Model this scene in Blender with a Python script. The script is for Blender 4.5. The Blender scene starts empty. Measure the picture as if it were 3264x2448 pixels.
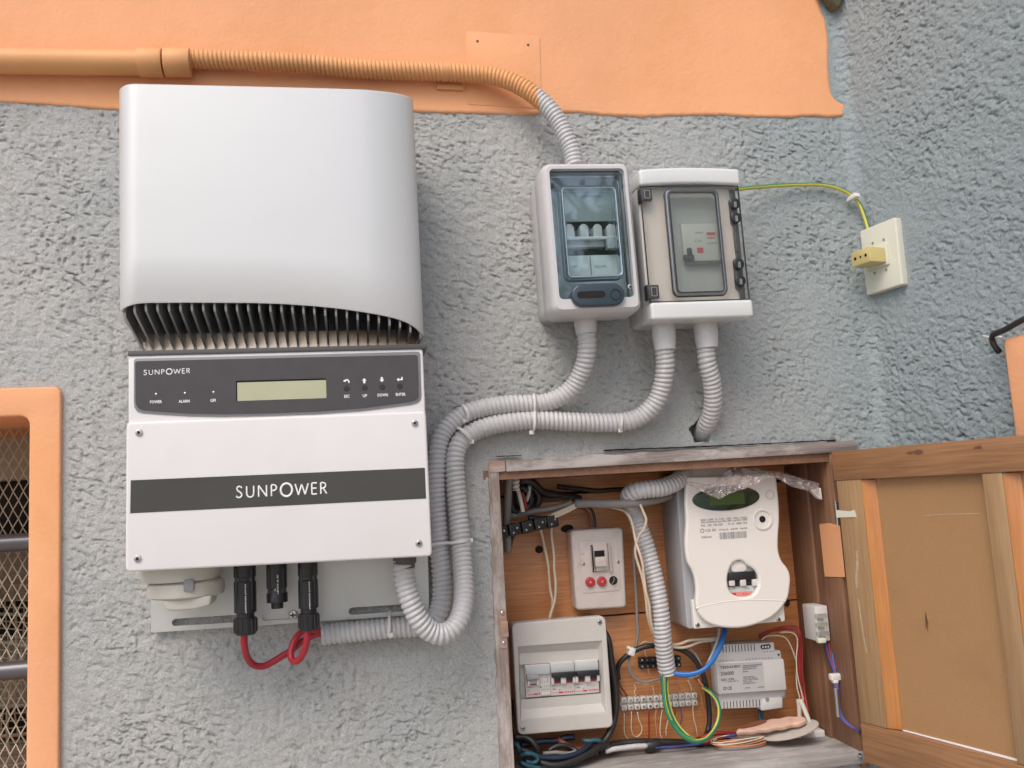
import bpy, bmesh, math, random
import numpy as np
from mathutils import Vector, Matrix
random.seed(5)
rad = math.radians
SC = bpy.context.scene
COL = SC.collection

# ------------------------------------------------------------------ camera
FPX, DIST, CAMZ = 2800.0, 1.26, 1.6          # focal length in photo pixels, distance to the wall, eye height
yaw, pitch, roll = rad(10.167), rad(7.019), rad(-3.310)
fwd = Vector((math.sin(yaw) * math.cos(pitch), math.cos(yaw) * math.cos(pitch), math.sin(pitch)))
r0 = Vector((math.cos(yaw), -math.sin(yaw), 0))
u0 = r0.cross(fwd)
rgt = math.cos(roll) * r0 + math.sin(roll) * u0
upv = -math.sin(roll) * r0 + math.cos(roll) * u0
CAM = Vector((0, -DIST, CAMZ))
cd = bpy.data.cameras.new('camera')
cam = bpy.data.objects.new('camera', cd)
COL.objects.link(cam)
m = Matrix((rgt, upv, -fwd)).transposed().to_4x4()
m.translation = CAM
cam.matrix_world = m
cd.sensor_fit = 'HORIZONTAL'
cd.sensor_width = 36.0
cd.lens = FPX / 3264 * 36.0
cd.clip_start = 0.02
cd.clip_end = 400
SC.camera = cam

# ------------------------------------------------------------------ sky, sun, exposure
SUN_EL, SUN_AZ = rad(50), rad(213)           # azimuth: 180 = straight behind the camera
w = bpy.data.worlds.new('World')
SC.world = w
w.use_nodes = True
nt = w.node_tree
bg = nt.nodes['Background']
sky = nt.nodes.new('ShaderNodeTexSky')
sky.sky_type = 'NISHITA'
sky.sun_disc = False
sky.sun_elevation = SUN_EL
sky.sun_rotation = SUN_AZ
sky.dust_density = 3.0
nt.links.new(sky.outputs[0], bg.inputs[0])
bg.inputs[1].default_value = 0.14
sd = bpy.data.lights.new('sun', 'SUN')
sun = bpy.data.objects.new('sun', sd)
COL.objects.link(sun)
sd.energy = 0.95
sd.angle = rad(34)
sd.color = (1.0, 0.92, 0.83)
sdir = Vector((math.sin(SUN_AZ) * math.cos(SUN_EL), math.cos(SUN_AZ) * math.cos(SUN_EL), math.sin(SUN_EL)))
sun.rotation_euler = sdir.to_track_quat('Z', 'Y').to_euler()
sun.location = sdir * 20
SC.view_settings.view_transform = 'Standard'
SC.view_settings.look = 'None'
SC.view_settings.gamma = 1
SC.view_settings.use_curve_mapping = False
SC.view_settings.exposure = 0.63
try:
    SC.cycles.max_bounces = 8
    SC.cycles.transparent_max_bounces = 16
except Exception:
    pass

# ------------------------------------------------------------------ measuring helpers
def ray(u, v):
    return fwd + rgt * ((u - 1632) / FPX) - upv * ((v - 1224) / FPX)
def P(u, v, y=0.0):
    """world point seen at photo pixel (u,v) on the vertical plane y (the wall face is y=0)"""
    d = ray(u, v)
    return CAM + d * ((y + DIST) / d.y)
def PX(u, v, x):
    d = ray(u, v)
    return CAM + d * (x / d.x)
def PZ(u, v, z):
    d = ray(u, v)
    return CAM + d * ((z - CAMZ) / d.z)

class Frame:
    def __init__(s, O, X, Y):
        s.O = Vector(O); s.X = Vector(X).normalized()
        s.N = s.X.cross(Vector(Y)).normalized(); s.Y = s.N.cross(s.X)
    def loc(s, u, v, d=0.0):
        r = ray(u, v)
        t = ((s.O + s.N * d) - CAM).dot(s.N) / r.dot(s.N)
        q = CAM + r * t - s.O
        return (q.dot(s.X), q.dot(s.Y))
    def M(s):
        m = Matrix((s.X, s.Y, s.N)).transposed().to_4x4(); m.translation = s.O
        return m
    def to(s, p):
        q = Vector(p) - s.O
        return Vector((q.dot(s.X), q.dot(s.Y), q.dot(s.N)))
def wallframe(p1, p2, d=0.0, y=0.0, tilt=None):
    """frame on the plane y, its x axis along the horizontal edge p1-p2 seen at height d off that plane"""
    a = P(*p1, y - d); b = P(*p2, y - d)
    X = (b - a).normalized() if tilt is None else Vector((math.cos(rad(tilt)), 0, math.sin(rad(tilt))))
    O = Vector((a.x, y, a.z))
    return Frame(O, X, (0, 0, 1))

# ------------------------------------------------------------------ materials
def mat(name, col, rough=0.5, metal=0.0, var=0.0, vscale=20.0, bump=0.0, bscale=200.0, spec=0.5, coat=0.0,
        dirt=None, dirt_amt=0.0, dscale=25.0, stretch=None, emit=None):
    m = bpy.data.materials.new(name); m.use_nodes = True
    t = m.node_tree; b = t.nodes['Principled BSDF']
    b.inputs['Roughness'].default_value = rough
    b.inputs['Metallic'].default_value = metal
    b.inputs['Specular IOR Level'].default_value = spec
    b.inputs['Coat Weight'].default_value = coat
    c = (*col, 1) if len(col) == 3 else col
    b.inputs['Base Color'].default_value = c
    tc = t.nodes.new('ShaderNodeTexCoord'); mp = t.nodes.new('ShaderNodeMapping')
    t.links.new(tc.outputs['Object'], mp.inputs[0])
    if stretch: mp.inputs['Scale'].default_value = stretch
    last = None
    if var > 0:
        n = t.nodes.new('ShaderNodeTexNoise'); n.inputs['Scale'].default_value = vscale; n.inputs['Detail'].default_value = 5
        t.links.new(mp.outputs[0], n.inputs['Vector'])
        r = t.nodes.new('ShaderNodeValToRGB')
        r.color_ramp.elements[0].position = 0.3; r.color_ramp.elements[1].position = 0.7
        r.color_ramp.elements[0].color = (*[x * (1 - var) for x in c[:3]], 1)
        r.color_ramp.elements[1].color = (*[min(1, x * (1 + var)) for x in c[:3]], 1)
        t.links.new(n.outputs['Fac'], r.inputs[0]); last = r.outputs[0]
    if dirt:
        n2 = t.nodes.new('ShaderNodeTexNoise'); n2.inputs['Scale'].default_value = dscale; n2.inputs['Detail'].default_value = 8
        n2.inputs['Roughness'].default_value = 0.65
        t.links.new(mp.outputs[0], n2.inputs['Vector'])
        r2 = t.nodes.new('ShaderNodeMapRange'); r2.inputs[1].default_value = 0.5; r2.inputs[2].default_value = 0.75
        r2.inputs[3].default_value = 0; r2.inputs[4].default_value = dirt_amt
        t.links.new(n2.outputs['Fac'], r2.inputs[0])
        mx = t.nodes.new('ShaderNodeMixRGB'); mx.inputs[2].default_value = (*dirt, 1)
        t.links.new(r2.outputs[0], mx.inputs[0])
        if last: t.links.new(last, mx.inputs[1])
        else: mx.inputs[1].default_value = c
        last = mx.outputs[0]
    if last: t.links.new(last, b.inputs['Base Color'])
    if bump > 0:
        n3 = t.nodes.new('ShaderNodeTexNoise'); n3.inputs['Scale'].default_value = bscale; n3.inputs['Detail'].default_value = 4
        t.links.new(mp.outputs[0], n3.inputs['Vector'])
        bp = t.nodes.new('ShaderNodeBump'); bp.inputs['Strength'].default_value = bump; bp.inputs['Distance'].default_value = 0.001
        t.links.new(n3.outputs['Fac'], bp.inputs['Height']); t.links.new(bp.outputs[0], b.inputs['Normal'])
    if emit:
        b.inputs['Emission Color'].default_value = (*emit, 1); b.inputs['Emission Strength'].default_value = 1
    return m

def wood(name, light, dark, axis=0, ring=26.0, rough=0.55, knots=0.3, grey=None, grey_amt=0.0, contrast=1.0, coat=0.0):
    """board material, the grain runs along the given local axis"""
    m = bpy.data.materials.new(name); m.use_nodes = True
    t = m.node_tree; L = t.links.new; b = t.nodes['Principled BSDF']
    b.inputs['Roughness'].default_value = rough; b.inputs['Coat Weight'].default_value = coat; b.inputs['Coat Roughness'].default_value = 0.3
    tc = t.nodes.new('ShaderNodeTexCoord'); mp = t.nodes.new('ShaderNodeMapping')
    sc = [1, 1, 1]; sc[axis] = 0.035
    mp.inputs['Scale'].default_value = sc
    oi = t.nodes.new('ShaderNodeObjectInfo')
    ad = t.nodes.new('ShaderNodeVectorMath'); ad.operation = 'ADD'
    sc2 = t.nodes.new('ShaderNodeMath'); sc2.operation = 'MULTIPLY'; sc2.inputs[1].default_value = 7.0
    L(oi.outputs['Random'], sc2.inputs[0]); L(tc.outputs['Object'], ad.inputs[0]); L(sc2.outputs[0], ad.inputs[1]); L(ad.outputs[0], mp.inputs[0])
    n = t.nodes.new('ShaderNodeTexNoise'); n.inputs['Scale'].default_value = ring; n.inputs['Detail'].default_value = 2; n.inputs['Distortion'].default_value = 0.6
    L(mp.outputs[0], n.inputs['Vector'])
    mul = t.nodes.new('ShaderNodeMath'); mul.operation = 'MULTIPLY'; mul.inputs[1].default_value = 60.0 * contrast
    L(n.outputs['Fac'], mul.inputs[0])
    sn = t.nodes.new('ShaderNodeMath'); sn.operation = 'SINE'; L(mul.outputs[0], sn.inputs[0])
    n2 = t.nodes.new('ShaderNodeTexNoise'); n2.inputs['Scale'].default_value = 420; n2.inputs['Detail'].default_value = 3
    L(mp.outputs[0], n2.inputs['Vector'])
    n4 = t.nodes.new('ShaderNodeTexNoise'); n4.inputs['Scale'].default_value = 9; n4.inputs['Detail'].default_value = 3
    L(tc.outputs['Object'], n4.inputs['Vector'])
    a1 = t.nodes.new('ShaderNodeMath'); a1.operation = 'MULTIPLY_ADD'; a1.inputs[1].default_value = 0.10; a1.inputs[2].default_value = 0.0
    L(sn.outputs[0], a1.inputs[0])
    a2 = t.nodes.new('ShaderNodeMath'); a2.operation = 'ADD'; L(a1.outputs[0], a2.inputs[0]); L(n2.outputs['Fac'], a2.inputs[1])
    a3 = t.nodes.new('ShaderNodeMath'); a3.operation = 'MULTIPLY_ADD'; a3.inputs[1].default_value = 0.8; L(n4.outputs['Fac'], a3.inputs[0]); L(a2.outputs[0], a3.inputs[2])
    mr = t.nodes.new('ShaderNodeMapRange'); mr.inputs[1].default_value = 0.62; mr.inputs[2].default_value = 1.18
    L(a3.outputs[0], mr.inputs[0])
    mx = t.nodes.new('ShaderNodeMixRGB'); mx.inputs[1].default_value = (*dark, 1); mx.inputs[2].default_value = (*light, 1)
    L(mr.outputs[0], mx.inputs[0]); out = mx.outputs[0]
    if grey:
        n5 = t.nodes.new('ShaderNodeTexNoise'); n5.inputs['Scale'].default_value = 30; n5.inputs['Detail'].default_value = 8; n5.inputs['Roughness'].default_value = 0.7
        mp2 = t.nodes.new('ShaderNodeMapping'); s3 = [1, 1, 1]; s3[axis] = 0.3; mp2.inputs['Scale'].default_value = s3
        L(tc.outputs['Object'], mp2.inputs[0]); L(mp2.outputs[0], n5.inputs['Vector'])
        m5 = t.nodes.new('ShaderNodeMapRange'); m5.inputs[1].default_value = 0.56 - 0.25 * grey_amt; m5.inputs[2].default_value = 0.66 - 0.2 * grey_amt
        L(n5.outputs['Fac'], m5.inputs[0])
        g = t.nodes.new('ShaderNodeMixRGB'); g.inputs[2].default_value = (*grey, 1); L(m5.outputs[0], g.inputs[0]); L(out, g.inputs[1]); out = g.outputs[0]
    L(out, b.inputs['Base Color'])
    bp = t.nodes.new('ShaderNodeBump'); bp.inputs['Strength'].default_value = 0.35; bp.inputs['Distance'].default_value = 0.0008
    L(a2.outputs[0], bp.inputs['Height']); L(bp.outputs[0], b.inputs['Normal'])
    return m

def clear(name, tint, refl=0.08, rough=0.02, haze=0.0, hcol=(0.8, 0.8, 0.8)):
    """thin clear plastic: tinted see-through with a Fresnel reflection and a little surface haze"""
    m = bpy.data.materials.new(name); m.use_nodes = True
    t = m.node_tree; L = t.links.new
    t.nodes.remove(t.nodes['Principled BSDF']); out = t.nodes['Material Output']
    tr = t.nodes.new('ShaderNodeBsdfTransparent'); tr.inputs[0].default_value = (*tint, 1)
    gl = t.nodes.new('ShaderNodeBsdfGlossy'); gl.inputs['Roughness'].default_value = rough
    df = t.nodes.new('ShaderNodeBsdfDiffuse'); df.inputs[0].default_value = (*hcol, 1)
    m0 = t.nodes.new('ShaderNodeMixShader'); m0.inputs[0].default_value = haze
    L(tr.outputs[0], m0.inputs[1]); L(df.outputs[0], m0.inputs[2])
    lw = t.nodes.new('ShaderNodeLayerWeight'); lw.inputs[0].default_value = 0.5
    pw = t.nodes.new('ShaderNodeMath'); pw.operation = 'POWER'; pw.inputs[1].default_value = 4.0; L(lw.outputs['Facing'], pw.inputs[0])
    fr = t.nodes.new('ShaderNodeMath'); fr.operation = 'MULTIPLY_ADD'; fr.inputs[1].default_value = 0.8; fr.inputs[2].default_value = refl * 0.6; L(pw.outputs[0], fr.inputs[0])
    m1 = t.nodes.new('ShaderNodeMixShader')
    L(fr.outputs[0], m1.inputs[0]); L(m0.outputs[0], m1.inputs[1]); L(gl.outputs[0], m1.inputs[2])
    L(m1.outputs[0], out.inputs[0])
    return m

G = {}
def setup_mats():
    G['orange'] = mat('orange_wall_paint', (0.78, 0.375, 0.185), 0.8, var=0.06, vscale=4, bump=0.6, bscale=170, dirt=(0.70, 0.315, 0.125), dirt_amt=0.9, dscale=3.5)
    G['orange_pipe'] = mat('orange_painted_plastic', (0.66, 0.32, 0.125), 0.55, var=0.07, vscale=15, dirt=(0.5, 0.26, 0.12), dirt_amt=0.3, dscale=30)
    G['silver'] = mat('brushed_silver_sheet', (0.60, 0.605, 0.60), 0.42, metal=0.28, bump=0.06, bscale=900, stretch=(0.3, 1, 1), dirt=(0.56, 0.56, 0.55), dirt_amt=0.35, dscale=12)
    G['fin'] = mat('dark_aluminium', (0.46, 0.47, 0.475), 0.34, metal=0.35)
    G['finback'] = mat('warm_lit_aluminium', (0.92, 0.73, 0.60), 0.28, metal=0.9)  # aluminium with warm reflected light put into its colour
    G['darkgrey'] = mat('dark_grey_rubber', (0.085, 0.08, 0.08), 0.6)
    G['bezel'] = mat('grey_bezel_film', (0.20, 0.20, 0.215), 0.5)
    G['faceplate'] = mat('dark_film', (0.055, 0.050, 0.052), 0.42, var=0.08, vscale=60)
    G['whitebox'] = mat('white_powder_coat', (0.70, 0.68, 0.675), 0.45, bump=0.08, bscale=1200, var=0.02, vscale=8, dirt=(0.60, 0.575, 0.55), dirt_amt=0.30, dscale=9)
    G['white'] = mat('white_print', (0.82, 0.82, 0.82), 0.6)
    G['stripe'] = mat('dark_stripe_film', (0.052, 0.050, 0.045), 0.3, var=0.12, vscale=12)
    G['lcd'] = mat('lcd_green_grey', (0.42, 0.42, 0.28), 0.15, var=0.04, vscale=20)
    G['plate'] = mat('galvanised_plate', (0.56, 0.56, 0.54), 0.38, metal=0.55, var=0.08, vscale=10)
    G['steel'] = mat('screw_steel', (0.55, 0.54, 0.52), 0.25, metal=1.0)
    G['black'] = mat('black_plastic', (0.018, 0.018, 0.020), 0.35, bump=0.1, bscale=300)
    G['hole'] = mat('dark_recess', (0.012, 0.010, 0.009), 0.9)
    G['beige'] = mat('light_grey_knob_plastic', (0.52, 0.50, 0.44), 0.45)
    G['red_cable'] = mat('red_cable', (0.36, 0.018, 0.032), 0.42)
    G['conduit'] = mat('grey_pvc_conduit', (0.50, 0.495, 0.50), 0.38, var=0.04, vscale=20, dirt=(0.30, 0.27, 0.24), dirt_amt=0.25, dscale=30)
    G['tie'] = mat('white_nylon', (0.68, 0.66, 0.64), 0.35)
    G['boxgrey'] = mat('light_grey_abs', (0.56, 0.555, 0.56), 0.28, var=0.02, vscale=15)
    G['boxgrey2'] = mat('pale_grey_abs', (0.64, 0.66, 0.66), 0.22)
    G['innergrey'] = mat('inner_grey_plastic', (0.42, 0.44, 0.45), 0.4)
    G['blueglass'] = clear('blue_tinted_clear_lid', (0.90, 0.955, 0.965), 0.15, 0.03, 0.01, (0.5, 0.65, 0.72))
    G['rimglass'] = clear('shiny_clear_rim', (0.78, 0.88, 0.90), 0.75, 0.08, 0.02, (0.5, 0.65, 0.72))
    G['smokerim'] = clear('smoked_rim_clear', (0.42, 0.40, 0.38), 0.55, 0.08, 0.02, (0.2, 0.2, 0.2))
    G['blueedge'] = mat('blue_grey_clear_rim', (0.06, 0.11, 0.14), 0.12, spec=0.8)
    G['latchblue'] = mat('dark_blue_latch', (0.035, 0.055, 0.075), 0.3)
    G['smoke'] = clear('smoked_clear_door', (0.965, 0.955, 0.94), 0.13, 0.02, 0.01, (0.45, 0.42, 0.4))
    G['smokewin'] = clear('smoked_window', (0.93, 0.94, 0.91), 0.2, 0.01, 0.01, (0.6, 0.6, 0.6))
    G['smokedark'] = mat('smoked_rim', (0.045, 0.042, 0.042), 0.12, spec=0.8)
    G['breaker'] = mat('breaker_white', (0.62, 0.59, 0.57), 0.4)
    G['breakergrey'] = mat('breaker_pale_grey', (0.50, 0.53, 0.53), 0.35)
    G['red'] = mat('red_print', (0.55, 0.03, 0.05), 0.5)
    G['pinkred'] = mat('pink_print', (0.65, 0.24, 0.22), 0.5)
    G['ink'] = mat('dark_ink', (0.06, 0.06, 0.065), 0.6)
    G['inkgrey'] = mat('grey_ink', (0.25, 0.24, 0.24), 0.6)
    G['bluink'] = mat('pale_blue_ink', (0.30, 0.34, 0.45), 0.6)
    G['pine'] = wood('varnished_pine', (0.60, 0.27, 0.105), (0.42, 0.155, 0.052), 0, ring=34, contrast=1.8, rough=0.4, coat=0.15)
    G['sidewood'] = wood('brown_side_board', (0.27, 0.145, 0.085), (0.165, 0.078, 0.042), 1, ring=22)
    G['greywood'] = wood('weathered_paint_board', (0.30, 0.26, 0.24), (0.19, 0.155, 0.14), 0, ring=16, rough=0.8, grey=(0.44, 0.40, 0.385), grey_amt=0.25)
    G['greywoodv'] = wood('weathered_paint_post', (0.33, 0.27, 0.24), (0.22, 0.17, 0.15), 1, ring=16, rough=0.8, grey=(0.46, 0.41, 0.385), grey_amt=0.4)
    G['pinkwood'] = wood('bare_pinkish_wood', (0.46, 0.31, 0.25), (0.33, 0.20, 0.15), 0, ring=20, rough=0.8, grey=(0.5, 0.42, 0.38), grey_amt=0.1)
    G['shelf'] = wood('dusty_shelf_board', (0.34, 0.325, 0.31), (0.23, 0.21, 0.195), 0, ring=10, rough=0.85, grey=(0.40, 0.385, 0.37), grey_amt=0.3)
    G['dooru'] = wood('door_rail_wood', (0.34, 0.18, 0.085), (0.235, 0.112, 0.048), 0, ring=22, rough=0.5, coat=0.1, contrast=1.4)
    G['doorv'] = wood('door_stile_wood', (0.355, 0.225, 0.115), (0.285, 0.165, 0.077), 1, ring=22, rough=0.5, coat=0.1, contrast=1.4)
    G['doorm'] = wood('door_moulding_wood', (0.50, 0.22, 0.065), (0.40, 0.15, 0.038), 1, ring=18, rough=0.45, coat=0.2)
    G['hardboard'] = mat('hardboard_panel', (0.345, 0.195, 0.085), 0.6, var=0.07, vscale=700, dirt=(0.255, 0.135, 0.06), dirt_amt=0.6, dscale=7, bump=0.2, bscale=600)
    G['cream'] = mat('cream_old_plastic', (0.60, 0.53, 0.49), 0.35, var=0.04, vscale=15, dirt=(0.30, 0.22, 0.17), dirt_amt=0.35, dscale=60)
    G['panel'] = mat('warm_grey_cover', (0.56, 0.535, 0.50), 0.42, var=0.03, vscale=8, dirt=(0.40, 0.36, 0.32), dirt_amt=0.2, dscale=40)
    G['meterwhite'] = mat('meter_white', (0.74, 0.71, 0.67), 0.32, var=0.02, vscale=10)
    G['metergrey'] = mat('meter_grey', (0.36, 0.365, 0.38), 0.45)
    G['lcddark'] = mat('dark_green_glass', (0.012, 0.035, 0.018), 0.08, var=0.4, vscale=14, spec=0.7)
    G['lcdgreen'] = mat('green_lcd', (0.05, 0.085, 0.02), 0.2)
    G['redcap'] = mat('red_fuse_cap', (0.48, 0.03, 0.045), 0.25, coat=0.3)
    G['psu'] = mat('psu_pale_grey', (0.56, 0.55, 0.54), 0.4)
    G['psuside'] = mat('psu_side_grey', (0.46, 0.48, 0.49), 0.45)  # slightly darker grey of the base, also used for some wires
    G['label'] = mat('grey_label', (0.42, 0.42, 0.42), 0.5)
    G['term'] = mat('terminal_nylon', (0.60, 0.57, 0.52), 0.35)
    G['wirewhite'] = mat('ivory_wire', (0.62, 0.52, 0.40), 0.4)
    G['wiregrey'] = mat('grey_wire', (0.22, 0.21, 0.20), 0.45)
    G['wireblack'] = mat('black_wire', (0.022, 0.020, 0.020), 0.4)
    G['wireblue'] = mat('blue_wire', (0.02, 0.13, 0.42), 0.3)
    G['wirenavy'] = mat('dark_blue_wire', (0.012, 0.022, 0.045), 0.4)
    G['wireteal'] = mat('teal_wire', (0.02, 0.085, 0.12), 0.45)
    G['wirered'] = mat('red_wire', (0.27, 0.022, 0.018), 0.5)
    G['wirebrown'] = mat('brown_wire', (0.16, 0.05, 0.025), 0.45)
    G['wirepurple'] = mat('purple_wire', (0.045, 0.055, 0.22), 0.45)
    G['wireorange'] = mat('copper_orange_wire', (0.58, 0.24, 0.12), 0.45)
    G['earthgreen'] = mat('earth_wire_green', (0.02, 0.19, 0.09), 0.35)
    G['earthyellow'] = mat('earth_wire_yellow', (0.56, 0.50, 0.08), 0.4)
    G['ivory'] = mat('ivory_plastic', (0.62, 0.62, 0.52), 0.4, var=0.03)
    G['yellowed'] = mat('yellowed_plastic', (0.58, 0.48, 0.20), 0.4, var=0.05)
    G['film'] = clear('clear_plastic_film', (0.86, 0.82, 0.80), 0.18, 0.16, 0.30, (0.62, 0.54, 0.52))
    G['bar'] = mat('painted_steel_bar', (0.13, 0.13, 0.14), 0.35, metal=0.5)
    G['wiremesh'] = mat('galvanised_wire', (0.50, 0.46, 0.36), 0.5, metal=0.1)
    G['net'] = mat('net_fabric', (0.25, 0.23, 0.18), 0.8)
    G['beigeblind'] = mat('beige_beam', (0.42, 0.39, 0.29), 0.7, var=0.08, vscale=12)
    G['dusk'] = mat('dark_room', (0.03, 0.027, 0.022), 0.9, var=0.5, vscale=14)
    G['pinkplastic'] = mat('flesh_plastic', (0.52, 0.34, 0.26), 0.5, var=0.12, vscale=40, dirt=(0.30, 0.16, 0.10), dirt_amt=0.5, dscale=50)
    G['greydisc'] = mat('grey_disc_plastic', (0.42, 0.38, 0.34), 0.5, dirt=(0.25, 0.2, 0.17), dirt_amt=0.4)
setup_mats()

# ------------------------------------------------------------------ object helpers
def tag(o, label=None, cat=None, group=None, kind=None):
    if label: o['label'] = label
    if cat: o['category'] = cat
    if group: o['group'] = group
    if kind: o['kind'] = kind
    return o

class B:
    """collects shapes in one bmesh; shapes are in the local axes of the frame: x right, y up, z off the surface"""
    def __init__(s): s.bm = bmesh.new()
    def prism(s, pts, z0, z1, taper=None):
        bm = s.bm
        top = pts if taper is None else taper
        a = [bm.verts.new((p[0], p[1], z0)) for p in pts]
        b = [bm.verts.new((p[0], p[1], z1)) for p in top]
        n = len(pts)
        area = sum(pts[i][0] * pts[(i + 1) % n][1] - pts[(i + 1) % n][0] * pts[i][1] for i in range(n))
        if area < 0: a.reverse(); b.reverse()
        bm.faces.new(b); bm.faces.new(a[::-1])
        for i in range(n):
            bm.faces.new((a[i], a[(i + 1) % n], b[(i + 1) % n], b[i]))
        return s
    def box(s, x0, y0, x1, y1, z0, z1):
        x0, x1 = min(x0, x1), max(x0, x1); y0, y1 = min(y0, y1), max(y0, y1)
        return s.prism([(x0, y0), (x1, y0), (x1, y1), (x0, y1)], z0, z1)
    def ring(s, outer, inner, z0, z1):
        bm = s.bm; n = len(outer)
        vs = [[bm.verts.new((p[0], p[1], z)) for p in pp] for z in (z0, z1) for pp in (outer, inner)]
        o0, i0, o1, i1 = vs
        for k in range(n):
            j = (k + 1) % n
            bm.faces.new((o1[k], o1[j], i1[j], i1[k])); bm.faces.new((o0[j], o0[k], i0[k], i0[j]))
            bm.faces.new((o0[k], o0[j], o1[j], o1[k])); bm.faces.new((i0[j], i0[k], i1[k], i1[j]))
        return s
    def cyl(s, x, y, r, z0, z1, n=20, r1=None):
        r1 = r if r1 is None else r1
        c = lambda q: [(x + q * math.cos(2 * math.pi * i / n), y + q * math.sin(2 * math.pi * i / n)) for i in range(n)]
        return s.prism(c(r), z0, z1, c(r1))
    def dome(s, x, y, r, z0, h, n=20, m=5):
        bm = s.bm; rows = []
        for k in range(m):
            t = math.pi / 2 * k / m
            rows.append([bm.verts.new((x + r * math.cos(t) * math.cos(2 * math.pi * i / n), y + r * math.cos(t) * math.sin(2 * math.pi * i / n), z0 + h * math.sin(t))) for i in range(n)])
        top = bm.verts.new((x, y, z0 + h))
        for k in range(m - 1):
            for i in range(n):
                j = (i + 1) % n; bm.faces.new((rows[k][i], rows[k][j], rows[k + 1][j], rows[k + 1][i]))
        for i in range(n): bm.faces.new((rows[-1][i], rows[-1][(i + 1) % n], top))
        bm.faces.new(rows[0][::-1])
        return s
    def mesh(s, verts, faces):
        vs = [s.bm.verts.new(v) for v in verts]
        for f in faces:
            try: s.bm.faces.new([vs[i] for i in f])
            except ValueError: pass
        return s
    def tube(s, pts, r, n=8, step=None, smooth=True):
        v, f = sweep(pts, r, n, step, smooth)
        return s.mesh(v, f)
    def out(s, name, m, parent=None, bevel=0.0, seg=2, flat=False, ang=32, mw=None):
        bm = s.bm
        if bevel > 0:
            bm.normal_update()
            ed = [e for e in bm.edges if len(e.link_faces) == 2 and e.calc_face_angle(0) > rad(ang)]
            if ed: bmesh.ops.bevel(bm, geom=ed, offset=bevel, segments=seg, affect='EDGES', profile=0.5, clamp_overlap=True)
        me = bpy.data.meshes.new(name); bm.to_mesh(me); bm.free()
        if not flat:
            me.shade_smooth()
            me.set_sharp_from_angle(angle=rad(38))
        return link(name, me, m, parent, mw)

def link(name, me, m, parent=None, mw=None):
    if m is not None:
        for q in (m if isinstance(m, (list, tuple)) else [m]): me.materials.append(q)
    o = bpy.data.objects.new(name, me); COL.objects.link(o)
    if parent is not None: o.parent = parent
    if mw is not None: o.matrix_world = mw
    return o

def catmull(pts, step):
    pts = [np.array(p, float) for p in pts]
    q = [2 * pts[0] - pts[1]] + pts + [2 * pts[-1] - pts[-2]]
    out = []
    for i in range(1, len(q) - 2):
        p0, p1, p2, p3 = q[i - 1:i + 3]
        for k in range(12):
            t = k / 12
            out.append(0.5 * ((2 * p1) + (-p0 + p2) * t + (2 * p0 - 5 * p1 + 4 * p2 - p3) * t * t + (-p0 + 3 * p1 - 3 * p2 + p3) * t ** 3))
    out.append(pts[-1]); out = np.array(out)
    d = np.r_[0, np.cumsum(np.linalg.norm(np.diff(out, axis=0), axis=1))]
    n = max(2, int(round(d[-1] / step)) + 1)
    s = np.linspace(0, d[-1], n)
    return np.stack([np.interp(s, d, out[:, k]) for k in range(3)], 1), s

def sweep(pts, r, n=8, step=None, smooth=True, caps=True):
    """tube along points; r is a number or a function of (arc length array, angle array)"""
    step = step or 0.004
    if smooth: p, s = catmull(pts, step)
    else:
        p = np.array([tuple(q) for q in pts], float); s = np.r_[0, np.cumsum(np.linalg.norm(np.diff(p, axis=0), axis=1))]
    T = np.gradient(p, axis=0); T /= np.linalg.norm(T, axis=1)[:, None] + 1e-12
    a = np.array([0, -1.0, 0.05]) if abs(T[0][1]) < 0.9 else np.array([1.0, 0, 0])
    N = np.zeros_like(p)
    for i in range(len(p)):
        a = a - T[i] * a.dot(T[i]); a /= np.linalg.norm(a); N[i] = a
    Bn = np.cross(T, N)
    th = np.arange(n) * 2 * math.pi / n
    rr = r(s[:, None], th[None, :]) if callable(r) else np.full((len(p), n), r)
    V = p[:, None, :] + rr[..., None] * (np.cos(th)[None, :, None] * N[:, None, :] + np.sin(th)[None, :, None] * Bn[:, None, :])
    V = V.reshape(-1, 3).tolist(); F = []
    for i in range(len(p) - 1):
        for k in range(n):
            j = (k + 1) % n; F.append((i * n + k, i * n + j, (i + 1) * n + j, (i + 1) * n + k))
    if caps:
        F.append(tuple(range(n))[::-1]); F.append(tuple((len(p) - 1) * n + k for k in range(n)))
    return V, F

def rr(x0, y0, x1, y1, r, n=5):
    x0, x1 = min(x0, x1), max(x0, x1); y0, y1 = min(y0, y1), max(y0, y1)
    out = []
    for cx, cy, a0 in ((x1 - r, y1 - r, 0), (x0 + r, y1 - r, 90), (x0 + r, y0 + r, 180), (x1 - r, y0 + r, 270)):
        for i in range(n + 1):
            a = rad(a0 + 90 * i / n); out.append((cx + r * math.cos(a), cy + r * math.sin(a)))
    return out

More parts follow.
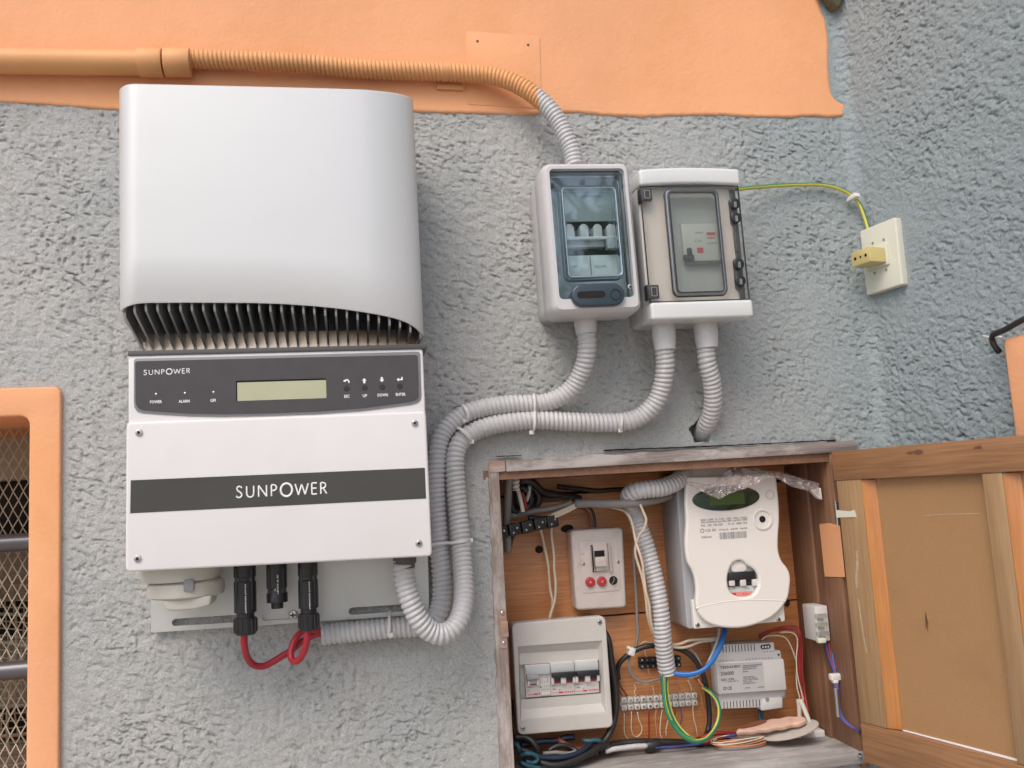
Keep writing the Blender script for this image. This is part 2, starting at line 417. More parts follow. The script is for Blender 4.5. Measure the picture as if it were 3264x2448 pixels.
class Thing:
    """one thing: an Empty on the mounting surface and its parts, all in the frame's local axes"""
    def __init__(s, name, frame, label, cat, group=None):
        s.f = frame
        s.root = bpy.data.objects.new(name, None); COL.objects.link(s.root)
        s.root.empty_display_size = 0.02
        s.root.matrix_world = frame.M()
        tag(s.root, label, cat, group)
    def q(s, u, v, d=0.0): return s.f.loc(u, v, d)
    def r(s, p, q, d=0.0):
        a = s.f.loc(*p, d); b = s.f.loc(*q, d)
        return (min(a[0], b[0]), min(a[1], b[1]), max(a[0], b[0]), max(a[1], b[1]))
    def out(s, b, name, m, parent=None, **k): return b.out(name, G[m] if isinstance(m, str) else m, parent or s.root, **k)
    def text(s, txt, x, y, size, z, m, parent=None, name='lettering', align='LEFT', width=None, bold=0.0):
        cu = bpy.data.curves.new(name, 'FONT'); cu.body = txt; cu.size = size; cu.align_x = align; cu.extrude = 0.00008; cu.offset = bold or size * 0.02
        cu.resolution_u = 2
        o = bpy.data.objects.new(name, cu)
        me = bpy.data.meshes.new_from_object(o); bpy.data.objects.remove(o); bpy.data.curves.remove(cu)
        xs = [v.co.x for v in me.vertices]
        sx = 1.0
        if width and xs: sx = width / (max(xs) - min(xs))
        for v in me.vertices: v.co = (v.co.x * sx + x, v.co.y + y, v.co.z + z)
        me.materials.clear()
        return link(name, me, G[m], parent or s.root)

def screw(T, u, v, d, r, parent=None, name='screw', hexs=False):
    x, y = T.q(u, v, d)
    b = B().cyl(x, y, r, d - 0.001, d + 0.0018, 16, r * 0.85)
    o = T.out(b, name, 'steel', parent, bevel=0.0004)
    b = B()
    if hexs:
        b.cyl(x, y, r * 0.42, d + 0.0016, d + 0.0021, 6)
    else:
        b.box(x - r * .6, y - r * .13, x + r * .6, y + r * .13, d + 0.0016, d + 0.0021); b.box(x - r * .13, y - r * .6, x + r * .13, y - r * .14, d + 0.0016, d + 0.0021); b.box(x - r * .13, y + r * .14, x + r * .13, y + r * .6, d + 0.0016, d + 0.0021)
    T.out(b, 'screw_recess', 'hole', parent or o, flat=True)
    return o

def cable(name, pts, r, m, label, cat='cable', group=None, n=8, step=0.004, world=False):
    """pts are (u, v, y) photo pixels put at real depth y, or world points"""
    w = [Vector(p) if world else P(p[0], p[1], p[2]) for p in pts]
    o0 = w[0]
    V, F = sweep([p - o0 for p in w], r, n, step)
    me = bpy.data.meshes.new(name); me.from_pydata(V, [], F); me.shade_smooth()
    o = link(name, me, G[m] if isinstance(m, str) else m); o.location = o0
    tag(o, label, cat, group)
    return o

def striped(name, pts, r, label, twist=55.0, group=None, n=12, world=False, shift=0.0):
    w = [Vector(p) if world else P(*p) for p in pts]; o0 = w[0]
    V, F = sweep([p - o0 for p in w], r, n, 0.003, caps=False)
    me = bpy.data.meshes.new(name); me.from_pydata(V, [], F); me.shade_smooth()
    o = link(name, me, [G['earthgreen'], G['earthyellow']]); o.location = o0
    idx = np.zeros(len(F), int)
    for i in range(len(F)):
        ringi, k = divmod(i, n)
        ph = (k / n + ringi * 0.003 * twist / (2 * math.pi) - shift) % 1
        idx[i] = 1 if ph < 0.30 else 0
    me.polygons.foreach_set('material_index', idx.tolist())
    tag(o, label, 'cable', group)
    return o

def corrugated(name, pts, r, label, pitch=0.0067, amp=0.00125, split=None, mats=('conduit',), world=False, helix=True, cat='conduit'):
    w = [Vector(p) if world else P(*p) for p in pts]; o0 = w[0]
    def rf(s, th):
        ph = s / pitch - (th / (2 * math.pi) if helix else 0)
        c = np.abs(np.sin(math.pi * ph)) ** 0.75
        return r - amp + 2 * amp * c
    V, F = sweep([p - o0 for p in w], rf, 20, pitch / 7)
    me = bpy.data.meshes.new(name); me.from_pydata(V, [], F); me.shade_smooth()
    o = link(name, me, [G[k] for k in mats]); o.location = o0
    if split:
        x = np.array([V[f[0]][0] for f in F]) + o0.x
        z = np.array([V[f[0]][2] for f in F]) + o0.z
        jit = 0.0015 * np.sin(z * 900)
        me.polygons.foreach_set('material_index', (x + jit > split).astype(int).tolist())
    tag(o, label, cat)
    return o

# ------------------------------------------------------------------ noise for the plaster
PNC = {}
def pnoise(x, y, seed):
    n = 256
    if seed not in PNC:
        ang = np.random.RandomState(seed).rand(n, n) * 2 * math.pi; PNC[seed] = (np.cos(ang), np.sin(ang))
    gx, gy = PNC[seed]
    xi = np.floor(x).astype(int); yi = np.floor(y).astype(int); xf = x - xi; yf = y - yi
    f = lambda t: t * t * t * (t * (t * 6 - 15) + 10)
    def g(i, j, dx, dy): return gx[i % n, j % n] * dx + gy[i % n, j % n] * dy
    a = g(xi, yi, xf, yf); b = g(xi + 1, yi, xf - 1, yf); c = g(xi, yi + 1, xf, yf - 1); d = g(xi + 1, yi + 1, xf - 1, yf - 1)
    u = f(xf); v = f(yf)
    return (a * (1 - u) + b * u) * (1 - v) + (c * (1 - u) + d * u) * v

def plaster_height(s, z):
    wx = s + 0.006 * pnoise(s / 0.018, z / 0.018, 1); wz = z + 0.006 * pnoise(s / 0.018, z / 0.018, 2)
    wz2 = wz + 0.32 * wx
    h = 0.8 * pnoise(wx / 0.055, wz2 / 0.045, 3)
    h += 1.0 * pnoise(wx / 0.0150, wz2 / 0.0105, 4)
    h += 0.80 * pnoise(wx / 0.0080, wz2 / 0.0062, 5)
    h += 0.60 * pnoise(wx / 0.0042, wz / 0.0038, 6)
    # scattered pits and short creases, denser in some patches than in others
    dn = np.clip(0.65 + 1.1 * pnoise(s / 0.11, z / 0.09, 19), 0.15, 1.2)
    for k, (w1, w2, th, dp) in enumerate(((0.0100, 0.0058, 0.26, 1.7), (0.0068, 0.0042, 0.28, 1.3), (0.017, 0.0075, 0.34, 1.8))):
        h -= dp * dn * np.clip((pnoise(wx / w1 + 3.7 * k, wz2 / w2, 11 + k) - th) * 7.0, 0, 1)
    n = pnoise(wx / 0.013, wz2 / 0.0075, 17); m = np.clip(pnoise(wx / 0.016 + 5, wz2 / 0.012, 18) * 3.4 - 0.7, 0, 1)
    return h - 1.1 * dn * m * np.exp(-(n / 0.06) ** 2)

# ================================================================== THE SETTING
def plaster_mat():
    m = bpy.data.materials.new('grey_roughcast_paint'); m.use_nodes = True
    t = m.node_tree; L = t.links.new; b = t.nodes['Principled BSDF']; b.inputs['Roughness'].default_value = 0.72
    b.inputs['Specular IOR Level'].default_value = 0.3
    tc = t.nodes.new('ShaderNodeTexCoord')
    n = t.nodes.new('ShaderNodeTexNoise'); n.inputs['Scale'].default_value = 5; n.inputs['Detail'].default_value = 6; L(tc.outputs['Object'], n.inputs['Vector'])
    r = t.nodes.new('ShaderNodeValToRGB'); r.color_ramp.elements[0].position = 0.35; r.color_ramp.elements[1].position = 0.65
    r.color_ramp.elements[0].color = (0.42, 0.438, 0.432, 1); r.color_ramp.elements[1].color = (0.485, 0.48, 0.462, 1)
    L(n.outputs['Fac'], r.inputs[0])
    n2 = t.nodes.new('ShaderNodeTexNoise'); n2.inputs['Scale'].default_value = 60; n2.inputs['Detail'].default_value = 6; L(tc.outputs['Object'], n2.inputs['Vector'])
    mr = t.nodes.new('ShaderNodeMapRange'); mr.inputs[1].default_value = 0.58; mr.inputs[2].default_value = 0.72; mr.inputs[4].default_value = 0.55
    L(n2.outputs['Fac'], mr.inputs[0])
    mx = t.nodes.new('ShaderNodeMixRGB'); mx.inputs[2].default_value = (0.30, 0.275, 0.235, 1)
    L(mr.outputs[0], mx.inputs[0]); L(r.outputs[0], mx.inputs[1])
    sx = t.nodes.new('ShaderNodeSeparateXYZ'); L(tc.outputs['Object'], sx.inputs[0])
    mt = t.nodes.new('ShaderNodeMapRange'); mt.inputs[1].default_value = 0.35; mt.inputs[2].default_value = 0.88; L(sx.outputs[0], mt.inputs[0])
    mb = t.nodes.new('ShaderNodeMixRGB'); mb.inputs[2].default_value = (0.30, 0.355, 0.37, 1)  # bluish cast of the light painted into the wall colour, growing rightwards
    n7 = t.nodes.new('ShaderNodeTexNoise'); n7.inputs['Scale'].default_value = 380; n7.inputs['Detail'].default_value = 4; n7.inputs['Roughness'].default_value = 0.8; L(tc.outputs['Object'], n7.inputs['Vector'])
    m7 = t.nodes.new('ShaderNodeMapRange'); m7.inputs[1].default_value = 0.3; m7.inputs[2].default_value = 0.7; m7.inputs[3].default_value = 0.72; m7.inputs[4].default_value = 1.24; L(n7.outputs['Fac'], m7.inputs[0])
    x7 = t.nodes.new('ShaderNodeMixRGB'); x7.blend_type = 'MULTIPLY'; x7.inputs[0].default_value = 1.0
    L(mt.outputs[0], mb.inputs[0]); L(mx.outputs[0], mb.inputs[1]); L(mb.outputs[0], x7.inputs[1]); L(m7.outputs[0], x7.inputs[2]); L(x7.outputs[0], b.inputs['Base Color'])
    n3 = t.nodes.new('ShaderNodeTexNoise'); n3.inputs['Scale'].default_value = 420; n3.inputs['Detail'].default_value = 7; n3.inputs['Roughness'].default_value = 0.7; L(tc.outputs['Object'], n3.inputs['Vector'])
    bp = t.nodes.new('ShaderNodeBump'); bp.inputs['Strength'].default_value = 1.0; bp.inputs['Distance'].default_value = 0.0022
    L(n3.outputs['Fac'], bp.inputs['Height']); L(bp.outputs[0], b.inputs['Normal'])
    return m
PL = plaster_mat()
XC, RC, PHI = 0.812, 0.022, rad(78)
XS = XC - RC * math.tan(PHI / 2)
SARC = RC * PHI
def sheet(s):
    """plan position and outward normal of the wall at run length s (main wall, soft corner, side wall)"""
    s = np.asarray(s, float)
    x = np.minimum(s, XS); y = np.zeros_like(x); al = np.clip((s - XS) / RC, 0, PHI)
    x = x + RC * np.sin(al); y = y - RC + RC * np.cos(al)
    ex = np.maximum(s - XS - SARC, 0)
    x = x + ex * math.cos(PHI); y = y - ex * math.sin(PHI)
    return x, y, -np.sin(al), -np.cos(al)
# openings
NX0 = P(1594, 1700, 0).x; SBX = P(2545, 1900, 0.14).x; NX1 = SBX
NZ1 = P(1650, 1495, 0).z; NZ0 = P(2560, 2360, 0.14).z + 0.004
SMZ = P(2812, 825, 0).z
WXO = P(197, 1700, 0).x; WZO = P(120, 1236, 0).z; WXI = P(97, 1600, 0).x; WZI = P(60, 1328, 0).z
bot = [(-60, 318), (0, 320), (120, 326), (370, 346), (600, 350), (900, 352), (1325, 352), (1420, 355), (1560, 357), (1640, 361), (1700, 360), (1770, 352), (1850, 355), (1930, 363), (2050, 368), (2150, 364), (2290, 362), (2420, 369), (2520, 370), (2560, 366), (2600, 365), (2640, 370), (2690, 366)]
bx = [P(u, v, -.005) for u, v in bot]; BX = np.array([p.x for p in bx]); BZ = np.array([p.z for p in bx])
def grid_wall(s0, s1, z0, z1, step, holes, height=True):
    ns = int((s1 - s0) / step) + 1; nz = int((z1 - z0) / step) + 1
    S, Z = np.meshgrid(np.linspace(s0, s1, ns), np.linspace(z0, z1, nz))
    X, Y, NX, NY = sheet(S)
    H = np.clip(plaster_height(S, Z), -3.0, 2.4) * 0.00145
    # hand smoothed round the outlet plate, the window edge and the cabinet frame
    sm = np.exp(-(((S - XS - SARC - .045) / .055) ** 2 + ((Z - SMZ) / .075) ** 2) ** 1.5) * 0.85
    sm = np.maximum(sm, 0.9 * np.exp(-(np.maximum(S - WXO, 0) / .010) ** 2) * (Z < WZO + .01) * (S < WXO + .05))
    dz_ = np.maximum(0, np.maximum(NX0 - .03 - S, S - NX1 - .03)); dy_ = np.maximum(0, np.maximum(NZ0 - .02 - Z, Z - NZ1 - .03))
    sm = np.maximum(sm, 0.30 * np.exp(-((dz_ ** 2 + dy_ ** 2) / .018 ** 2)))
    sm = np.maximum(sm, 0.92 * (Z > np.interp(S, BX, BZ) + .003) * (S < .795))
    H = H * (1 - sm)
    ZZ = Z - 0.55 * H - 0.1 * np.abs(H); SX = 0.2 * H
    V = np.stack([X + NX * H + SX * (S < XS), Y + NY * H, ZZ], -1).reshape(-1, 3)
    i = np.arange(ns - 1)[None, :]; j = np.arange(nz - 1)[:, None]
    a = j * ns + i
    F = np.stack([a, a + 1, a + ns + 1, a + ns], -1).reshape(-1, 4)
    cs = (S[:-1, :-1] + step / 2).reshape(-1); cz = (Z[:-1, :-1] + step / 2).reshape(-1)
    keep = np.ones(len(F), bool)
    for (a0, b0, a1, b1) in holes: keep &= ~((cs > a0) & (cs < a1) & (cz > b0) & (cz < b1))
    return V, F[keep]
def fast_mesh(name, V, F):
    me = bpy.data.meshes.new(name)
    me.vertices.add(len(V)); me.vertices.foreach_set('co', np.ascontiguousarray(V, dtype=np.float32).ravel())
    me.loops.add(len(F) * 4); me.loops.foreach_set('vertex_index', np.ascontiguousarray(F, dtype=np.int32).ravel())
    me.polygons.add(len(F)); me.polygons.foreach_set('loop_start', np.arange(0, len(F) * 4, 4, dtype=np.int32))
    me.update(calc_edges=True); me.validate()
    me.shade_smooth()
    return me
S0, S1W, ZF0, ZF1 = -0.58, XS + SARC + 0.50, 1.08, 2.47
hc = P(2236, 1376, 0)
HOLES = [(NX0 - .004, NZ0 - .004, NX1 + .004, NZ1 + .004), (-2, 0, WXO - 0.012, WZO - 0.012)]
V, F = grid_wall(S0, S1W, ZF0, ZF1, 0.00185, HOLES)
# a ragged hole for the conduit that enters the wall
dd = np.hypot(V[:, 0] - hc.x, V[:, 2] - hc.z); rim = 0.0165 + 0.002 * np.sin(np.arctan2(V[:, 2] - hc.z, V[:, 0] - hc.x) * 5)
V[:, 1] = np.where(dd < rim, 0.035, V[:, 1])
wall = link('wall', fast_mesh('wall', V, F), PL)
tag(wall, 'rough grey roughcast wall turning forward at the right corner', kind='structure')
# the wall beyond the photograph
b = B()
def wq(b, x0, z0, x1, z1, y=0.0): b.mesh([(x0, y, z0), (x1, y, z0), (x1, y, z1), (x0, y, z1)], [(0, 1, 2, 3)])
wq(b, -5, 0, -1.25, 3.4); wq(b, -1.25, WZO - .01, S0, 3.4); wq(b, -1.25, 0, S0, 0.62); wq(b, S0, 0, XC, ZF0); wq(b, S0, ZF1, XC, 3.4)
xx, yy, _, _ = sheet(np.array([XC - 0.01, S1W])); ex = (float(xx[1]), float(yy[1])); c0 = (XC - .012, 0.0)
def sq(b, p, q, z0, z1): b.mesh([(p[0], p[1], z0), (q[0], q[1], z0), (q[0], q[1], z1), (p[0], p[1], z1)], [(0, 1, 2, 3)])
far = (ex[0] + 2.5 * math.cos(PHI), ex[1] - 2.5 * math.sin(PHI))
sq(b, c0, ex, 0, ZF0); sq(b, c0, ex, ZF1, 3.4); sq(b, ex, far, 0, 3.4)
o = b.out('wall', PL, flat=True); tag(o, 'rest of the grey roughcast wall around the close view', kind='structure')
gr = B().mesh([(-60, -90, 0), (60, -90, 0), (60, 1, 0), (-60, 1, 0)], [(0, 1, 2, 3)]).out('ground', mat('pale_paving', (0.42, 0.39, 0.35), 0.9, var=0.15, vscale=2), flat=True)
tag(gr, 'pale paved ground in front of the wall', kind='structure')

# orange painted band (smooth plaster), hand cut lower and right edge
rg = [(2694, 369), (2703, 352), (2698, 332), (2672, 318), (2660, 300), (2652, 262), (2650, 215), (2648, 180), (2650, 140), (2645, 100), (2640, 60), (2625, 30), (2615, -60)]
rp = [P(u, v, -.005) for u, v in rg]; RZ = np.array([p.z for p in rp]); RX = np.array([p.x for p in rp])
nt_, nk = 330, 110
t = np.linspace(0, 1, nt_); XL = -5.0
t = np.r_[np.linspace(0, 0.76, 8), np.linspace(0.765, 1, nt_ - 8)]
V = np.zeros((nk, nt_, 3))
for k in range(nk):
    f = (k / (nk - 1)) ** 1.3
    xb = XL + t * (RX[0] - XL)
    zb = np.interp(xb, BX, BZ) + 0.0008 * pnoise(xb / 0.012, xb * 0 + 3.3, 21) + 0.0007 * pnoise(xb / 0.004, xb * 0 + 7.1, 22)
    z = zb + (3.0 - zb) * f
    xr = np.interp(z, RZ, RX) + 0.0012 * pnoise(z / 0.01, z * 0 + 1.7, 23)
    x = XL + t * (xr - XL)
    y = -0.0020 + 0.0005 * pnoise(x / 0.12, z / 0.10, 24) + 0.0003 * pnoise(x / 0.02, z / 0.02, 25)
    V[k, :, 0] = x; V[k, :, 1] = y; V[k, :, 2] = z
V[0, :, 1] = 0.003; V[1, :, 1] += 0; V[:, -1, 1] = 0.003
V[0, :, 2] -= 0.0012; V[1:3, :, 2] = V[0:1, :, 2] + np.array([[0.0012], [0.006]])
i = np.arange(nt_ - 1)[None, :]; j = np.arange(nk - 1)[:, None]; a = j * nt_ + i
F = np.stack([a, a + 1, a + nt_ + 1, a + nt_], -1).reshape(-1, 4)
band = link('painted_band', fast_mesh('painted_band', V.reshape(-1, 3), F), G['orange'], wall)
band['label'] = 'smooth orange painted band along the top of the wall'
# painted-over blanking plate under the band's paint
f = wallframe((1487, 112), (1722, 128), 0.006)
def wall_part(name, b, m, fr, parent=wall, **k):
    o = b.out(name, G[m], parent, **k); o.matrix_world = fr.M(); return o
x0, y0, x1, y1 = (*f.loc(1489, 330, .006), *f.loc(1722, 112, .006))
o = wall_part('blanking_plate', B().prism(rr(x0, y0, x1, y1, 0.004), 0.001, 0.0030), 'orange', f, bevel=0.0008)
for (u, v) in ((1523, 127), (1685, 139)):
    x, y = f.loc(u, v, .007); wall_part('screw_hole', B().cyl(x, y, 0.0021, 0.0029, 0.0034, 12), 'wirebrown', f)
# smoother plaster patch round the outlet, filled by hand
sv = (math.cos(PHI), -math.sin(PHI), 0)
# ------------------------------------------------------------------ window at the left
fw = Frame((WXI, 0, WZI), (1, 0, 0), (0, 0, 1))
T = Thing('window', fw, 'barred window opening in an orange surround, wire mesh and netting behind the bars', 'window')
ox, oz = WXO - WXI, WZO - WZI
out_ = rr(-1.25 - WXI, 0.6 - WZI, ox, oz, 0.010); inn = rr(-1.12 - WXI, 0.74 - WZI, 0, 0, 0.012)
T.out(B().ring(out_, inn, -0.02, 0.0075), 'surround', 'orange', bevel=0.003, seg=3)
inn2 = rr(-1.12 - WXI - 0, 0.74 - WZI, 0.0005, 0.0005, 0.012); o2 = rr(-1.20 - WXI, 0.70 - WZI, 0.03, 0.03, 0.012)
T.out(B().ring(o2, inn2, -0.37, -0.0195), 'reveal', 'orange')
for v0, v1 in ((1706, 1757), (2112, 2165)):
    a = P(20, v0, 0.14); c = P(20, v1, 0.14); zc = (a.z + c.z) / 2 - WZI; r = (a.z - c.z) / 2 * 1.12
    T.out(B().tube([(-1.12 - WXI, zc, -0.14), (0.01, zc, -0.14)], r, 20, 0.05), 'bar', 'bar')
def diamond(b, x0, z0, x1, z1, w, h, r, y):
    n = int((x1 - x0) / w) + 3
    rows = int((z1 - z0) / h) + 1
    for fam in (1,):
        for i in range(-1, 2 * n + 1):
            p = []
            for k in range(2 * rows + 1):
                z = z1 - k * h / 2
                x = x1 - i * w / 2 + (w / 4 if ((k + i) % 2) else -w / 4)
                p.append((x, z, y + 0.0012 * fam * (1 if k % 2 else -1)))
            if max(q[0] for q in p) > x1 + w: continue
            b.tube(p, r, 4, smooth=False)
mw_ = (P(86, 1560, .16) - P(54, 1560, .16)).length; mh_ = (P(60, 1560, .16) - P(60, 1618, .16)).length
b = B(); diamond(b, -0.34, -0.62, 0.0, 0.0, mw_, mh_, 0.0010, -0.165)
o = T.out(b, 'wire_mesh', 'wiremesh'); o['kind'] = 'stuff'
# hanging net with square holes, sagging folds
b = B()
def netpt(x, z): return (x, z, -0.235 + 0.012 * math.sin(x * 60 + 3 * math.sin(z * 9)))
zt = P(30, 1762, .235).z - WZI
for i in range(34):
    x = 0.02 - i * 0.0102
    b.tube([netpt(x + 0.004 * math.sin(zz * 30 + i), zz) for zz in np.linspace(zt, -0.62, 30)], 0.0012 if i % 3 else 0.0022, 4, smooth=False)
for k in range(46):
    z = zt - k * 0.0110
    b.tube([netpt(xx_, z - 0.010 * abs(math.sin(xx_ * 22))) for xx_ in np.linspace(0.02, -0.32, 34)], 0.0011 if k % 4 else 0.0026, 4, smooth=False)
o = T.out(b, 'netting', 'net'); o['kind'] = 'stuff'
bz0 = P(40, 1530, .33).z - WZI
T.out(B().box(-0.9, bz0, 0.03, 0.06, -0.37, -0.33), 'lintel_beam', 'beigeblind', bevel=0.004)
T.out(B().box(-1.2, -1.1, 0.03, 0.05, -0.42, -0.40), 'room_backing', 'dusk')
for i in range(3):
    z = bz0 - 0.14 - 0.17 * i
    T.out(B().box(-0.8, z - 0.06, 0.02, z + 0.05, -0.395, -0.35 + 0.01 * (i % 2)), 'shelf_crate', 'net', bevel=0.004)

# ------------------------------------------------------------------ second opening on the side wall, at the right edge
xx, yy, _, _ = sheet(np.array([XS + SARC + 0.1])); fs = Frame((float(xx[0]), float(yy[0]), CAMZ), sv, (0, 0, 1))
T = Thing('window', fs, 'edge of an orange window surround on the side wall at the right picture edge', 'window')
a = fs.loc(3203, 1078, .02); c = fs.loc(3232, 1372, .02)
a = (min(a[0], c[0]), a[1])
T.out(B().ring(rr(a[0], a[1] - 0.8, a[0] + 0.7, a[1], .008), rr(a[0] + .075, a[1] - 0.72, a[0] + 0.625, a[1] - .075, .012), -0.002, 0.02), 'surround', 'orange', bevel=0.004, seg=3)
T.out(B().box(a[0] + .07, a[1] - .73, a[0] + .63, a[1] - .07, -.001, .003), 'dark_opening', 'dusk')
for k in range(4):
    T.out(B().tube([(a[0] + .07, a[1] - .16 - .15 * k, .010), (a[0] + .63, a[1] - .16 - .15 * k, .010)], .008, 12, .1), 'bar', 'bar')
SWW = fs

def side_cable(pts, r, m, name, label, n=8, cat='cable'):
    w = [SWW.O + SWW.X * SWW.loc(u, v, d)[0] + SWW.Y * SWW.loc(u, v, d)[1] + SWW.N * d for u, v, d in pts]
    return cable(name, w, r, m, label, cat, world=True, n=n)
side_cable([(3275, 1012, .026), (3240, 1030, .026), (3205, 1050, .026), (3180, 1060, .026), (3166, 1068, .024), (3163, 1085, .02), (3172, 1105, .018), (3186, 1122, .012)], 0.0042, 'wireblack', 'cable', 'black cable hooked over the corner of the orange surround at the right edge')
side_cable([(3132, 1071, .006), (3165, 1076, .02), (3192, 1074, .03)], 0.0014, 'tie', 'wire', 'short white wire end beside the black cable hook at the right edge', cat='wire')

# ================================================================== CONDUITS ON THE WALL
f = wallframe((0, 181), (430, 188), 0.03)
T = Thing('rigid_pipe', f, 'orange painted rigid pipe with a double coupling along the top of the wall', 'pipe')
a = T.q(-30, 181, .03); c = T.q(450, 187, .03)
rp_ = (P(200, 145, -.03) - P(200, 221, -.03)).length / 2
T.out(B().tube([(a[0] - 1.2, a[1], rp_ + .001), (a[0], a[1], rp_ + .001), (c[0], c[1], rp_ + .001)], rp_, 28, 0.05), 'pipe', 'orange_pipe')
for u0_, u1_ in ((437, 514), (519, 604)):
    p = T.q(u0_, 186.5, .03); q_ = T.q(u1_, 188, .03)
    T.out(B().tube([(p[0], p[1], rp_ + .001), (q_[0], q_[1], rp_ + .001)], rp_ * 1.15, 28, 0.01, smooth=False), 'coupling', 'orange_pipe', bevel=0.0012)
corrugated('flexible_conduit', [(598, 188, -.018), (700, 191, -.018), (812, 194, -.020), (959, 202, -.020), (1107, 217, -.018), (1254, 225, -.018), (1424, 230, -.018), (1512, 236, -.020), (1570, 243, -.024), (1625, 259, -.030), (1671, 282, -.036), (1715, 313, -.042), (1752, 348, -.048), (1783, 393, -.052), (1806, 440, -.056), (1822, 478, -.058), (1832, 530, -.060)],
           0.0126, 'conduit along the wall top, painted orange then bare grey into the left box', pitch=0.0062, split=P(1712, 310, -.04).x, mats=('orange_pipe', 'conduit'))
# clip on the conduit
f = wallframe((1400, 230), (1440, 232), 0.02)
T = Thing('conduit_clip', f, 'orange painted clip holding the flexible conduit under the band', 'clip')
x, y = T.q(1419, 229, .018)
b = B().tube([(x - .0045, y, .018), (x + .0045, y, .018)], 0.0138, 24, 0.009, smooth=False); T.out(b, 'band_clamp', 'orange_pipe')
b = B().box(x - .012, y - 0.022, x + .028, y - 0.0145, .001, .008); T.out(b, 'clip_foot', 'orange_pipe', bevel=.001)

YC = lambda d: -d
corrugated('flexible_conduit', [(1867, 1050, -.062), (1872, 1095, -.060), (1866, 1150, -.052), (1850, 1195, -.042), (1821, 1240, -.032), (1771, 1273, -.024), (1712, 1287, -.020), (1631, 1289, -.020), (1550, 1299, -.020), (1490, 1316, -.020), (1447, 1343, -.020), (1414, 1378, -.021), (1398, 1420, -.022), (1391, 1482, -.022), (1389, 1560, -.021), (1393, 1650, -.020), (1399, 1740, -.020), (1406, 1814, -.020), (1409, 1880, -.020), (1404, 1930, -.022), (1384, 1972, -.024), (1340, 1996, -.026), (1260, 2001, -.026), (1143, 2012, -.026), (1024, 2024, -.027)],
           0.0126, 'grey conduit from the left box, running behind to the red cables under the inverter')
CBOT = corrugated('flexible_conduit', [(2117, 1100, -.060), (2120, 1166, -.054), (2110, 1235, -.044), (2082, 1292, -.034), (2030, 1333, -.024), (1957, 1347, -.020), (1821, 1344, -.020), (1712, 1338, -.020), (1631, 1344, -.020), (1560, 1357, -.020), (1505, 1378, -.020), (1470, 1405, -.022), (1454, 1440, -.024), (1449, 1480, -.025), (1452, 1540, -.026), (1461, 1640, -.028), (1470, 1740, -.034), (1477, 1830, -.046), (1479, 1900, -.060), (1470, 1960, -.074), (1446, 2002, -.084), (1410, 2021, -.090), (1370, 2011, -.094), (1336, 1975, -.098), (1310, 1920, -.100), (1294, 1865, -.100), (1287, 1812, -.100), (1287, 1780, -.100)],
           0.0129, 'grey conduit from the right box making a U loop under the inverter')
corrugated('flexible_conduit', [(2250, 1095, -.060), (2253, 1150, -.056), (2268, 1215, -.046), (2273, 1275, -.034), (2266, 1320, -.020), (2252, 1352, -.004), (2240, 1375, .020), (2232, 1392, .045)],
           0.0124, 'short grey conduit from the right box bending into a hole in the wall')

def tie_loop(name, pts, r, label, group='white cable ties on the conduits', head=None, w_=0.0022):
    """a flat nylon strap: closed loop of (u,v,y) points"""
    f0 = P(*pts[0]); fr = Frame(f0, (1, 0, 0), (0, 0, 1))
    T = Thing(name, fr, label, 'cable tie', group)
    l = [fr.to(P(*p)) for p in pts]
    T.out(B().tube(l, r, 8, 0.003), 'strap', 'tie')
    h = fr.to(P(*head))
    T.out(B().box(h.x - .0035, h.y - .003, h.x + .0035, h.y + .003, h.z - .002, h.z + .003), 'head', 'tie', bevel=.0008)
tie_loop('cable_tie', [(1702, 1257, -.018), (1703, 1262, -.033), (1705, 1290, -.037), (1705, 1312, -.033), (1705, 1318, -.034), (1705, 1340, -.037), (1703, 1366, -.033), (1700, 1374, -.018)], 0.0021, 'white cable tie round both conduits midway below the left box', head=(1694, 1379, -.022))
tie_loop('cable_tie', [(1474, 1293, -.018), (1480, 1297, -.033), (1490, 1314, -.037), (1492, 1334, -.034), (1490, 1343, -.02)], 0.0026, 'wide white cable tie at the upper bend of the upper conduit', head=(1482, 1340, -.028))
tie_loop('cable_tie', [(1452, 1366, -.02), (1465, 1366, -.036), (1485, 1384, -.039), (1498, 1400, -.034), (1503, 1410, -.022)], 0.0022, 'white cable tie at the upper bend of the lower conduit', head=(1503, 1408, -.028))
tie_loop('cable_tie', [(1368, 1738, -.030), (1392, 1733, -.036), (1420, 1731, -.034), (1445, 1730, -.042), (1472, 1727, -.048), (1492, 1723, -.040)], 0.0021, 'white cable tie across both vertical conduits right of the inverter cover', head=(1499, 1722, -.034))
tie_loop('cable_tie', [(1242, 1950, -.022), (1241, 1968, -.036), (1242, 1996, -.042), (1240, 2016, -.040), (1236, 2026, -.034)], 0.0020, 'white cable tie round the conduit at the mounting plate', head=(1246, 2024, -.038))
tie_loop('cable_tie', [(1978, 1322, -.024), (1981, 1330, -.034), (1982, 1348, -.037), (1980, 1366, -.032), (1978, 1373, -.022)], 0.0020, 'white cable tie on the lower conduit under the right box', head=(1977, 1372, -.026))

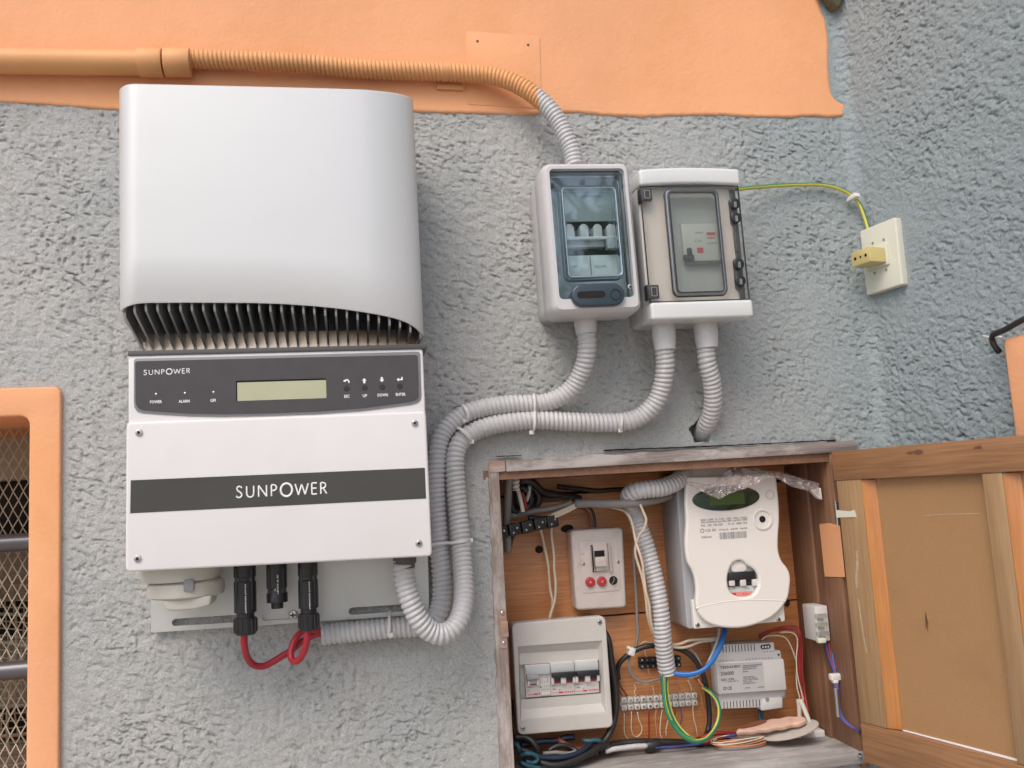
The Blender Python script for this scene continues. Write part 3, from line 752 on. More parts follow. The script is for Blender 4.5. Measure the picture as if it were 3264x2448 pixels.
# more shape helpers
def slab_x(b, x0, x1, poly):
    """a plate standing in the plane x = const; poly is a list of (y, z)"""
    n = len(poly); v = [(x0, p[0], p[1]) for p in poly] + [(x1, p[0], p[1]) for p in poly]
    f = [tuple(range(n))[::-1], tuple(range(n, 2 * n))] + [(i, (i + 1) % n, n + (i + 1) % n, n + i) for i in range(n)]
    return b.mesh(v, f)
def lathe_y(b, cx, cz, prof, n=24, sx=1.0):
    """turned body about a vertical axis; prof is a list of (radius, y)"""
    v = []; f = []
    for r, y in prof: v += [(cx + sx * r * math.cos(2 * math.pi * i / n), y, cz + r * math.sin(2 * math.pi * i / n)) for i in range(n)]
    for k in range(len(prof) - 1):
        for i in range(n):
            j = (i + 1) % n; f.append((k * n + i, k * n + j, (k + 1) * n + j, (k + 1) * n + i))
    f.append(tuple(range(n))[::-1]); f.append(tuple((len(prof) - 1) * n + i for i in range(n)))
    b.mesh(v, f); bmesh.ops.recalc_face_normals(b.bm, faces=b.bm.faces); return b
def plate2d(name, T, m, outer, holes, z0, z1, parent=None, bevel=0.0):
    cu = bpy.data.curves.new(name, 'CURVE'); cu.dimensions = '2D'; cu.fill_mode = 'BOTH'; cu.extrude = (z1 - z0) / 2 - bevel; cu.bevel_depth = bevel; cu.bevel_resolution = 2
    if bevel: cu.offset = -bevel
    for pts in [outer] + list(holes):
        sp = cu.splines.new('POLY'); sp.points.add(len(pts) - 1)
        for p, q in zip(sp.points, pts): p.co = (q[0], q[1], 0, 1)
        sp.use_cyclic_u = True
    o = bpy.data.objects.new(name, cu); me = bpy.data.meshes.new_from_object(o); bpy.data.objects.remove(o); bpy.data.curves.remove(cu)
    for v in me.vertices: v.co.z += (z0 + z1) / 2
    me.materials.clear(); me.shade_smooth(); me.set_sharp_from_angle(angle=rad(38))
    return link(name, me, G[m] if isinstance(m, str) else m, parent or T.root)
def slot(p, q, r, n=8):
    a = math.atan2(q[1] - p[1], q[0] - p[0]); out = []
    for c, s in ((q, -90), (p, 90)):
        for i in range(n + 1):
            t = a + rad(s + 180 * i / n); out.append((c[0] + r * math.cos(t), c[1] + r * math.sin(t)))
    return out
def ell(x, y, rx, ry, n=32, rot=0.0):
    c, s = math.cos(rot), math.sin(rot)
    return [(x + rx * math.cos(2 * math.pi * i / n) * c - ry * math.sin(2 * math.pi * i / n) * s, y + rx * math.cos(2 * math.pi * i / n) * s + ry * math.sin(2 * math.pi * i / n) * c) for i in range(n)]
LET = {  # stroke letters in a unit-high box: (advance, strokes)
    'S': (0.62, [[(.50, .86), (.40, .96), (.27, 1), (.12, .92), (.09, .76), (.17, .62), (.36, .48), (.47, .36), (.50, .22), (.42, .06), (.27, 0), (.12, .04), (.03, .17)]]),
    'U': (0.78, [[(.08, 1), (.08, .32), (.14, .12), (.26, .02), (.36, 0), (.48, .02), (.60, .12), (.66, .32), (.66, 1)]]),
    'N': (0.86, [[(.08, 0), (.08, 1), (.74, 0), (.74, 1)]]),
    'P': (0.60, [[(.08, 0), (.08, 1), (.28, 1), (.44, .94), (.51, .76), (.46, .58), (.30, .50), (.08, .49)]]),
    'O': (1.06, [[(.53 + .48 * math.cos(a * math.pi / 10), .5 + .52 * math.sin(a * math.pi / 10)) for a in range(21)]]),
    'W': (1.12, [[(.0, 1), (.27, 0), (.55, .95), (.83, 0), (1.10, 1)]]),
    'E': (0.56, [[(.50, 1), (.08, 1), (.08, 0), (.50, 0)], [(.08, .53), (.46, .53)]]),
    'R': (0.60, [[(.08, 0), (.08, 1), (.28, 1), (.44, .94), (.50, .76), (.44, .58), (.28, .50), (.08, .49)], [(.28, .50), (.56, 0)]])}
def wordmark(T, p, q, h, z, thick, parent, word='SUNPOWER'):
    """stroke lettering from p to q (local points on the baseline), h = letter height"""
    L = math.hypot(q[0] - p[0], q[1] - p[1]); ex = ((q[0] - p[0]) / L, (q[1] - p[1]) / L); ey = (-ex[1], ex[0])
    gap = 0.20; tot = sum(LET[c][0] for c in word) + gap * (len(word) - 1)
    sx = L / tot; b = B(); x = 0.0
    for i, c in enumerate(word):
        k = 1.22 if (c == 'O') else 1.0
        for st in LET[c][1]:
            pts = []
            for (a, d) in st:
                if c == 'O': d = 0.5 + (d - 0.5) * 1.12
                u = (x + a) * sx; v = d * h
                pts.append((p[0] + ex[0] * u + ey[0] * v, p[1] + ex[1] * u + ey[1] * v, z))
            for g0, g1 in zip(pts[:-1], pts[1:]): b.tube([g0, g1], thick * (1.4 if c == 'O' else 1.0), 6, smooth=False)
        x += LET[c][0] + gap
    return T.out(b, 'wordmark', 'white', parent)
def zoomer(x0, y0, s): return lambda x, y: (x0 + x * s, y0 + y * s)
ZA = zoomer(1500, 1380, .3616); ZB = zoomer(1560, 1900, .3302); ZC = zoomer(2050, 1950, .3165); ZD = zoomer(2050, 1380, .404)
ZE = zoomer(1580, 1480, .1688); ZF = zoomer(1640, 480, .3857); ZL = zoomer(360, 920, .2893); ZR = zoomer(860, 920, .2893)
ZG = zoomer(360, 1740, .3164); ZH = zoomer(960, 1680, .3014); ZJ = zoomer(1640, 2060, .14467); ZK = zoomer(2300, 500, .4358); ZM = zoomer(2560, 1300, .6922)

# ================================================================== SOLAR INVERTER
DC = .150
f = wallframe((415, 1133), (1349, 1111), DC)
T = Thing('solar_inverter', f, 'silver and white wall inverter with finned heat sink, display panel and dark logo stripe', 'inverter')
DS = .168
ZTOP = P(700, 272, -DS).z
XLs = P(379, 600, -DS + .02).x; XRs = P(1331, 600, -DS + .02).x
# cross-section of the cover (x, depth) and the pixel row of its cut lower edge
sec = [(XLs + .010, .045, 1108), (XLs + .004, .09, 1065), (XLs, DS - .045, 1030), (XLs, DS - .026, 1012)]
for a_ in (20, 40, 60, 78): sec.append((XLs + .024 * (1 - math.sin(rad(a_))), DS - .024 * (1 - math.sin(rad(a_)) ** 0 * math.sqrt(max(0, 1 - math.cos(rad(a_)) ** 2))), None)) if False else sec.append((XLs + .026 - .026 * math.cos(rad(a_)), DS - .026 + .026 * math.sin(rad(a_)), None))
sec += [(XLs + .030, DS, None), (XLs + .08, DS, None), (XLs + .13, DS, None), (XLs + .18, DS, None), (XLs + .23, DS - .0002, None), (XLs + .27, DS - .0006, None)]
for a_ in (10, 22, 36, 50, 64, 76, 84, 90): sec.append((XRs - .085 + .085 * math.sin(rad(a_)), DS - .032 + .031 * math.cos(rad(a_)) ** .9, None))
sec += [(XRs + .001, .10, 1085), (XRs + .001, .045, 1104)]
rim_px = [(372, 1012), (378, 1000), (388, 986), (402, 976), (430, 968), (460, 965), (600, 964), (800, 965), (900, 968), (1000, 975), (1080, 983), (1150, 993), (1210, 1003), (1260, 1014), (1300, 1028), (1325, 1043), (1345, 1062), (1352, 1074)]
pl, _ = catmull([(x, d, 0) for x, d, _q in sec], 0.005)
def proj(x, y, z):
    q = Vector((x, y, z)) - CAM; return (1632 + FPX * q.dot(rgt) / q.dot(fwd), 1224 - FPX * q.dot(upv) / q.dot(fwd))
def rim_z(x, d):
    u = proj(x, -d, 1.83)[0]
    u = proj(x, -d, P(u, float(np.interp(u, [q[0] for q in rim_px], [q[1] for q in rim_px])), -d).z)[0]
    return P(u, float(np.interp(u, [q[0] for q in rim_px], [q[1] for q in rim_px])), -d).z
zr = []
for x, d, _q in pl:
    if d < DS - .034 and x < 0 or d < .134 and x > 0:
        u = proj(x, -d, 1.83)[0]; side = sec[:3] if x < 0 else sec[-2:]
        dd_ = sorted((q[1], q[2]) for q in side) + ([(DS - .026, 1012)] if x < 0 else [(.136, 1074)])
        vv = float(np.interp(d, [q[0] for q in dd_], [q[1] for q in dd_])); zr.append(P(u, vv, -d).z)
    else: zr.append(rim_z(x, d))
zr = np.array(zr); zr = np.convolve(np.r_[zr[:1], zr, zr[-1:]], [.25, .5, .25], 'valid')
n = len(pl); v = []; fc = []
nrm = np.gradient(pl[:, :2], axis=0); nrm = np.stack([nrm[:, 1], -nrm[:, 0]], 1); nrm /= np.linalg.norm(nrm, axis=1)[:, None]
loc3 = lambda x, y, z: T.f.to((x, y, z))
for z_, of, ins in ((0, .0006, 0), (.0012, 0, 0), (.06, 0, 0), (-1, 0, 0), (-2, .0012, 0), (-3, .0025, 1), (-4, .0025, 1)):
    for k in range(n):
        z = {-1: ZTOP - .0015, -2: ZTOP, -3: ZTOP - .0002, -4: zr[k]}.get(z_, zr[k] + z_)
        v.append(tuple(loc3(pl[k][0] + nrm[k][0] * of, -(pl[k][1] + nrm[k][1] * of), z)))
for a in range(7):
    c = (a + 1) % 7
    for k in range(n - 1): fc.append((a * n + k, a * n + k + 1, c * n + k + 1, c * n + k))
b = B().mesh(v, fc); bmesh.ops.recalc_face_normals(b.bm, faces=b.bm.faces)
shroud = T.out(b, 'shroud', 'silver')
v = [tuple(loc3(pl[k][0] + nrm[k][0] * .0025, -(pl[k][1] + nrm[k][1] * .0025), z)) for z in (ZTOP - .006, ZTOP - .008) for k in range(n)]
T.out(B().mesh(v, [tuple(range(n)), tuple(range(n, 2 * n))[::-1]] + [(k, k + 1, n + k + 1, n + k) for k in range(n - 1)]), 'top_cover', 'darkgrey', flat=True)
bt = T.f.to((0, 0, ZTOP - .012)).y
bpan = T.q(890, 1060, .050)[1]; bg_ = T.q(890, 1108, .055)[1]
xl = T.f.to((XLs + .006, 0, 1.8)).x; xr = T.f.to((XRs - .003, 0, 1.8)).x
T.out(B().box(xl, bpan, xr, bt, .034, .048), 'heat_sink_base', 'fin')
T.out(B().box(xl + .004, bg_ - .03, xr - .002, bpan - .0005, .034, .058), 'warm_lit_strip', 'finback')  # pale strip whose coppery colour carries the warm light between the fins
nf = 28
for i in range(nf):
    xw = XLs + .006 + i * (XRs - XLs - .010) / (nf - 1)
    k0 = int(np.argmin(np.where(pl[:, 1] > .12, np.abs(pl[:, 0] - xw), 9)))
    dfr = pl[k0][1] - .010; zt_ = zr[k0] - .0045
    x = T.f.to((xw, 0, 1.8)).x; y_ = T.f.to((xw, 0, zt_)).y
    b = B(); slab_x(b, x - .0013, x + .0013, [(bt, .0485), (bt, dfr), (y_, dfr), (y_ - .0035, dfr - .003), (bg_ + .002, .064), (bg_ - .02, .060), (bg_ - .02, .0585), (bpan - .0003, .0585), (bpan - .0003, .0485)])
    bmesh.ops.recalc_face_normals(b.bm, faces=b.bm.faces)
    T.out(b, 'fin', 'fin', flat=True)
# dark gasket strip above the control housing, and the dark left side return
p0 = T.q(407, 1118, DC - .004); p1 = T.q(1361, 1096, DC - .004); hb = T.q(409, 1132, DC - .006); hb2 = T.q(1358, 1111, DC - .006)
T.out(B().prism([(p0[0], hb[1] - .001), (p1[0], hb[1] - .001), (p1[0], p1[1]), (p0[0], p0[1])], .055, DC - .004), 'gasket', 'darkgrey', bevel=.001)
# control housing
x0, y0 = T.q(409, 1132, DC - .006); x1, y1 = T.q(1357, 1330, DC - .006)
hs = T.out(B().prism(rr(x0, y1 - .01, x1, y0, .004), .02, DC - .006), 'control_housing', 'whitebox', bevel=.002, seg=3)
zz = DC - .006
bez = [(427, 1150), (431, 1144), (437, 1143), (880, 1133), (1328, 1121), (1335, 1122), (1339, 1128), (1341, 1200), (1343, 1262), (1340, 1275), (1330, 1284), (1310, 1290), (1230, 1301), (1149, 1311), (1005, 1321), (860, 1326), (720, 1329), (600, 1327), (505, 1321), (455, 1317), (438, 1312), (429, 1300), (427, 1280)]
fac = [(432, 1157), (435, 1153), (440, 1152), (880, 1142), (1322, 1132), (1328, 1133), (1331, 1138), (1333, 1200), (1334, 1258), (1332, 1269), (1324, 1276), (1304, 1281), (1225, 1292), (1145, 1302), (1003, 1312), (860, 1317), (720, 1320), (602, 1318), (510, 1312), (461, 1308), (444, 1303), (436, 1294), (433, 1280)]
bz_ = T.out(B().prism([T.q(*p, zz) for p in bez], zz - .001, zz + .0012), 'bezel', 'bezel', bevel=.0004)
dsp = [T.q(*p, zz) for p in ((751, 1214), (755, 1279), (1042, 1270), (1038, 1207))]
dx0 = (dsp[0][0] + dsp[1][0]) / 2; dx1 = (dsp[2][0] + dsp[3][0]) / 2; dy1 = (dsp[0][1] + dsp[3][1]) / 2; dy0 = (dsp[1][1] + dsp[2][1]) / 2
fp = plate2d('faceplate', T, 'faceplate', [T.q(*p, zz) for p in fac], [rr(dx0, dy0, dx1, dy1, .0015)], zz + .0012, zz + .0020)
T.out(B().box(dx0 - .001, dy0 - .001, dx1 + .001, dy1 + .001, zz + .00122, zz + .00126), 'display_recess', 'hole', fp, flat=True)
T.out(B().prism(rr(dx0 + .0015, dy0 + .0002, dx1, dy1 - .0022, .0008), zz + .0013, zz + .0017), 'display', 'lcd', fp)
zf = zz + .0020
for (u, vv) in ((499, 1257), (591, 1254), (682, 1251)):
    x, y = T.q(u, vv, zz); T.out(B().dome(x, y, .0017, zf, .0009, 12, 4), 'indicator_light', 'steel', fp)
for (u, vv) in ((1105, 1238), (1162, 1236), (1218, 1234), (1274, 1231)):
    x, y = T.q(u, vv, zz); T.out(B().cyl(x, y, .0034, zf, zf + .0010, 18, .0030), 'button', 'black', fp)
def lab(s, u0, u1, vv, h, parent=None, m='white', z=None, TT=None, d=None):
    TT = TT or T; z = zf if z is None else z; d = zz if d is None else d
    a = TT.q(u0, vv + h / 2, d); c = TT.q(u1, vv + h / 2, d); t = TT.q(u0, vv - h / 2, d)
    return TT.text(s, a[0], a[1], abs(t[1] - a[1]) / 0.70, z + .0001, m, parent, width=abs(c[0] - a[0]))
lab('POWER', 479, 517, 1282, 9, fp); lab('ALARM', 571, 606, 1280, 9, fp); lab('GFI', 671, 688, 1277, 9, fp)
lab('ESC', 1097, 1114, 1264, 9, fp); lab('UP', 1156, 1170, 1262, 9, fp); lab('DOWN', 1203, 1236, 1260, 9, fp); lab('ENTER', 1261, 1292, 1258, 9, fp)
def icon(pts, cxy, k=1.0):
    x, y = T.q(*cxy, zz); s = .0011 * k
    T.out(B().prism([(x + p[0] * s, y + p[1] * s) for p in pts], zf + .0001, zf + .0003), 'button_symbol', 'white', fp, flat=True)
icon([(-1.2, -3), (1.2, -3), (1.2, 0), (2.6, 0), (0, 3), (-2.6, 0), (-1.2, 0)], (1161, 1214)); icon([(-1.2, 3), (1.2, 3), (1.2, 0), (2.6, 0), (0, -3), (-2.6, 0), (-1.2, 0)], (1217, 1211))
icon([(-3.6, -.6), (-1.2, 1.6), (-1.2, .2), (1.8, .2), (1.8, 2.4), (3.4, 2.4), (3.4, -1.4), (-1.2, -1.4), (-1.2, -2.8)], (1274, 1209))
icon([(-3.6, -.4), (-2.2, 1.8), (-1.9, .9), (0, 2.2), (2, 1.7), (3.4, .2), (3.6, -2.4), (2.2, -2.4), (1.9, -.4), (.6, .6), (-.9, -.2), (-.6, -1.2)], (1104, 1215))
a = T.q(459, 1196, zz); c = T.q(607, 1190, zz)
wordmark(T, a, c, .0058, zf, .00050, fp)
# front cover
cq = [T.q(*p, DC) for p in ((402, 1346), (1358, 1311), (1378, 1773), (399, 1824))]
def round_quad(q, r, n=5):
    out = []
    for i in range(4):
        p = Vector(q[i]); a = (Vector(q[i - 1]) - p).normalized(); c = (Vector(q[(i + 1) % 4]) - p).normalized()
        for k in range(n + 1):
            t = k / n; A = p + a * r; C_ = p + c * r
            out.append(tuple((A * (1 - t) ** 2) + p * 2 * t * (1 - t) + C_ * t * t))
    return out
cover = T.out(B().prism(round_quad(cq, .006), .022, DC), 'front_cover', 'whitebox', bevel=.0028, seg=4)
sq_ = [T.q(*p, DC) for p in ((417, 1531), (1354, 1491), (1358, 1589), (415, 1636))]
st = T.out(B().prism(sq_, DC - .001, DC + .0004), 'logo_stripe', 'stripe', flat=True)
a = T.q(752, 1587, DC); c = T.q(1043, 1573, DC)
wordmark(T, a, c, .0135, DC + .0005, .00095, st)
for (u, vv) in ((443, 1379), (1322, 1349), (439, 1781), (1335, 1732)):
    screw(T, u, vv, DC, .0047, hexs=True)
# mounting plate with slots
mp_ = [T.q(*p, .010) for p in ((482, 1760), (481, 2017), (1369, 1958), (1363, 1700))]
sl = [slot(T.q(560, 1984, .01), T.q(765, 1970, .01), .0046), slot(T.q(1123, 1948, .01), T.q(1290, 1937, .01), .0046), slot(T.q(846, 1966, .01), T.q(1018, 1956, .01), .0046)]
plate2d('mounting_plate', T, 'plate', mp_, sl, .008, .0105, bevel=.0004)
x0, y0 = T.q(836, 1990, .006); x1, y1 = T.q(1030, 1930, .006)
T.out(B().box(x0, y0, x1, y1, .003, .0078), 'plate_backing', 'plate')
screw(T, 934, 1960, .0105, .0066)
# rotary isolator under the housing
kx, ky = T.q(592, 1862, .085)
hY = lambda vv: T.q(592, vv, .085)[1]
wU = lambda p: p / FPX * (DIST - .085)
isol = T.out(lathe_y(B(), kx - wU(14), .082, [(wU(112), hY(1800)), (wU(112), hY(1838)), (wU(108), hY(1847)), (wU(60), hY(1849))], 32), 'isolator_base', 'beige')
k_ = T.out(lathe_y(B(), kx, .080, [(wU(95), hY(1846)), (wU(108), hY(1856)), (wU(110), hY(1880)), (wU(108), hY(1896)), (wU(98), hY(1902)), (wU(40), hY(1904))], 32), 'isolator_knob', 'beige')
gx = T.q(613, 1900, .085)[0]
T.out(B().prism([(gx - wU(70), hY(1900)), (gx + wU(68), hY(1896)), (gx + wU(62), hY(1928)), (gx + wU(20), hY(1936)), (gx - wU(30), hY(1937)), (gx - wU(60), hY(1933))], .07, .118), 'grip', 'beige', k_, bevel=.003, seg=3)
wx, wy = T.q(602, 1866, .125)
T.out(B().prism(rr(wx - .0058, wy - .007, wx + .0058, wy + .007, .0015), .110, .1275), 'window', 'inkgrey', k_, bevel=.0006)
# connectors
def conn(uc, v0, v1, w_, d, short=False):
    x = T.q(uc, (v0 + v1) / 2, d)[0]; Y = lambda vv: T.q(uc, vv, d)[1]; r = wU(w_) / 2
    pr = [(r, Y(v0)), (r, Y(v0 + 70)), (r * .92, Y(v0 + 72)), (r * .92, Y(v0 + 84)), (r, Y(v0 + 86)), (r, Y(v1 - 72)), (r * .80, Y(v1 - 70)), (r * .80, Y(v1 - 56)), (r * 1.0, Y(v1 - 54)), (r * .98, Y(v1 - 8)), (r * .85, Y(v1)), (r * .3, Y(v1))]
    if short: pr = [(r, Y(v0)), (r, Y(v1 - 66)), (r * .9, Y(v1 - 62)), (r * .9, Y(v1 - 54)), (r * 1.02, Y(v1 - 48)), (r * 1.02, Y(v1 - 20)), (r * .6, Y(v1 - 18)), (r * .58, Y(v1)), (r * .2, Y(v1))]
    o = T.out(lathe_y(B(), x, d - .01, pr, 14), 'connector', 'black')
    b = B()
    for s in (-1, 1): b.box(x + s * r * .55 - r * .22, Y(v0 + 40), x + s * r * .55 + r * .22, Y(v1 - 82 if not short else v1 - 50), d - .01, d + r * .78 - .01)
    T.out(b, 'locking_ridge', 'black', o, bevel=.0006)
    if not short:
        b = B()
        for i in range(14):
            a_ = 2 * math.pi * i / 14; b.box(x + r * math.cos(a_) - .0009, Y(v1 - 8), x + r * math.cos(a_) + .0009, Y(v1 - 50), d - .01 + r * math.sin(a_) - .0009, d - .01 + r * math.sin(a_) + .0009)
        T.out(b, 'cap_nut', 'black', o, flat=True)
    zt_ = d - .01 + r * 1.03
    for (dx, s, a_, b_, h) in ((.0, 'DO NOT DISCONNECT' if not short else 'STOP', .36, .72, .0022), (-.0036, 'UNDER LOAD' if not short else 'MULTI-CONTACT', .40, .66, .0026)):
        t_ = T.text(s, 0, 0, h, 0, 'white', o, width=abs(Y(v1) - Y(v0)) * (b_ - a_))
        for vx in t_.data.vertices: vx.co = (x + dx + .0015 + vx.co.y, Y(v0) + (Y(v1) - Y(v0)) * a_ - vx.co.x, zt_ + vx.co.z - .25 * abs(dx))
    return o
conn(778, 1770, 2026, 66, .095); conn(981, 1765, 2012, 60, .092); conn(880, 1770, 1942, 62, .088, True)
x, y = T.q(1290, 1790, .1)
T.out(lathe_y(B(), x, .100, [(wU(36), y + .03), (wU(36), y - .0012), (wU(31), y - .003), (wU(31), y - .008)], 20), 'gland_nut', 'darkgrey')

cable('red_cable', [(777, 2012, -.086), (778, 2030, -.086), (779, 2060, -.080), (788, 2096, -.066), (806, 2118, -.056), (828, 2124, -.050), (852, 2119, -.046), (898, 2092, -.040), (932, 2071, -.036), (961, 2046, -.034), (1000, 2025, -.030), (1040, 2017, -.027)], .0044, 'red_cable', 'red cable hanging from the left connector under the inverter into the conduit end', n=14)
cable('red_cable', [(981, 1998, -.083), (979, 2025, -.083), (977, 2050, -.080), (969, 2078, -.074), (954, 2102, -.066), (940, 2108, -.060), (928, 2098, -.054), (928, 2070, -.050), (940, 2040, -.046), (960, 2016, -.040), (985, 2008, -.036), (1012, 2010, -.031), (1040, 2010, -.028)], .0044, 'red_cable', 'red cable looping tightly below the right connector under the inverter', n=14)

# ================================================================== LEFT BREAKER BOX (blue tinted lid)
f = wallframe((1750, 998), (2040, 985), .10, tilt=.9)
T = Thing('breaker_box', f, 'light grey breaker box with blue tinted clear lid and four switches', 'breaker box')
DB = .118
o0 = T.q(1722, 513, DB * .5)
lid = [T.q(*p, DB) for p in ((1738, 516), (2012, 514), (2047, 992), (1752, 1000))]
bk = [T.q(*p, .0) for p in ((1697, 545), (1955, 545), (1984, 1032), (1712, 1040))]
lidx0 = (lid[0][0] + lid[3][0]) / 2; lidx1 = (lid[1][0] + lid[2][0]) / 2; lidy1 = (lid[0][1] + lid[1][1]) / 2; lidy0 = (lid[2][1] + lid[3][1]) / 2
T.out(B().prism(rr(lidx0 + .004, lidy0 + .010, lidx1 - .004, lidy1 - .004, .010), .001, .070), 'body', 'boxgrey', bevel=.002)
# lid skirt: swelling sides
b = B(); oo = []
for k, (d, g) in enumerate(((.062, -.001), (.064, .0005), (.090, .0005), (.106, .0), (.114, -.0020), (DB, -.006))):
    oo.append([(p[0], p[1], d) for p in rr(lidx0 - g, lidy0 - g, lidx1 + g, lidy1 + g, .013 + g, 6)])
npt = len(oo[0])
inn_ = [(p[0], p[1], DB) for p in rr(lidx0 + .010, lidy0 + .020, lidx1 - .010, lidy1 - .010, .006, 6)]
inn0 = [(p[0], p[1], .095) for p in rr(lidx0 + .010, lidy0 + .020, lidx1 - .010, lidy1 - .010, .006, 6)]
V_ = [q for l in oo + [inn_, inn0] for q in l]; F_ = []
for k in range(len(oo) + 1):
    for i in range(npt): F_.append((k * npt + i, k * npt + (i + 1) % npt, (k + 1) * npt + (i + 1) % npt, (k + 1) * npt + i))
T.out(b.mesh(V_, F_), 'lid_frame', 'boxgrey')
# inner dark back and mask
ix0, iy0, ix1, iy1 = lidx0 + .0105, lidy0 + .0205, lidx1 - .0105, lidy1 - .0105
w0 = T.r((1790, 600), (1990, 878), .095)
sl0 = T.r((1799, 707), (1962, 757), .085); sl1 = T.r((1806, 781), (1967, 815), .085)
mask = plate2d('inner_cover', T, 'innergrey', [(ix0, iy0), (ix1, iy0), (ix1, iy1), (ix0, iy1)], [[(sl0[0], sl0[1]), (sl0[2], sl0[1]), (sl0[2], sl0[3]), (sl0[0], sl0[3])], [(sl1[0], sl1[1]), (sl1[2], sl1[1]), (sl1[2], sl1[3]), (sl1[0], sl1[3])]], .083, .085)
T.out(B().box(ix0, iy0, ix1, iy1, .0705, .072), 'recess_back', 'hole', flat=True)
for i, u in enumerate((1815, 1860, 1904, 1946)):
    a = T.r((u - 16, 716), (u + 16, 760), .090)
    br = T.out(B().prism([(a[0], a[1]), (a[2], a[1]), (a[2], a[3] - .004), (a[2] - .004, a[3]), (a[0] + .004, a[3]), (a[0], a[3] - .004)], .0735, .094), 'breaker_switch', 'breaker', bevel=.0015)
a = T.r((1803, 756), (1984, 762), .094); T.out(B().box(a[0], a[1], a[2], a[3], .0855, .096), 'switch_ledge', 'boxgrey2', bevel=.0006)
a = T.r((1806, 762), (1930, 784), .09); T.out(B().box(a[0], a[1], a[2], a[3], .0735, .0865), 'breaker_front', 'breaker', bevel=.0006)
a = T.r((1932, 758), (1980, 792), .094); T.out(B().prism([(a[0], a[3]), (a[2], a[3]), (a[2] - .004, a[1]), (a[0], a[1])], .0855, .098), 'end_cap', 'innergrey', bevel=.0006)
a = T.r((1803, 816), (1984, 884), .086); lb = T.out(B().box(a[0], a[1], a[2], a[3], .0852, .0862), 'label_strip', 'boxgrey2')
for s, u0_, u1_, vv in (('CAMPI', 1812, 1842, 850), ('SOLARE', 1893, 1932, 850)):
    lab(s, u0_, u1_, vv, 8, lb, 'bluink', .0863, T, .086)
a = T.r((1882, 818), (1884, 884), .086); T.out(B().box(a[0], a[1], a[2], a[3], .0863, .0865), 'label_line', 'inkgrey', lb, flat=True)
a = T.r((1793, 612), (1975, 704), .086); T.out(B().box(a[0], a[1], a[2], a[3], .0852, .0868), 'blank_cover', 'breakergrey', bevel=.0008)
lab('GEWISS', 1850, 1915, 626, 8, None, 'bluink', .0869, T, .087)
# clear lid: flange, raised window
ww = T.r((1786, 594), (1990, 882), .125)
lp = plate2d('clear_lid', T, 'blueglass', rr(ix0 - .0015, iy0, ix1 + .0015, iy1 + .001, .004), [rr(ww[0] + .003, ww[1] + .003, ww[2] - .003, ww[3] - .003, .005)], .104, .1065)
T.out(B().ring(rr(*ww, .007), rr(ww[0] + .0035, ww[1] + .0035, ww[2] - .0035, ww[3] - .0035, .005), .1066, .126), 'window_rim', 'rimglass', lp, bevel=.0016)
T.out(B().ring(rr(ww[0] - .0012, ww[1] - .0012, ww[2] + .0012, ww[3] + .0012, .008), rr(ww[0] + .0008, ww[1] + .0008, ww[2] - .0008, ww[3] - .0008, .0065), .1068, .1085), 'window_seam', 'blueedge', lp)
T.out(B().ring(rr(ww[0] - .0002, ww[1] - .0002, ww[2] + .0002, ww[3] + .0002, .007), rr(ww[0] + .0009, ww[1] + .0009, ww[2] - .0009, ww[3] - .0009, .0062), .1245, .1264), 'window_edge', 'blueedge', lp)
T.out(B().prism(rr(ww[0] + .003, ww[1] + .003, ww[2] - .003, ww[3] - .003, .005), .1235, .1255), 'window', 'blueglass', lp)
T.out(B().ring(rr(ix0 - .0018, iy0 - .0004, ix1 + .0018, iy1 + .0014, .0045), rr(ix0 - .0002, iy0 + .0012, ix1 + .0002, iy1 - .0002, .0035), .104, .1085), 'lid_edge', 'blueedge', lp)
for (u, vv) in ((1757, 592), (1990, 591)):
    x, y = T.q(u, vv, .108); T.out(B().cyl(x, y, .0042, .1066, .110, 16), 'lid_boss', 'latchblue', lp, bevel=.0008)
screw(T, 2008, 915, .1065, .0042)
la = T.r((1819, 905), (1995, 972), .125); lc = (la[1] + la[3]) / 2; rl = (la[3] - la[1]) / 2
lt = T.out(B().prism(slot((la[0] + rl, lc), (la[2] - rl, lc), rl, 10), .106, .126), 'latch', 'latchblue', bevel=.003, seg=3)
a = T.r((1838, 925), (1932, 950), .127); T.out(B().prism(slot((a[0] + .005, lc), (a[2] - .005, lc), .0048), .1255, .1264), 'latch_slot', 'hole', lt, flat=True)
x, y = T.q(1963, 938, .127); T.out(B().ring(ell(x, y, .0078, .0078, 24), ell(x, y, .0068, .0068, 24), .1258, .1268), 'latch_button', 'black', lt)
def gland(T, u, v0, v1, w_, d, nm='conduit_fitting', m='boxgrey'):
    x = T.q(u, (v0 + v1) / 2, d)[0]; Y = lambda vv: T.q(u, vv, d)[1]; r = w_ / FPX * (DIST - d) / 2
    return T.out(lathe_y(B(), x, d, [(r * 1.02, Y(v0 - 25)), (r * 1.02, Y(v0 + (v1 - v0) * .35)), (r, Y(v0 + (v1 - v0) * .36)), (r * .98, Y(v0 + (v1 - v0) * .55)), (r * .90, Y(v1)), (r * .78, Y(v1))], 28), nm, m)
gland(T, 1867, 1020, 1064, 74, .062)

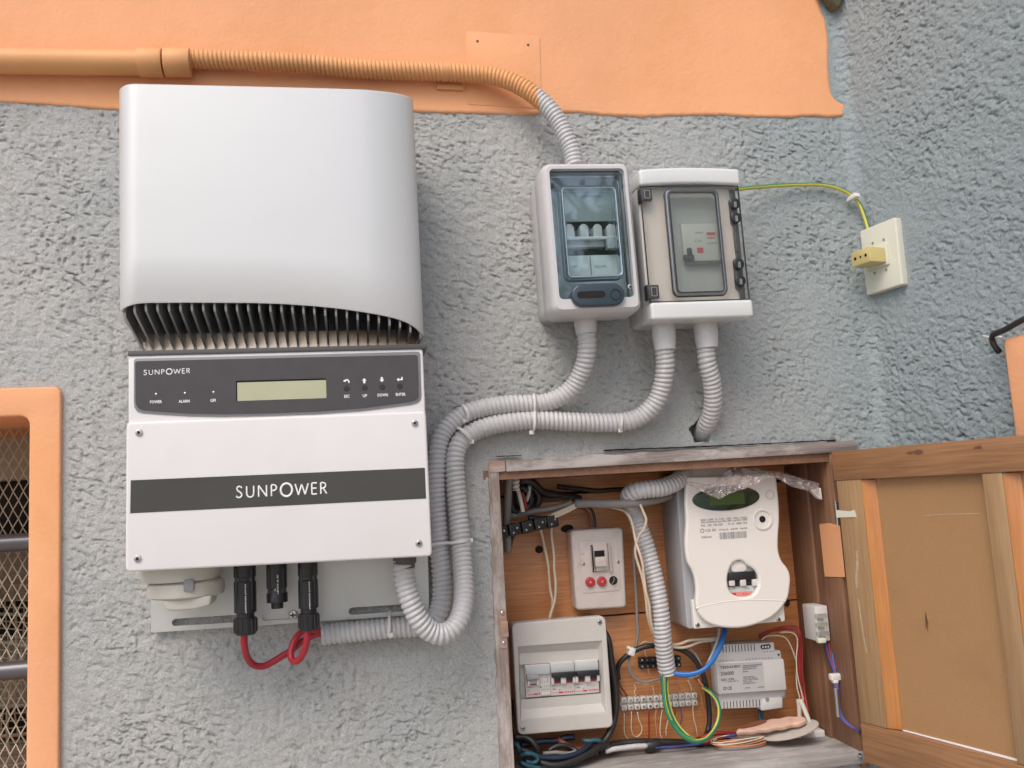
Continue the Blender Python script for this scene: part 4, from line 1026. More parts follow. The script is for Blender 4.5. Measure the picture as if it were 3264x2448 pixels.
# ================================================================== RIGHT BREAKER BOX (smoked door)
f = wallframe((2070, 964), (2392, 954), .10, tilt=.6)
T = Thing('breaker_box', f, 'white breaker box with smoked clear door, dark hinges and latches', 'breaker box')
DR = .105
tc = [T.q(*p, DR) for p in ((2039, 540), (2361, 541), (2366, 590), (2042, 592))]; bc = [T.q(*p, DR) for p in ((2069, 963), (2391, 955), (2396, 1010), (2074, 1020))]
X0 = sum(p[0] for p in (tc[0], tc[3], bc[0], bc[3])) / 4; X1 = sum(p[0] for p in (tc[1], tc[2], bc[1], bc[2])) / 4
Y3 = (tc[0][1] + tc[1][1]) / 2; Y2 = (tc[2][1] + tc[3][1]) / 2; Y1 = (bc[0][1] + bc[1][1]) / 2; Y0 = (bc[2][1] + bc[3][1]) / 2
T.out(B().prism(rr(X0 + .003, Y0 + .004, X1 - .003, Y3 - .004, .008), .001, .060), 'back_box', 'boxgrey', bevel=.003, seg=3)
T.out(B().prism(rr(X0 + .001, Y0 + .002, X1 - .001, Y3 - .002, .008), .0605, .088), 'body', 'boxgrey2', bevel=.002)
b = B(); nseg = 14; mid = (X0 + X1) / 2
topc = [(X0 + (X1 - X0) * i / nseg, Y3 + .0030 * (1 - ((i / nseg) * 2 - 1) ** 2)) for i in range(nseg + 1)]
botc = [(X1 - (X1 - X0) * i / nseg, Y2 + .0028 * (1 - ((i / nseg) * 2 - 1) ** 2)) for i in range(nseg + 1)]
T.out(B().prism(topc + botc, .0605, DR + .002), 'top_cover', 'boxgrey2', bevel=.004, seg=4)
T.out(B().prism(rr(X0, Y0, X1, Y1 - .0005, .004), .0605, DR + .002), 'bottom_cover', 'boxgrey2', bevel=.004, seg=4)
T.out(B().box(X0 + .0015, Y1 + .0005, X1 - .0015, Y2 - .0005, .0885, .0895), 'inner_cover', 'meterwhite')
w1 = T.r((2118, 605), (2320, 940), DR)
iw = T.r((2134, 630), (2305, 930), .09)
T.out(B().prism(rr(*iw, .004), .0897, .0902), 'module_area', 'innergrey', flat=True)
a = T.r((2322, 600), (2384, 950), .09); T.out(B().box(a[0], Y1 + .002, X1 - .003, Y2 - .002, .0896, .0930), 'lock_strip', 'smokedark', bevel=.001)
a = T.r((2168, 716), (2300, 838), .092); dv = T.out(B().box(a[0], a[1], a[2], a[3], .0903, .0960), 'residual_breaker', 'breakergrey', bevel=.001)
a = T.r((2180, 834), (2300, 843), .094); T.out(B().box(a[0], a[1], a[2], a[3], .0961, .0975), 'lower_edge', 'darkgrey', dv, flat=True)
a = T.r((2178, 812), (2214, 830), .1); T.out(B().box(a[0], a[1], a[2], a[3], .0961, .1015), 'lever_base', 'black', dv, bevel=.0015)
a = T.r((2190, 790), (2206, 816), .1); T.out(B().box(a[0], a[1], a[2], a[3], .0962, .1030), 'lever', 'black', dv, bevel=.002)
a = T.r((2252, 741), (2280, 749), .096); T.out(B().box(a[0], a[1], a[2], a[3], .0961, .0963), 'red_label', 'red', dv, flat=True)
a = T.r((2222, 790), (2242, 806), .096); T.out(B().box(a[0], a[1], a[2], a[3], .0961, .0970), 'test_button', 'red', dv)
lab('Id=0,03A', 2254, 2280, 758, 6, dv, 'red', .0961, T, .096); lab('16A 230V', 2254, 2285, 775, 6, dv, 'inkgrey', .0961, T, .096); lab('bticino', 2216, 2240, 741, 6, dv, 'inkgrey', .0961, T, .096); lab('C16', 2214, 2236, 768, 8, dv, 'inkgrey', .0961, T, .096)
dr = plate2d('smoked_door', T, 'smoke', rr(X0 + .0015, Y1 + .001, X1 - .0012, Y2 + .0010, .002), [rr(w1[0] + .0045, w1[1] + .0045, w1[2] - .0045, w1[3] - .0045, .0065)], .0985, .1005)
T.out(B().ring(rr(*w1, .009), rr(w1[0] + .0045, w1[1] + .0045, w1[2] - .0045, w1[3] - .0045, .0065), .1006, .108), 'window_rim', 'smokerim', dr, bevel=.001)
T.out(B().ring(rr(w1[0] - .001, w1[1] - .001, w1[2] + .001, w1[3] + .001, .0095), rr(w1[0] + .0006, w1[1] + .0006, w1[2] - .0006, w1[3] - .0006, .0085), .1008, .1028), 'window_seam', 'smokedark', dr)
T.out(B().ring(rr(w1[0] + .0042, w1[1] + .0042, w1[2] - .0042, w1[3] - .0042, .0065), rr(w1[0] + .0056, w1[1] + .0056, w1[2] - .0056, w1[3] - .0056, .0055), .105, .1086), 'window_edge', 'smokedark', dr)
T.out(B().prism(rr(w1[0] + .005, w1[1] + .005, w1[2] - .005, w1[3] - .005, .006), .1062, .1078), 'window', 'smokewin', dr)
T.out(B().ring(rr(X0 + .0013, Y1 + .0008, X1 - .0010, Y2 + .0012, .0022), rr(X0 + .0025, Y1 + .002, X1 - .0022, Y2, .0016), .0984, .1010), 'door_edge', 'smokedark', dr)
for p, q_ in (((2041, 602), (2078, 641)), ((2063, 910), (2101, 952))):
    a = T.r(p, q_, .101); h_ = T.out(B().prism(rr(*a, .0012), .0986, .1040), 'hinge', 'smokedark', dr, bevel=.0008)
    b = B().ring(rr(a[0] + .004, a[1] + .003, a[2] - .003, a[3] - .003, .001), rr(a[0] + .005, a[1] + .004, a[2] - .004, a[3] - .004, .0006), .1041, .1046)
    T.out(b, 'hinge_mark', 'inkgrey', dr)
    a = T.r((p[0] - 4, p[1] - 2), (p[0] + 5, q_[1] + 4), .101); T.out(B().box(a[0], a[1], a[2], a[3], .09, .1035), 'hinge_pin', 'black', dr, bevel=.001)
for p, q_ in (((2332, 625), (2360, 712)), ((2346, 818), (2374, 920))):
    a = T.r(p, q_, .103); T.out(B().prism(rr(*a, .005), .0897, .0975), 'latch_housing', 'black', bevel=.001)
for (u, vv, m_) in ((2343, 648, 'black'), (2347, 693, 'black'), (2356, 840, 'black'), (2361, 894, 'black')):
    x, y = T.q(u, vv, .103); T.out(B().cyl(x, y, .0085, .1006, .1035, 22, .0078), 'latch', m_, dr, bevel=.0008)
    x, y = T.q(u + 2, vv + 3, .105); T.out(B().box(x - .0022, y - .0042, x + .0018, y + .0042, .1036, .1044), 'latch_slot', 'steel', dr)
a = T.r((2344, 735), (2364, 800), .1); T.out(B().box(a[0], a[1], a[2], a[3], .0896, .0965), 'latch_bar', 'smokedark', bevel=.001)
gland(T, 2118, 1058, 1116, 78, .060); gland(T, 2252, 1054, 1110, 80, .060)

# ================================================================== EARTH WIRE, OUTLET, PLUG
def sp(u, v, d):
    a = SWW.loc(u, v, d); return SWW.O + SWW.X * a[0] + SWW.Y * a[1] + SWW.N * d
striped('earth_wire', [P(2345, 604, -.045), P(2364, 602, -.040), P(2400, 598, -.030), P(2474, 592, -.016), P(2583, 588, -.010), P(2640, 592, -.010), P(2680, 604, -.012), sp(2712, 622, .020), sp(2738, 650, .012), sp(2753, 685, .008), sp(2766, 725, .006), sp(2770, 745, .006)], .0031, 'green and yellow earth wire from the right box to the outlet plate', 1, world=True, shift=0.0)
T = Thing('cable_tie', Frame(sp(2718, 632, .02), sv, (0, 0, 1)), 'white folded cable tie on the green and yellow wire above the outlet', 'cable tie', 'white cable ties on the conduits')
a = T.q(2700, 640, .002); c = T.q(2734, 620, .002)
T.out(B().prism([(a[0], a[1] - .003), (a[0] + .009, a[1] - .0025), (c[0], c[1] - .003), (c[0] - .003, c[1] + .004), (a[0] + .006, a[1] + .003)], -.004, .006), 'strap', 'tie', bevel=.0008)
fp_ = Frame(sp(2812, 825, 0), sv, (0, 0, 1))
T = Thing('outlet_plate', fp_, 'ivory outlet plate on the side wall, four small screw holes', 'outlet')
pq = [T.q(*p, .012) for p in ((2743, 735), (2858, 690), (2870, 908), (2757, 945))]
px0 = (pq[0][0] + pq[3][0]) / 2; px1 = (pq[1][0] + pq[2][0]) / 2; py1 = (pq[0][1] + pq[1][1]) / 2; py0 = (pq[2][1] + pq[3][1]) / 2
T.out(B().prism(rr(px0, py0, px1, py1, .003), -.002, .012), 'plate', 'ivory', bevel=.0022, seg=3)
for (u, vv) in ((2817, 764), (2782, 775), (2825, 860), (2788, 870)):
    x, y = T.q(u, vv, .012); T.out(B().cyl(x, y, .0022, .0115, .0126, 10), 'screw_hole', 'inkgrey', flat=True)
mod = T.r((2752, 800), (2834, 842), .014)
T.out(B().prism(rr(mod[0] + .004, mod[1], mod[2], mod[3], .002), .0115, .0150), 'socket_insert', 'ivory', bevel=.0008)
# yellowed plug adapter standing off the plate
tgt = T.q(2822, 803, .0151)[0]; best = min(((abs(T.q(2772, 812, d_ / 1000)[0] - tgt), d_ / 1000) for d_ in range(20, 110)), key=lambda t_: t_[0])[1]
a = T.r((2714, 806), (2772, 842), best); ax0 = T.q(2714, 826, best)[0]
ay1 = (T.q(2714, 806, best)[1] + T.q(2771, 784, best)[1]) / 2; ay0 = (T.q(2716, 848, best)[1] + T.q(2772, 838, best)[1]) / 2
T = Thing('plug_adapter', fp_, 'yellowed three-hole socket adapter plugged into the ivory outlet plate', 'adapter')
T.out(B().prism(rr(ax0, ay0, tgt, ay1, .001), .0152, best), 'body', 'yellowed', bevel=.0012)
for i in (-1, 0, 1):
    xc = (ax0 + tgt) / 2 + i * (tgt - ax0) * .29; T.out(B().cyl(xc, (ay0 + ay1) / 2, .0026 if i else .0018, best - .001, best + .0004, 12), 'pin_hole', 'hole', flat=True)
T = None

# ================================================================== METER CABINET
YB = 0.14
f = Frame((NX0, 0, NZ1), (1, 0, 0), (0, 0, 1))
T = Thing('meter_cabinet', f, 'recessed wooden meter cabinet with pine back boards and its panelled door open', 'cabinet')
CAB = T
W_, H_ = NX1 - NX0, NZ1 - NZ0
def oq(p, y): q = T.f.to(P(*p, y)); return (q.x, q.y)
def piece(name, m, fr, b, **k):
    """a part whose mesh sits in its own frame so that the grain follows the board"""
    o = b.out(name, G[m], T.root, **k); o.matrix_parent_inverse = Matrix(); o.matrix_local = T.root.matrix_world.inverted() @ fr.M() if False else T.f.M().inverted() @ fr.M(); return o
# back boards
s1 = P(2000, 1957, YB).z - NZ1; s0 = P(2000, 1561, YB).z - NZ1
for (za, zb, dy) in ((-H_ - .02, s1 - .0012, 0), (s1 + .0012, s0 - .002, .0015), (s0 + .002, .02, -.004)):
    fr = Frame((NX0 - .02, YB, NZ1 + za), (1, 0, 0), (0, 0, 1))
    piece('back_board', 'pine', fr, B().box(0, 0, W_ + .04, zb - za, -.012, dy), bevel=.0012)
for (p, rx, ry, rot) in ((ZA(850, 842), .0105, .0062, .1), (ZA(603, 1027), .0065, .0062, 0), (ZD(1135, 1340), .005, .006, 0)):
    q = P(*p, YB - .0016); l = T.f.to(q)
    T.out(B().prism(ell(l.x, l.y, rx, ry, 18, rot), l.z - .0006, l.z + .0006), 'knot_hole', 'hole', flat=True)
piece('gap_blocker', 'hole', Frame((NX0 - .02, YB, NZ0 - .02), (1, 0, 0), (0, 0, 1)), B().box(0, 0, W_ + .04, H_ + .04, -.02, -.014), flat=True)  # dark sheet added behind the boards to stop light showing through gaps
# side boards, ceiling, shelf
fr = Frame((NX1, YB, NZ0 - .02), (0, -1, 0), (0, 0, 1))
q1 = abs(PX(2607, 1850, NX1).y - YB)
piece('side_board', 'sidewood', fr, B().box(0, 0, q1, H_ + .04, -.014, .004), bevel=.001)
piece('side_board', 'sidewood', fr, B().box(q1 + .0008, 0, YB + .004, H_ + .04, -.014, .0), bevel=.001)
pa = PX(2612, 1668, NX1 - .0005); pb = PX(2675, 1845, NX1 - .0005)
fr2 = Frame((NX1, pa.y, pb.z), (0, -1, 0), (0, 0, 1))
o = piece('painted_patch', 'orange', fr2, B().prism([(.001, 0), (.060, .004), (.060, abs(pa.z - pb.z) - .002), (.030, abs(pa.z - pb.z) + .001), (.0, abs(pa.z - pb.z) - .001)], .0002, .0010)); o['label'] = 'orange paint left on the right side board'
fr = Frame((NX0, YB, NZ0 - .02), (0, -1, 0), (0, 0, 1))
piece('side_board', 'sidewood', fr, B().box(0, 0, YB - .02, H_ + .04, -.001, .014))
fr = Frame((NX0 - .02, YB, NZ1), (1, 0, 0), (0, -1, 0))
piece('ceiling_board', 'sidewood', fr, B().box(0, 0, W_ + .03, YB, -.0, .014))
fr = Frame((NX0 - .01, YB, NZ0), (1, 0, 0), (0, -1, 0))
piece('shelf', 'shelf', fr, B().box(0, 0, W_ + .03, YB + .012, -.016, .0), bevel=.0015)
# face frame: top board and left post
ft = wallframe((1560, 1468), (2729, 1402), .006, 0)
x0, y1 = ft.loc(1612, 1466, .006); x1, _ = ft.loc(2731, 1402, .006); y0 = ft.loc(2050, 1478, .006)[1]; xc_ = ft.loc(1556, 1480, .006)[0]
b = B(); pts = [(x0, y0), (x1 - .004, y0), (x1, y0 + .008), (x1 - .001, y1 - .003), (x1 - .008, y1)]
n_ = 60
for i in range(n_ + 1):
    xx_ = x1 - .012 - (x1 - .012 - x0) * i / n_; pts.append((xx_, y1 + .0012 * math.sin(xx_ * 90) * (0.4 + (i / n_)) - .0004))
piece('top_board', 'greywood', ft, b.prism(pts, -.03, .0065), bevel=.0010)
piece('board_end', 'pinkwood', ft, B().prism([(xc_ + .001, y0 - .001), (x0 - .001, y0 + .001), (x0 - .0015, y1 - .001), (xc_ + .006, y1), (xc_ + .001, y1 - .004)], -.02, .0055), bevel=.0008)
# dark cracks between plaster and board
for (u0_, v0_, u1_, v1_, w) in ((1925, 1436, 2300, 1421, 3.2), (2300, 1421, 2660, 1403, 2.4), (1580, 1455, 1660, 1452, 1.6)):
    a = ft.loc(u0_, v0_, .004); c = ft.loc(u1_, v1_, .004); h = w * .00045
    pts = []; m_ = 26
    for i in range(m_ + 1): pts.append((a[0] + (c[0] - a[0]) * i / m_, a[1] + (c[1] - a[1]) * i / m_ + h * (.5 + .5 * random.random())))
    for i in range(m_, -1, -1): pts.append((a[0] + (c[0] - a[0]) * i / m_, a[1] + (c[1] - a[1]) * i / m_ - h * (.4 + .6 * random.random())))
    piece('crack', 'hole', ft, B().prism(pts, .0030, .0068), flat=True)
b = B()
a0 = P(1557, 1500, -.004); a1 = P(1590, 1502, -.004); b0 = P(1593, 2448, -.004); b1 = P(1640, 2448, -.004)
fl = Frame((a0.x, 0, b0.z - .1), (1, 0, 0), (0, 0, 1))
lo = lambda p: (p.x - fl.O.x, p.z - fl.O.z)
(xa, za), (xb, zb_), (xc, zc), (xd, zd) = map(lo, (a0, a1, b0, b1))
pts = [(xd + .002, 0)] + [(xb + (xd - xb) * (1 - i / 20), zd + (zb_ - zd) * i / 20 + 0) for i in range(21)]
lp_ = [(xa + (xc - xa) * i / 40 + .0012 * math.sin(i * 1.9) + .0008 * math.sin(i * 4.7), za + (zc - za) * i / 40) for i in range(41)]
piece('left_post', 'greywoodv', fl, B().prism(pts + lp_ + [(xc, 0)], -.03, .0045), bevel=.0010)
# striker plate
fr = Frame(P(1605, 2000, -.0045), (1, 0, 0), (0, 0, 1))
def pr(p, q, d=.001): a = fr.loc(*p, d); c = fr.loc(*q, d); return (min(a[0], c[0]), min(a[1], c[1]), max(a[0], c[0]), max(a[1], c[1]))
a = pr((1587, 1941), (1617, 2066)); sp_ = piece('striker_plate', 'pinkwood', fr, B().prism(rr(*a, .003), .0001, .0016), bevel=.0004)
a = pr((1591, 1980), (1620, 2028)); piece('striker_bridge', 'pinkwood', fr, B().prism(rr(*a, .001), .0017, .006), bevel=.001)
for (u, vv) in ((1601, 1954), (1606, 2050)):
    x, y = fr.loc(u, vv, .002); piece('screw', 'steel', fr, B().dome(x, y, .0033, .0016, .0016, 14, 4))
# ---- the open door
DA = rad(-15.47)
hz = PX(2690, 1900, NX1 + .004)
hp = P(2672, 1900, -.006)
fd = Frame((hp.x, hp.y, NZ0), (-math.sin(DA), -math.cos(DA), 0), (0, 0, 1))
if fd.N.x > 0: fd = Frame(fd.O, fd.X, fd.Y)
dl = lambda p, d=0.0: fd.loc(*p, d)
def dp(name, m, pts, z0, z1, lab_=None, **k):
    xs = min(p[0] for p in pts); ys = min(p[1] for p in pts)
    fr = Frame(fd.O + fd.X * xs + fd.Y * ys, fd.X, fd.Y)
    o = B().prism([(p[0] - xs, p[1] - ys) for p in pts], z0, z1).out(name, G[m], DOOR, **k)
    o.matrix_local = fd.M().inverted() @ fr.M(); return o
DOOR = bpy.data.objects.new('door', None); COL.objects.link(DOOR); DOOR.empty_display_size = .02
DOOR.parent = T.root; DOOR.matrix_local = T.f.M().inverted() @ fd.M()
top0 = dl((2650, 1457)); top1 = dl((3262, 1366)); t_in0 = dl((2664, 1546)); t_in1 = dl((3262, 1483))
yt = (top0[1] + top1[1]) / 2; yti = (t_in0[1] + t_in1[1]) / 2
ybi = (dl((2747, 2326))[1] + dl((3245, 2411))[1]) / 2; yb = yt - (NZ1 - NZ0) - .03
yb = min(dl((2761, 2431))[1], ybi - .03)
xL = (dl((2650, 1457))[0] + dl((2664, 1546))[0] + dl((2761, 2431))[0]) / 3
sx1 = (dl((2736, 1552))[0] + dl((2832, 2330))[0]) / 2; mx1 = (dl((2775, 1555))[0] + dl((2860, 2328))[0]) / 2
px_ = (dl((3117, 1508))[0] + dl((3245, 2400))[0]) / 2; ms1 = dl((3190, 1500))[0]; mm1 = dl((3235, 1500))[0]
XE = xL + .50
dp('top_rail', 'dooru', [(xL - .003, yti), (XE, yti), (XE, yt), (xL - .003, yt)], -.020, .0, bevel=.0012)
dp('bottom_rail', 'dooru', [(xL, yb), (XE, yb), (XE, ybi), (xL, ybi)], -.020, .0, bevel=.0012)
dp('hinge_stile', 'doorv', [(xL, ybi + .0005), (sx1, ybi + .0005), (sx1, yti - .0005), (xL, yti - .0005)], -.020, -.0012, bevel=.0012)
dp('middle_stile', 'doorv', [(px_, ybi + .0005), (ms1, ybi + .0005), (ms1, yti - .0005), (px_, yti - .0005)], -.020, -.0012, bevel=.0012)
dp('outer_stile', 'doorv', [(XE - .05, ybi + .0005), (XE, ybi + .0005), (XE, yti - .0005), (XE - .05, yti - .0005)], -.020, -.0012, bevel=.0012)
for (m0, m1) in ((sx1, mx1), (ms1, mm1)):
    b = B(); L_ = yti - ybi - .002
    v = [(m0 + .0003, ybi + .001 + t_ * L_, z) for t_ in (0, 1) for z in (-.016, -.0022)] + [(m1, ybi + .001 + t_ * L_, z) for t_ in (0, 1) for z in (-.016, -.0105)]
    b.mesh(v, [(0, 2, 3, 1), (4, 5, 7, 6), (1, 3, 7, 5), (0, 4, 6, 2), (0, 1, 5, 4), (2, 6, 7, 3)])
    bmesh.ops.recalc_face_normals(b.bm, faces=b.bm.faces)
    o = b.out('moulding', G['doorm'], DOOR, bevel=.0008)
dp('panel', 'hardboard', [(sx1, ybi - .004), (px_ + .004, ybi - .004), (px_ + .004, yti + .004), (sx1, yti + .004)], -.0145, -.0120)
dp('panel', 'hardboard', [(ms1, ybi - .004), (XE - .046, ybi - .004), (XE - .046, yti + .004), (ms1, yti + .004)], -.0145, -.0120)
a = dl((2862, 2334), -.0115); c = dl((3243, 2408), -.0115)
dp('white_sealant', 'white', [(mx1 + .001, ybi + .0005), (px_ - .001, ybi + .0003), (px_ - .001, ybi + .0028), (mx1 + .001, ybi + .0018)], -.0118, -.0100)
a = dl(ZM(153, 505), .0); c = dl(ZM(240, 470), .0)
dp('torn_label', 'ivory', [(a[0], a[1]), (c[0], a[1] + .0006), (c[0] - .002, c[1]), (c[0] - .012, c[1] - .002), (a[0] + .001, c[1])], -.0011, -.0004)
def smear(pts, w, m='white'):
    q = [dl(ZM(*p)) for p in pts]; 
    up = [(x, y + w) for x, y in q]; 
    return [(x - w, y) for x, y in q] + [(x + w * (.6 + .5 * random.random()), y) for x, y in q[::-1]]
G['chalk'] = mat('pale_scuff', (0.42, 0.33, 0.22), 0.8, var=0.2, vscale=150)
dp('scuff_mark', 'chalk', smear([(245, 660), (248, 720), (243, 780), (246, 830)], .0022), -.00115, -.00095)
dp('scuff_mark', 'chalk', smear([(252, 880), (262, 960), (275, 1050), (290, 1130)], .0011), -.00115, -.00095)
q = [dl(ZM(*p), -.012) for p in ((560, 495), (650, 490), (740, 488), (815, 486))]
dp('scratch', 'chalk', [(x, y - .0004) for x, y in q] + [(x, y + .0004) for x, y in q[::-1]], -.01195, -.0118)
G['knot'] = mat('dark_knot', (0.15, 0.072, 0.034), 0.7, var=0.4, vscale=120)
for (zx, zy, rx, ry, zd) in ((520, 205, .014, .0030, 0), (808, 182, .006, .0022, 0), (568, 985, .0022, .012, -.012)):
    q = dl(ZM(zx, zy), zd); dp('knot', 'knot', [(q[0] + rx * math.cos(a_) * (1 + .25 * math.sin(3 * a_ + zx)), q[1] + ry * math.sin(a_) * (1 + .3 * math.cos(5 * a_))) for a_ in np.linspace(0, 6.1, 22)], zd - .0004, zd + .00025, flat=True)
# hinges
for vv in (1640, 2240):
    a = P(2668, vv, -.004); l = T.f.to(a)
    T.out(B().tube([(l.x, l.y - .02, l.z), (l.x, l.y + .02, l.z)], .0032, 10, .04), 'hinge', 'steel')

# ================================================================== INSIDE: SIX MODULE PANEL
f = wallframe((1652, 2344), (1955, 2319), .0, y=YB, tilt=-.75)
T = Thing('consumer_unit', f, 'beige-grey breaker panel in the lower left of the cabinet, three breakers showing', 'consumer unit')
D0 = .058
qd = [T.q(*p, D0) for p in ((1631, 1988), (1930, 1963), (1955, 2319), (1651, 2344))]
panel_out = round_quad(qd, .010, 6)
co = [T.q(*p, D0 - .010) for p in ((1657, 2119), (1912, 2103), (1917, 2209), (1661, 2230))]
T.out(B().prism(round_quad([T.q(*p, D0) for p in ((1638, 1996), (1924, 1971), (1948, 2313), (1658, 2336))], .008), .001, D0 - .018), 'back_box', 'panel', bevel=.003)
rq = [T.q(*p, D0) for p in ((1653, 2063), (1918, 2044), (1930, 2270), (1660, 2295))]
rql = [T.q(*p, D0 - .008) for p in ((1657, 2083), (1907, 2068), (1918, 2242), (1663, 2262))]
cov = plate2d('cover', T, 'panel', panel_out, [rq], D0 - .017, D0, bevel=.002)
# sloping recess walls and recess floor with the cut-out
b = B()
V_ = [(p[0], p[1], D0 - .0005) for p in rq] + [(p[0], p[1], D0 - .010) for p in rql]
b.mesh(V_, [(0, 4, 5, 1), (1, 5, 6, 2), (2, 6, 7, 3), (3, 7, 4, 0)]); bmesh.ops.recalc_face_normals(b.bm, faces=b.bm.faces)
T.out(b, 'recess_slope', 'panel', cov, flat=True)
plate2d('recess_floor', T, 'panel', [(p[0] + sx_ * .002, p[1] + sy_ * .002) for p, (sx_, sy_) in zip(rql, ((-1, 1), (1, 1), (1, -1), (-1, -1)))], [co], D0 - .0115, D0 - .0102, parent=cov)
T.out(B().prism([(p[0] + .0, p[1]) for p in round_quad([T.q(*p, D0 - .03) for p in ((1650, 2110), (1925, 2090), (1930, 2220), (1655, 2240))], .001)], D0 - .034, D0 - .032), 'dark_slot', 'hole', flat=True)
zb1 = D0 - .004
def brk(p0, p1, top0, top1, bot0, bot1, kind):
    qd = [T.q(p0, top0, zb1), T.q(p1, top1, zb1), T.q(p1 + 6, bot1, zb1), T.q(p0 + 5, bot0, zb1)]
    body = T.out(B().prism(qd, D0 - .030, zb1 - .004), 'breaker', 'breaker', bevel=.0008)
    def qq(fx, fy, d=zb1):   # fractions across and down the breaker's face
        A, Bq, C_, D_ = [Vector(p) for p in qd]
        t_ = A.lerp(Bq, fx); b_ = D_.lerp(C_, fx); r_ = t_.lerp(b_, fy); return (r_.x, r_.y)
    def bxq(nm, m, fx0, fy0, fx1, fy1, z0, z1, bev=0.0, parent=body):
        return T.out(B().prism([qq(fx0, fy0), qq(fx1, fy0), qq(fx1, fy1), qq(fx0, fy1)], z0, z1), nm, m, parent, bevel=bev, flat=not bev)
    z = zb1 - .004
    bxq('nose', 'breakergrey', .01, .04, .99, .30, z, zb1, .001)
    if kind == 2:
        bxq('lever', 'black', .03, .29, .99, .44, z, zb1 + .006, .001)
        for c in (.17, .43, .67): pass
        for a_, c_ in ((.12, .38), (.62, .88)):
            bxq('lever_shaft', 'black', a_, .44, c_, .56, z, zb1 + .002); bxq('indicator', 'red', a_, .56, c_, .64, z, z + .0012)
        for a_, c_ in ((.0, .11), (.39, .61), (.89, 1.0)): bxq('lever_guard', 'breaker', a_, .44, c_, .63, z, zb1 + .003, .0006)
        bxq('red_line', 'pinkred', .03, .905, .5, .925, z, z + .0002)
        bxq('red_mark', 'red', .33, .89, .50, .935, z, z + .0003)
        for k in range(6):
            a_ = .56 + k * .075; bxq('mark_dash', 'red', a_, .885, a_ + .035, .935, z, z + .0003)
        bxq('rating_text', 'inkgrey', .04, .70, .42, .715, z, z + .0002); bxq('symbol', 'inkgrey', .06, .79, .20, .82, z, z + .0002)
        x, y = qq(.36, .84); T.out(B().cyl(x, y, .0011, z, z + .0002, 10), 'symbol', 'inkgrey', body, flat=True)
        bxq('symbol', 'inkgrey', .74, .73, .755, .82, z, z + .0002); bxq('symbol', 'inkgrey', .81, .72, .825, .81, z, z + .0002)
    else:
        bxq('lever', 'metergrey', .02, .27, .50, .42, z, zb1 + .006, .001); bxq('lever_shaft', 'metergrey', .15, .42, .40, .56, z, zb1 + .002)
        bxq('indicator', 'red', .15, .56, .40, .62, z, z + .0012)
        for a_, c_ in ((.05, .14), (.41, .50)): bxq('lever_guard', 'breaker', a_, .44, c_, .62, z, zb1 + .003, .0006)
        bxq('test_button', 'ivory', .60, .87, .96, .965, z, z + .0015, .0004); bxq('red_mark', 'red', .32, .89, .48, .93, z, z + .0003)
        bxq('red_line', 'pinkred', .08, .895, .32, .925, z, z + .0002); bxq('mark_dash', 'red', .52, .86, .56, .925, z, z + .0003)
        for (a_, c_, e_, g_) in ((.58, .33, .60, .60), (.66, .33, .68, .60), (.72, .40, .90, .415), (.89, .40, .905, .56), (.72, .55, .90, .56), (.03, .68, .32, .695), (.03, .78, .14, .80), (.72, .68, .98, .695), (.60, .78, .98, .79)):
            bxq('symbol', 'inkgrey', a_, c_, e_, g_, z, z + .0002)
        x, y = qq(.60, .70); T.out(B().cyl(x, y, .0013, z, z + .0002, 10), 'symbol', 'ink', body, flat=True)
    return body
brk(1674, 1753, 2122, 2117, 2226, 2220, 1); brk(1754, 1830, 2114, 2108, 2220, 2215, 2); brk(1831, 1907, 2108, 2103, 2215, 2209, 2)
screw(T, 1911, 1983, D0, .0042); screw(T, 1667, 2321, D0, .0042)

# ================================================================== OLD FUSE SWITCH
f = wallframe((1836, 1944), (1995, 1937), .0, y=YB, tilt=.2)
T = Thing('fuse_switch', f, 'cream switch with one toggle and two red fuse caps, in the middle of the cabinet', 'switch')
DSW = .036
qd = [T.q(*p, DSW - .004) for p in ((1817, 1690), (1984, 1680), (1996, 1936), (1835, 1945))]
T.out(B().prism(round_quad(qd, .0075, 6), .001, DSW), 'cover', 'cream', bevel=.0045, seg=4)
a = T.r((1845, 1725), (1978, 1882), DSW); fpz = DSW + .0011
fp2 = T.out(B().prism(rr(*a, .005), DSW - .001, fpz), 'face_plate', 'cream', bevel=.0005)
a = T.r((1882, 1724), (1943, 1823), DSW); T.out(B().prism(rr(a[0] + .002, a[1] + .002, a[2] - .002, a[3] - .002, .003), fpz, fpz + .003), 'toggle_housing', 'cream', bevel=.0012)
for p, q_ in (((1880, 1738), (1890, 1822)), ((1935, 1732), (1947, 1822))):
    a = T.r(p, q_, DSW); T.out(B().prism(rr(*a, .0015), fpz, fpz + .0065), 'guard_ridge', 'cream', bevel=.0012)
a = T.r((1893, 1756), (1930, 1819), DSW + .003); T.out(B().box(a[0], a[1], a[2], a[3], fpz + .0031, fpz + .0034), 'toggle_slot', 'hole', flat=True)
a = T.r((1895, 1776), (1932, 1804), DSW + .010); tg = T.out(B().prism(rr(*a, .001), fpz + .0035, fpz + .0130), 'toggle', 'cream', bevel=.0012)
a = T.r((1899, 1806), (1930, 1818), DSW + .005); T.out(B().box(a[0], a[1], a[2], a[3], fpz + .0035, fpz + .006), 'toggle_foot', 'panel', bevel=.0006)
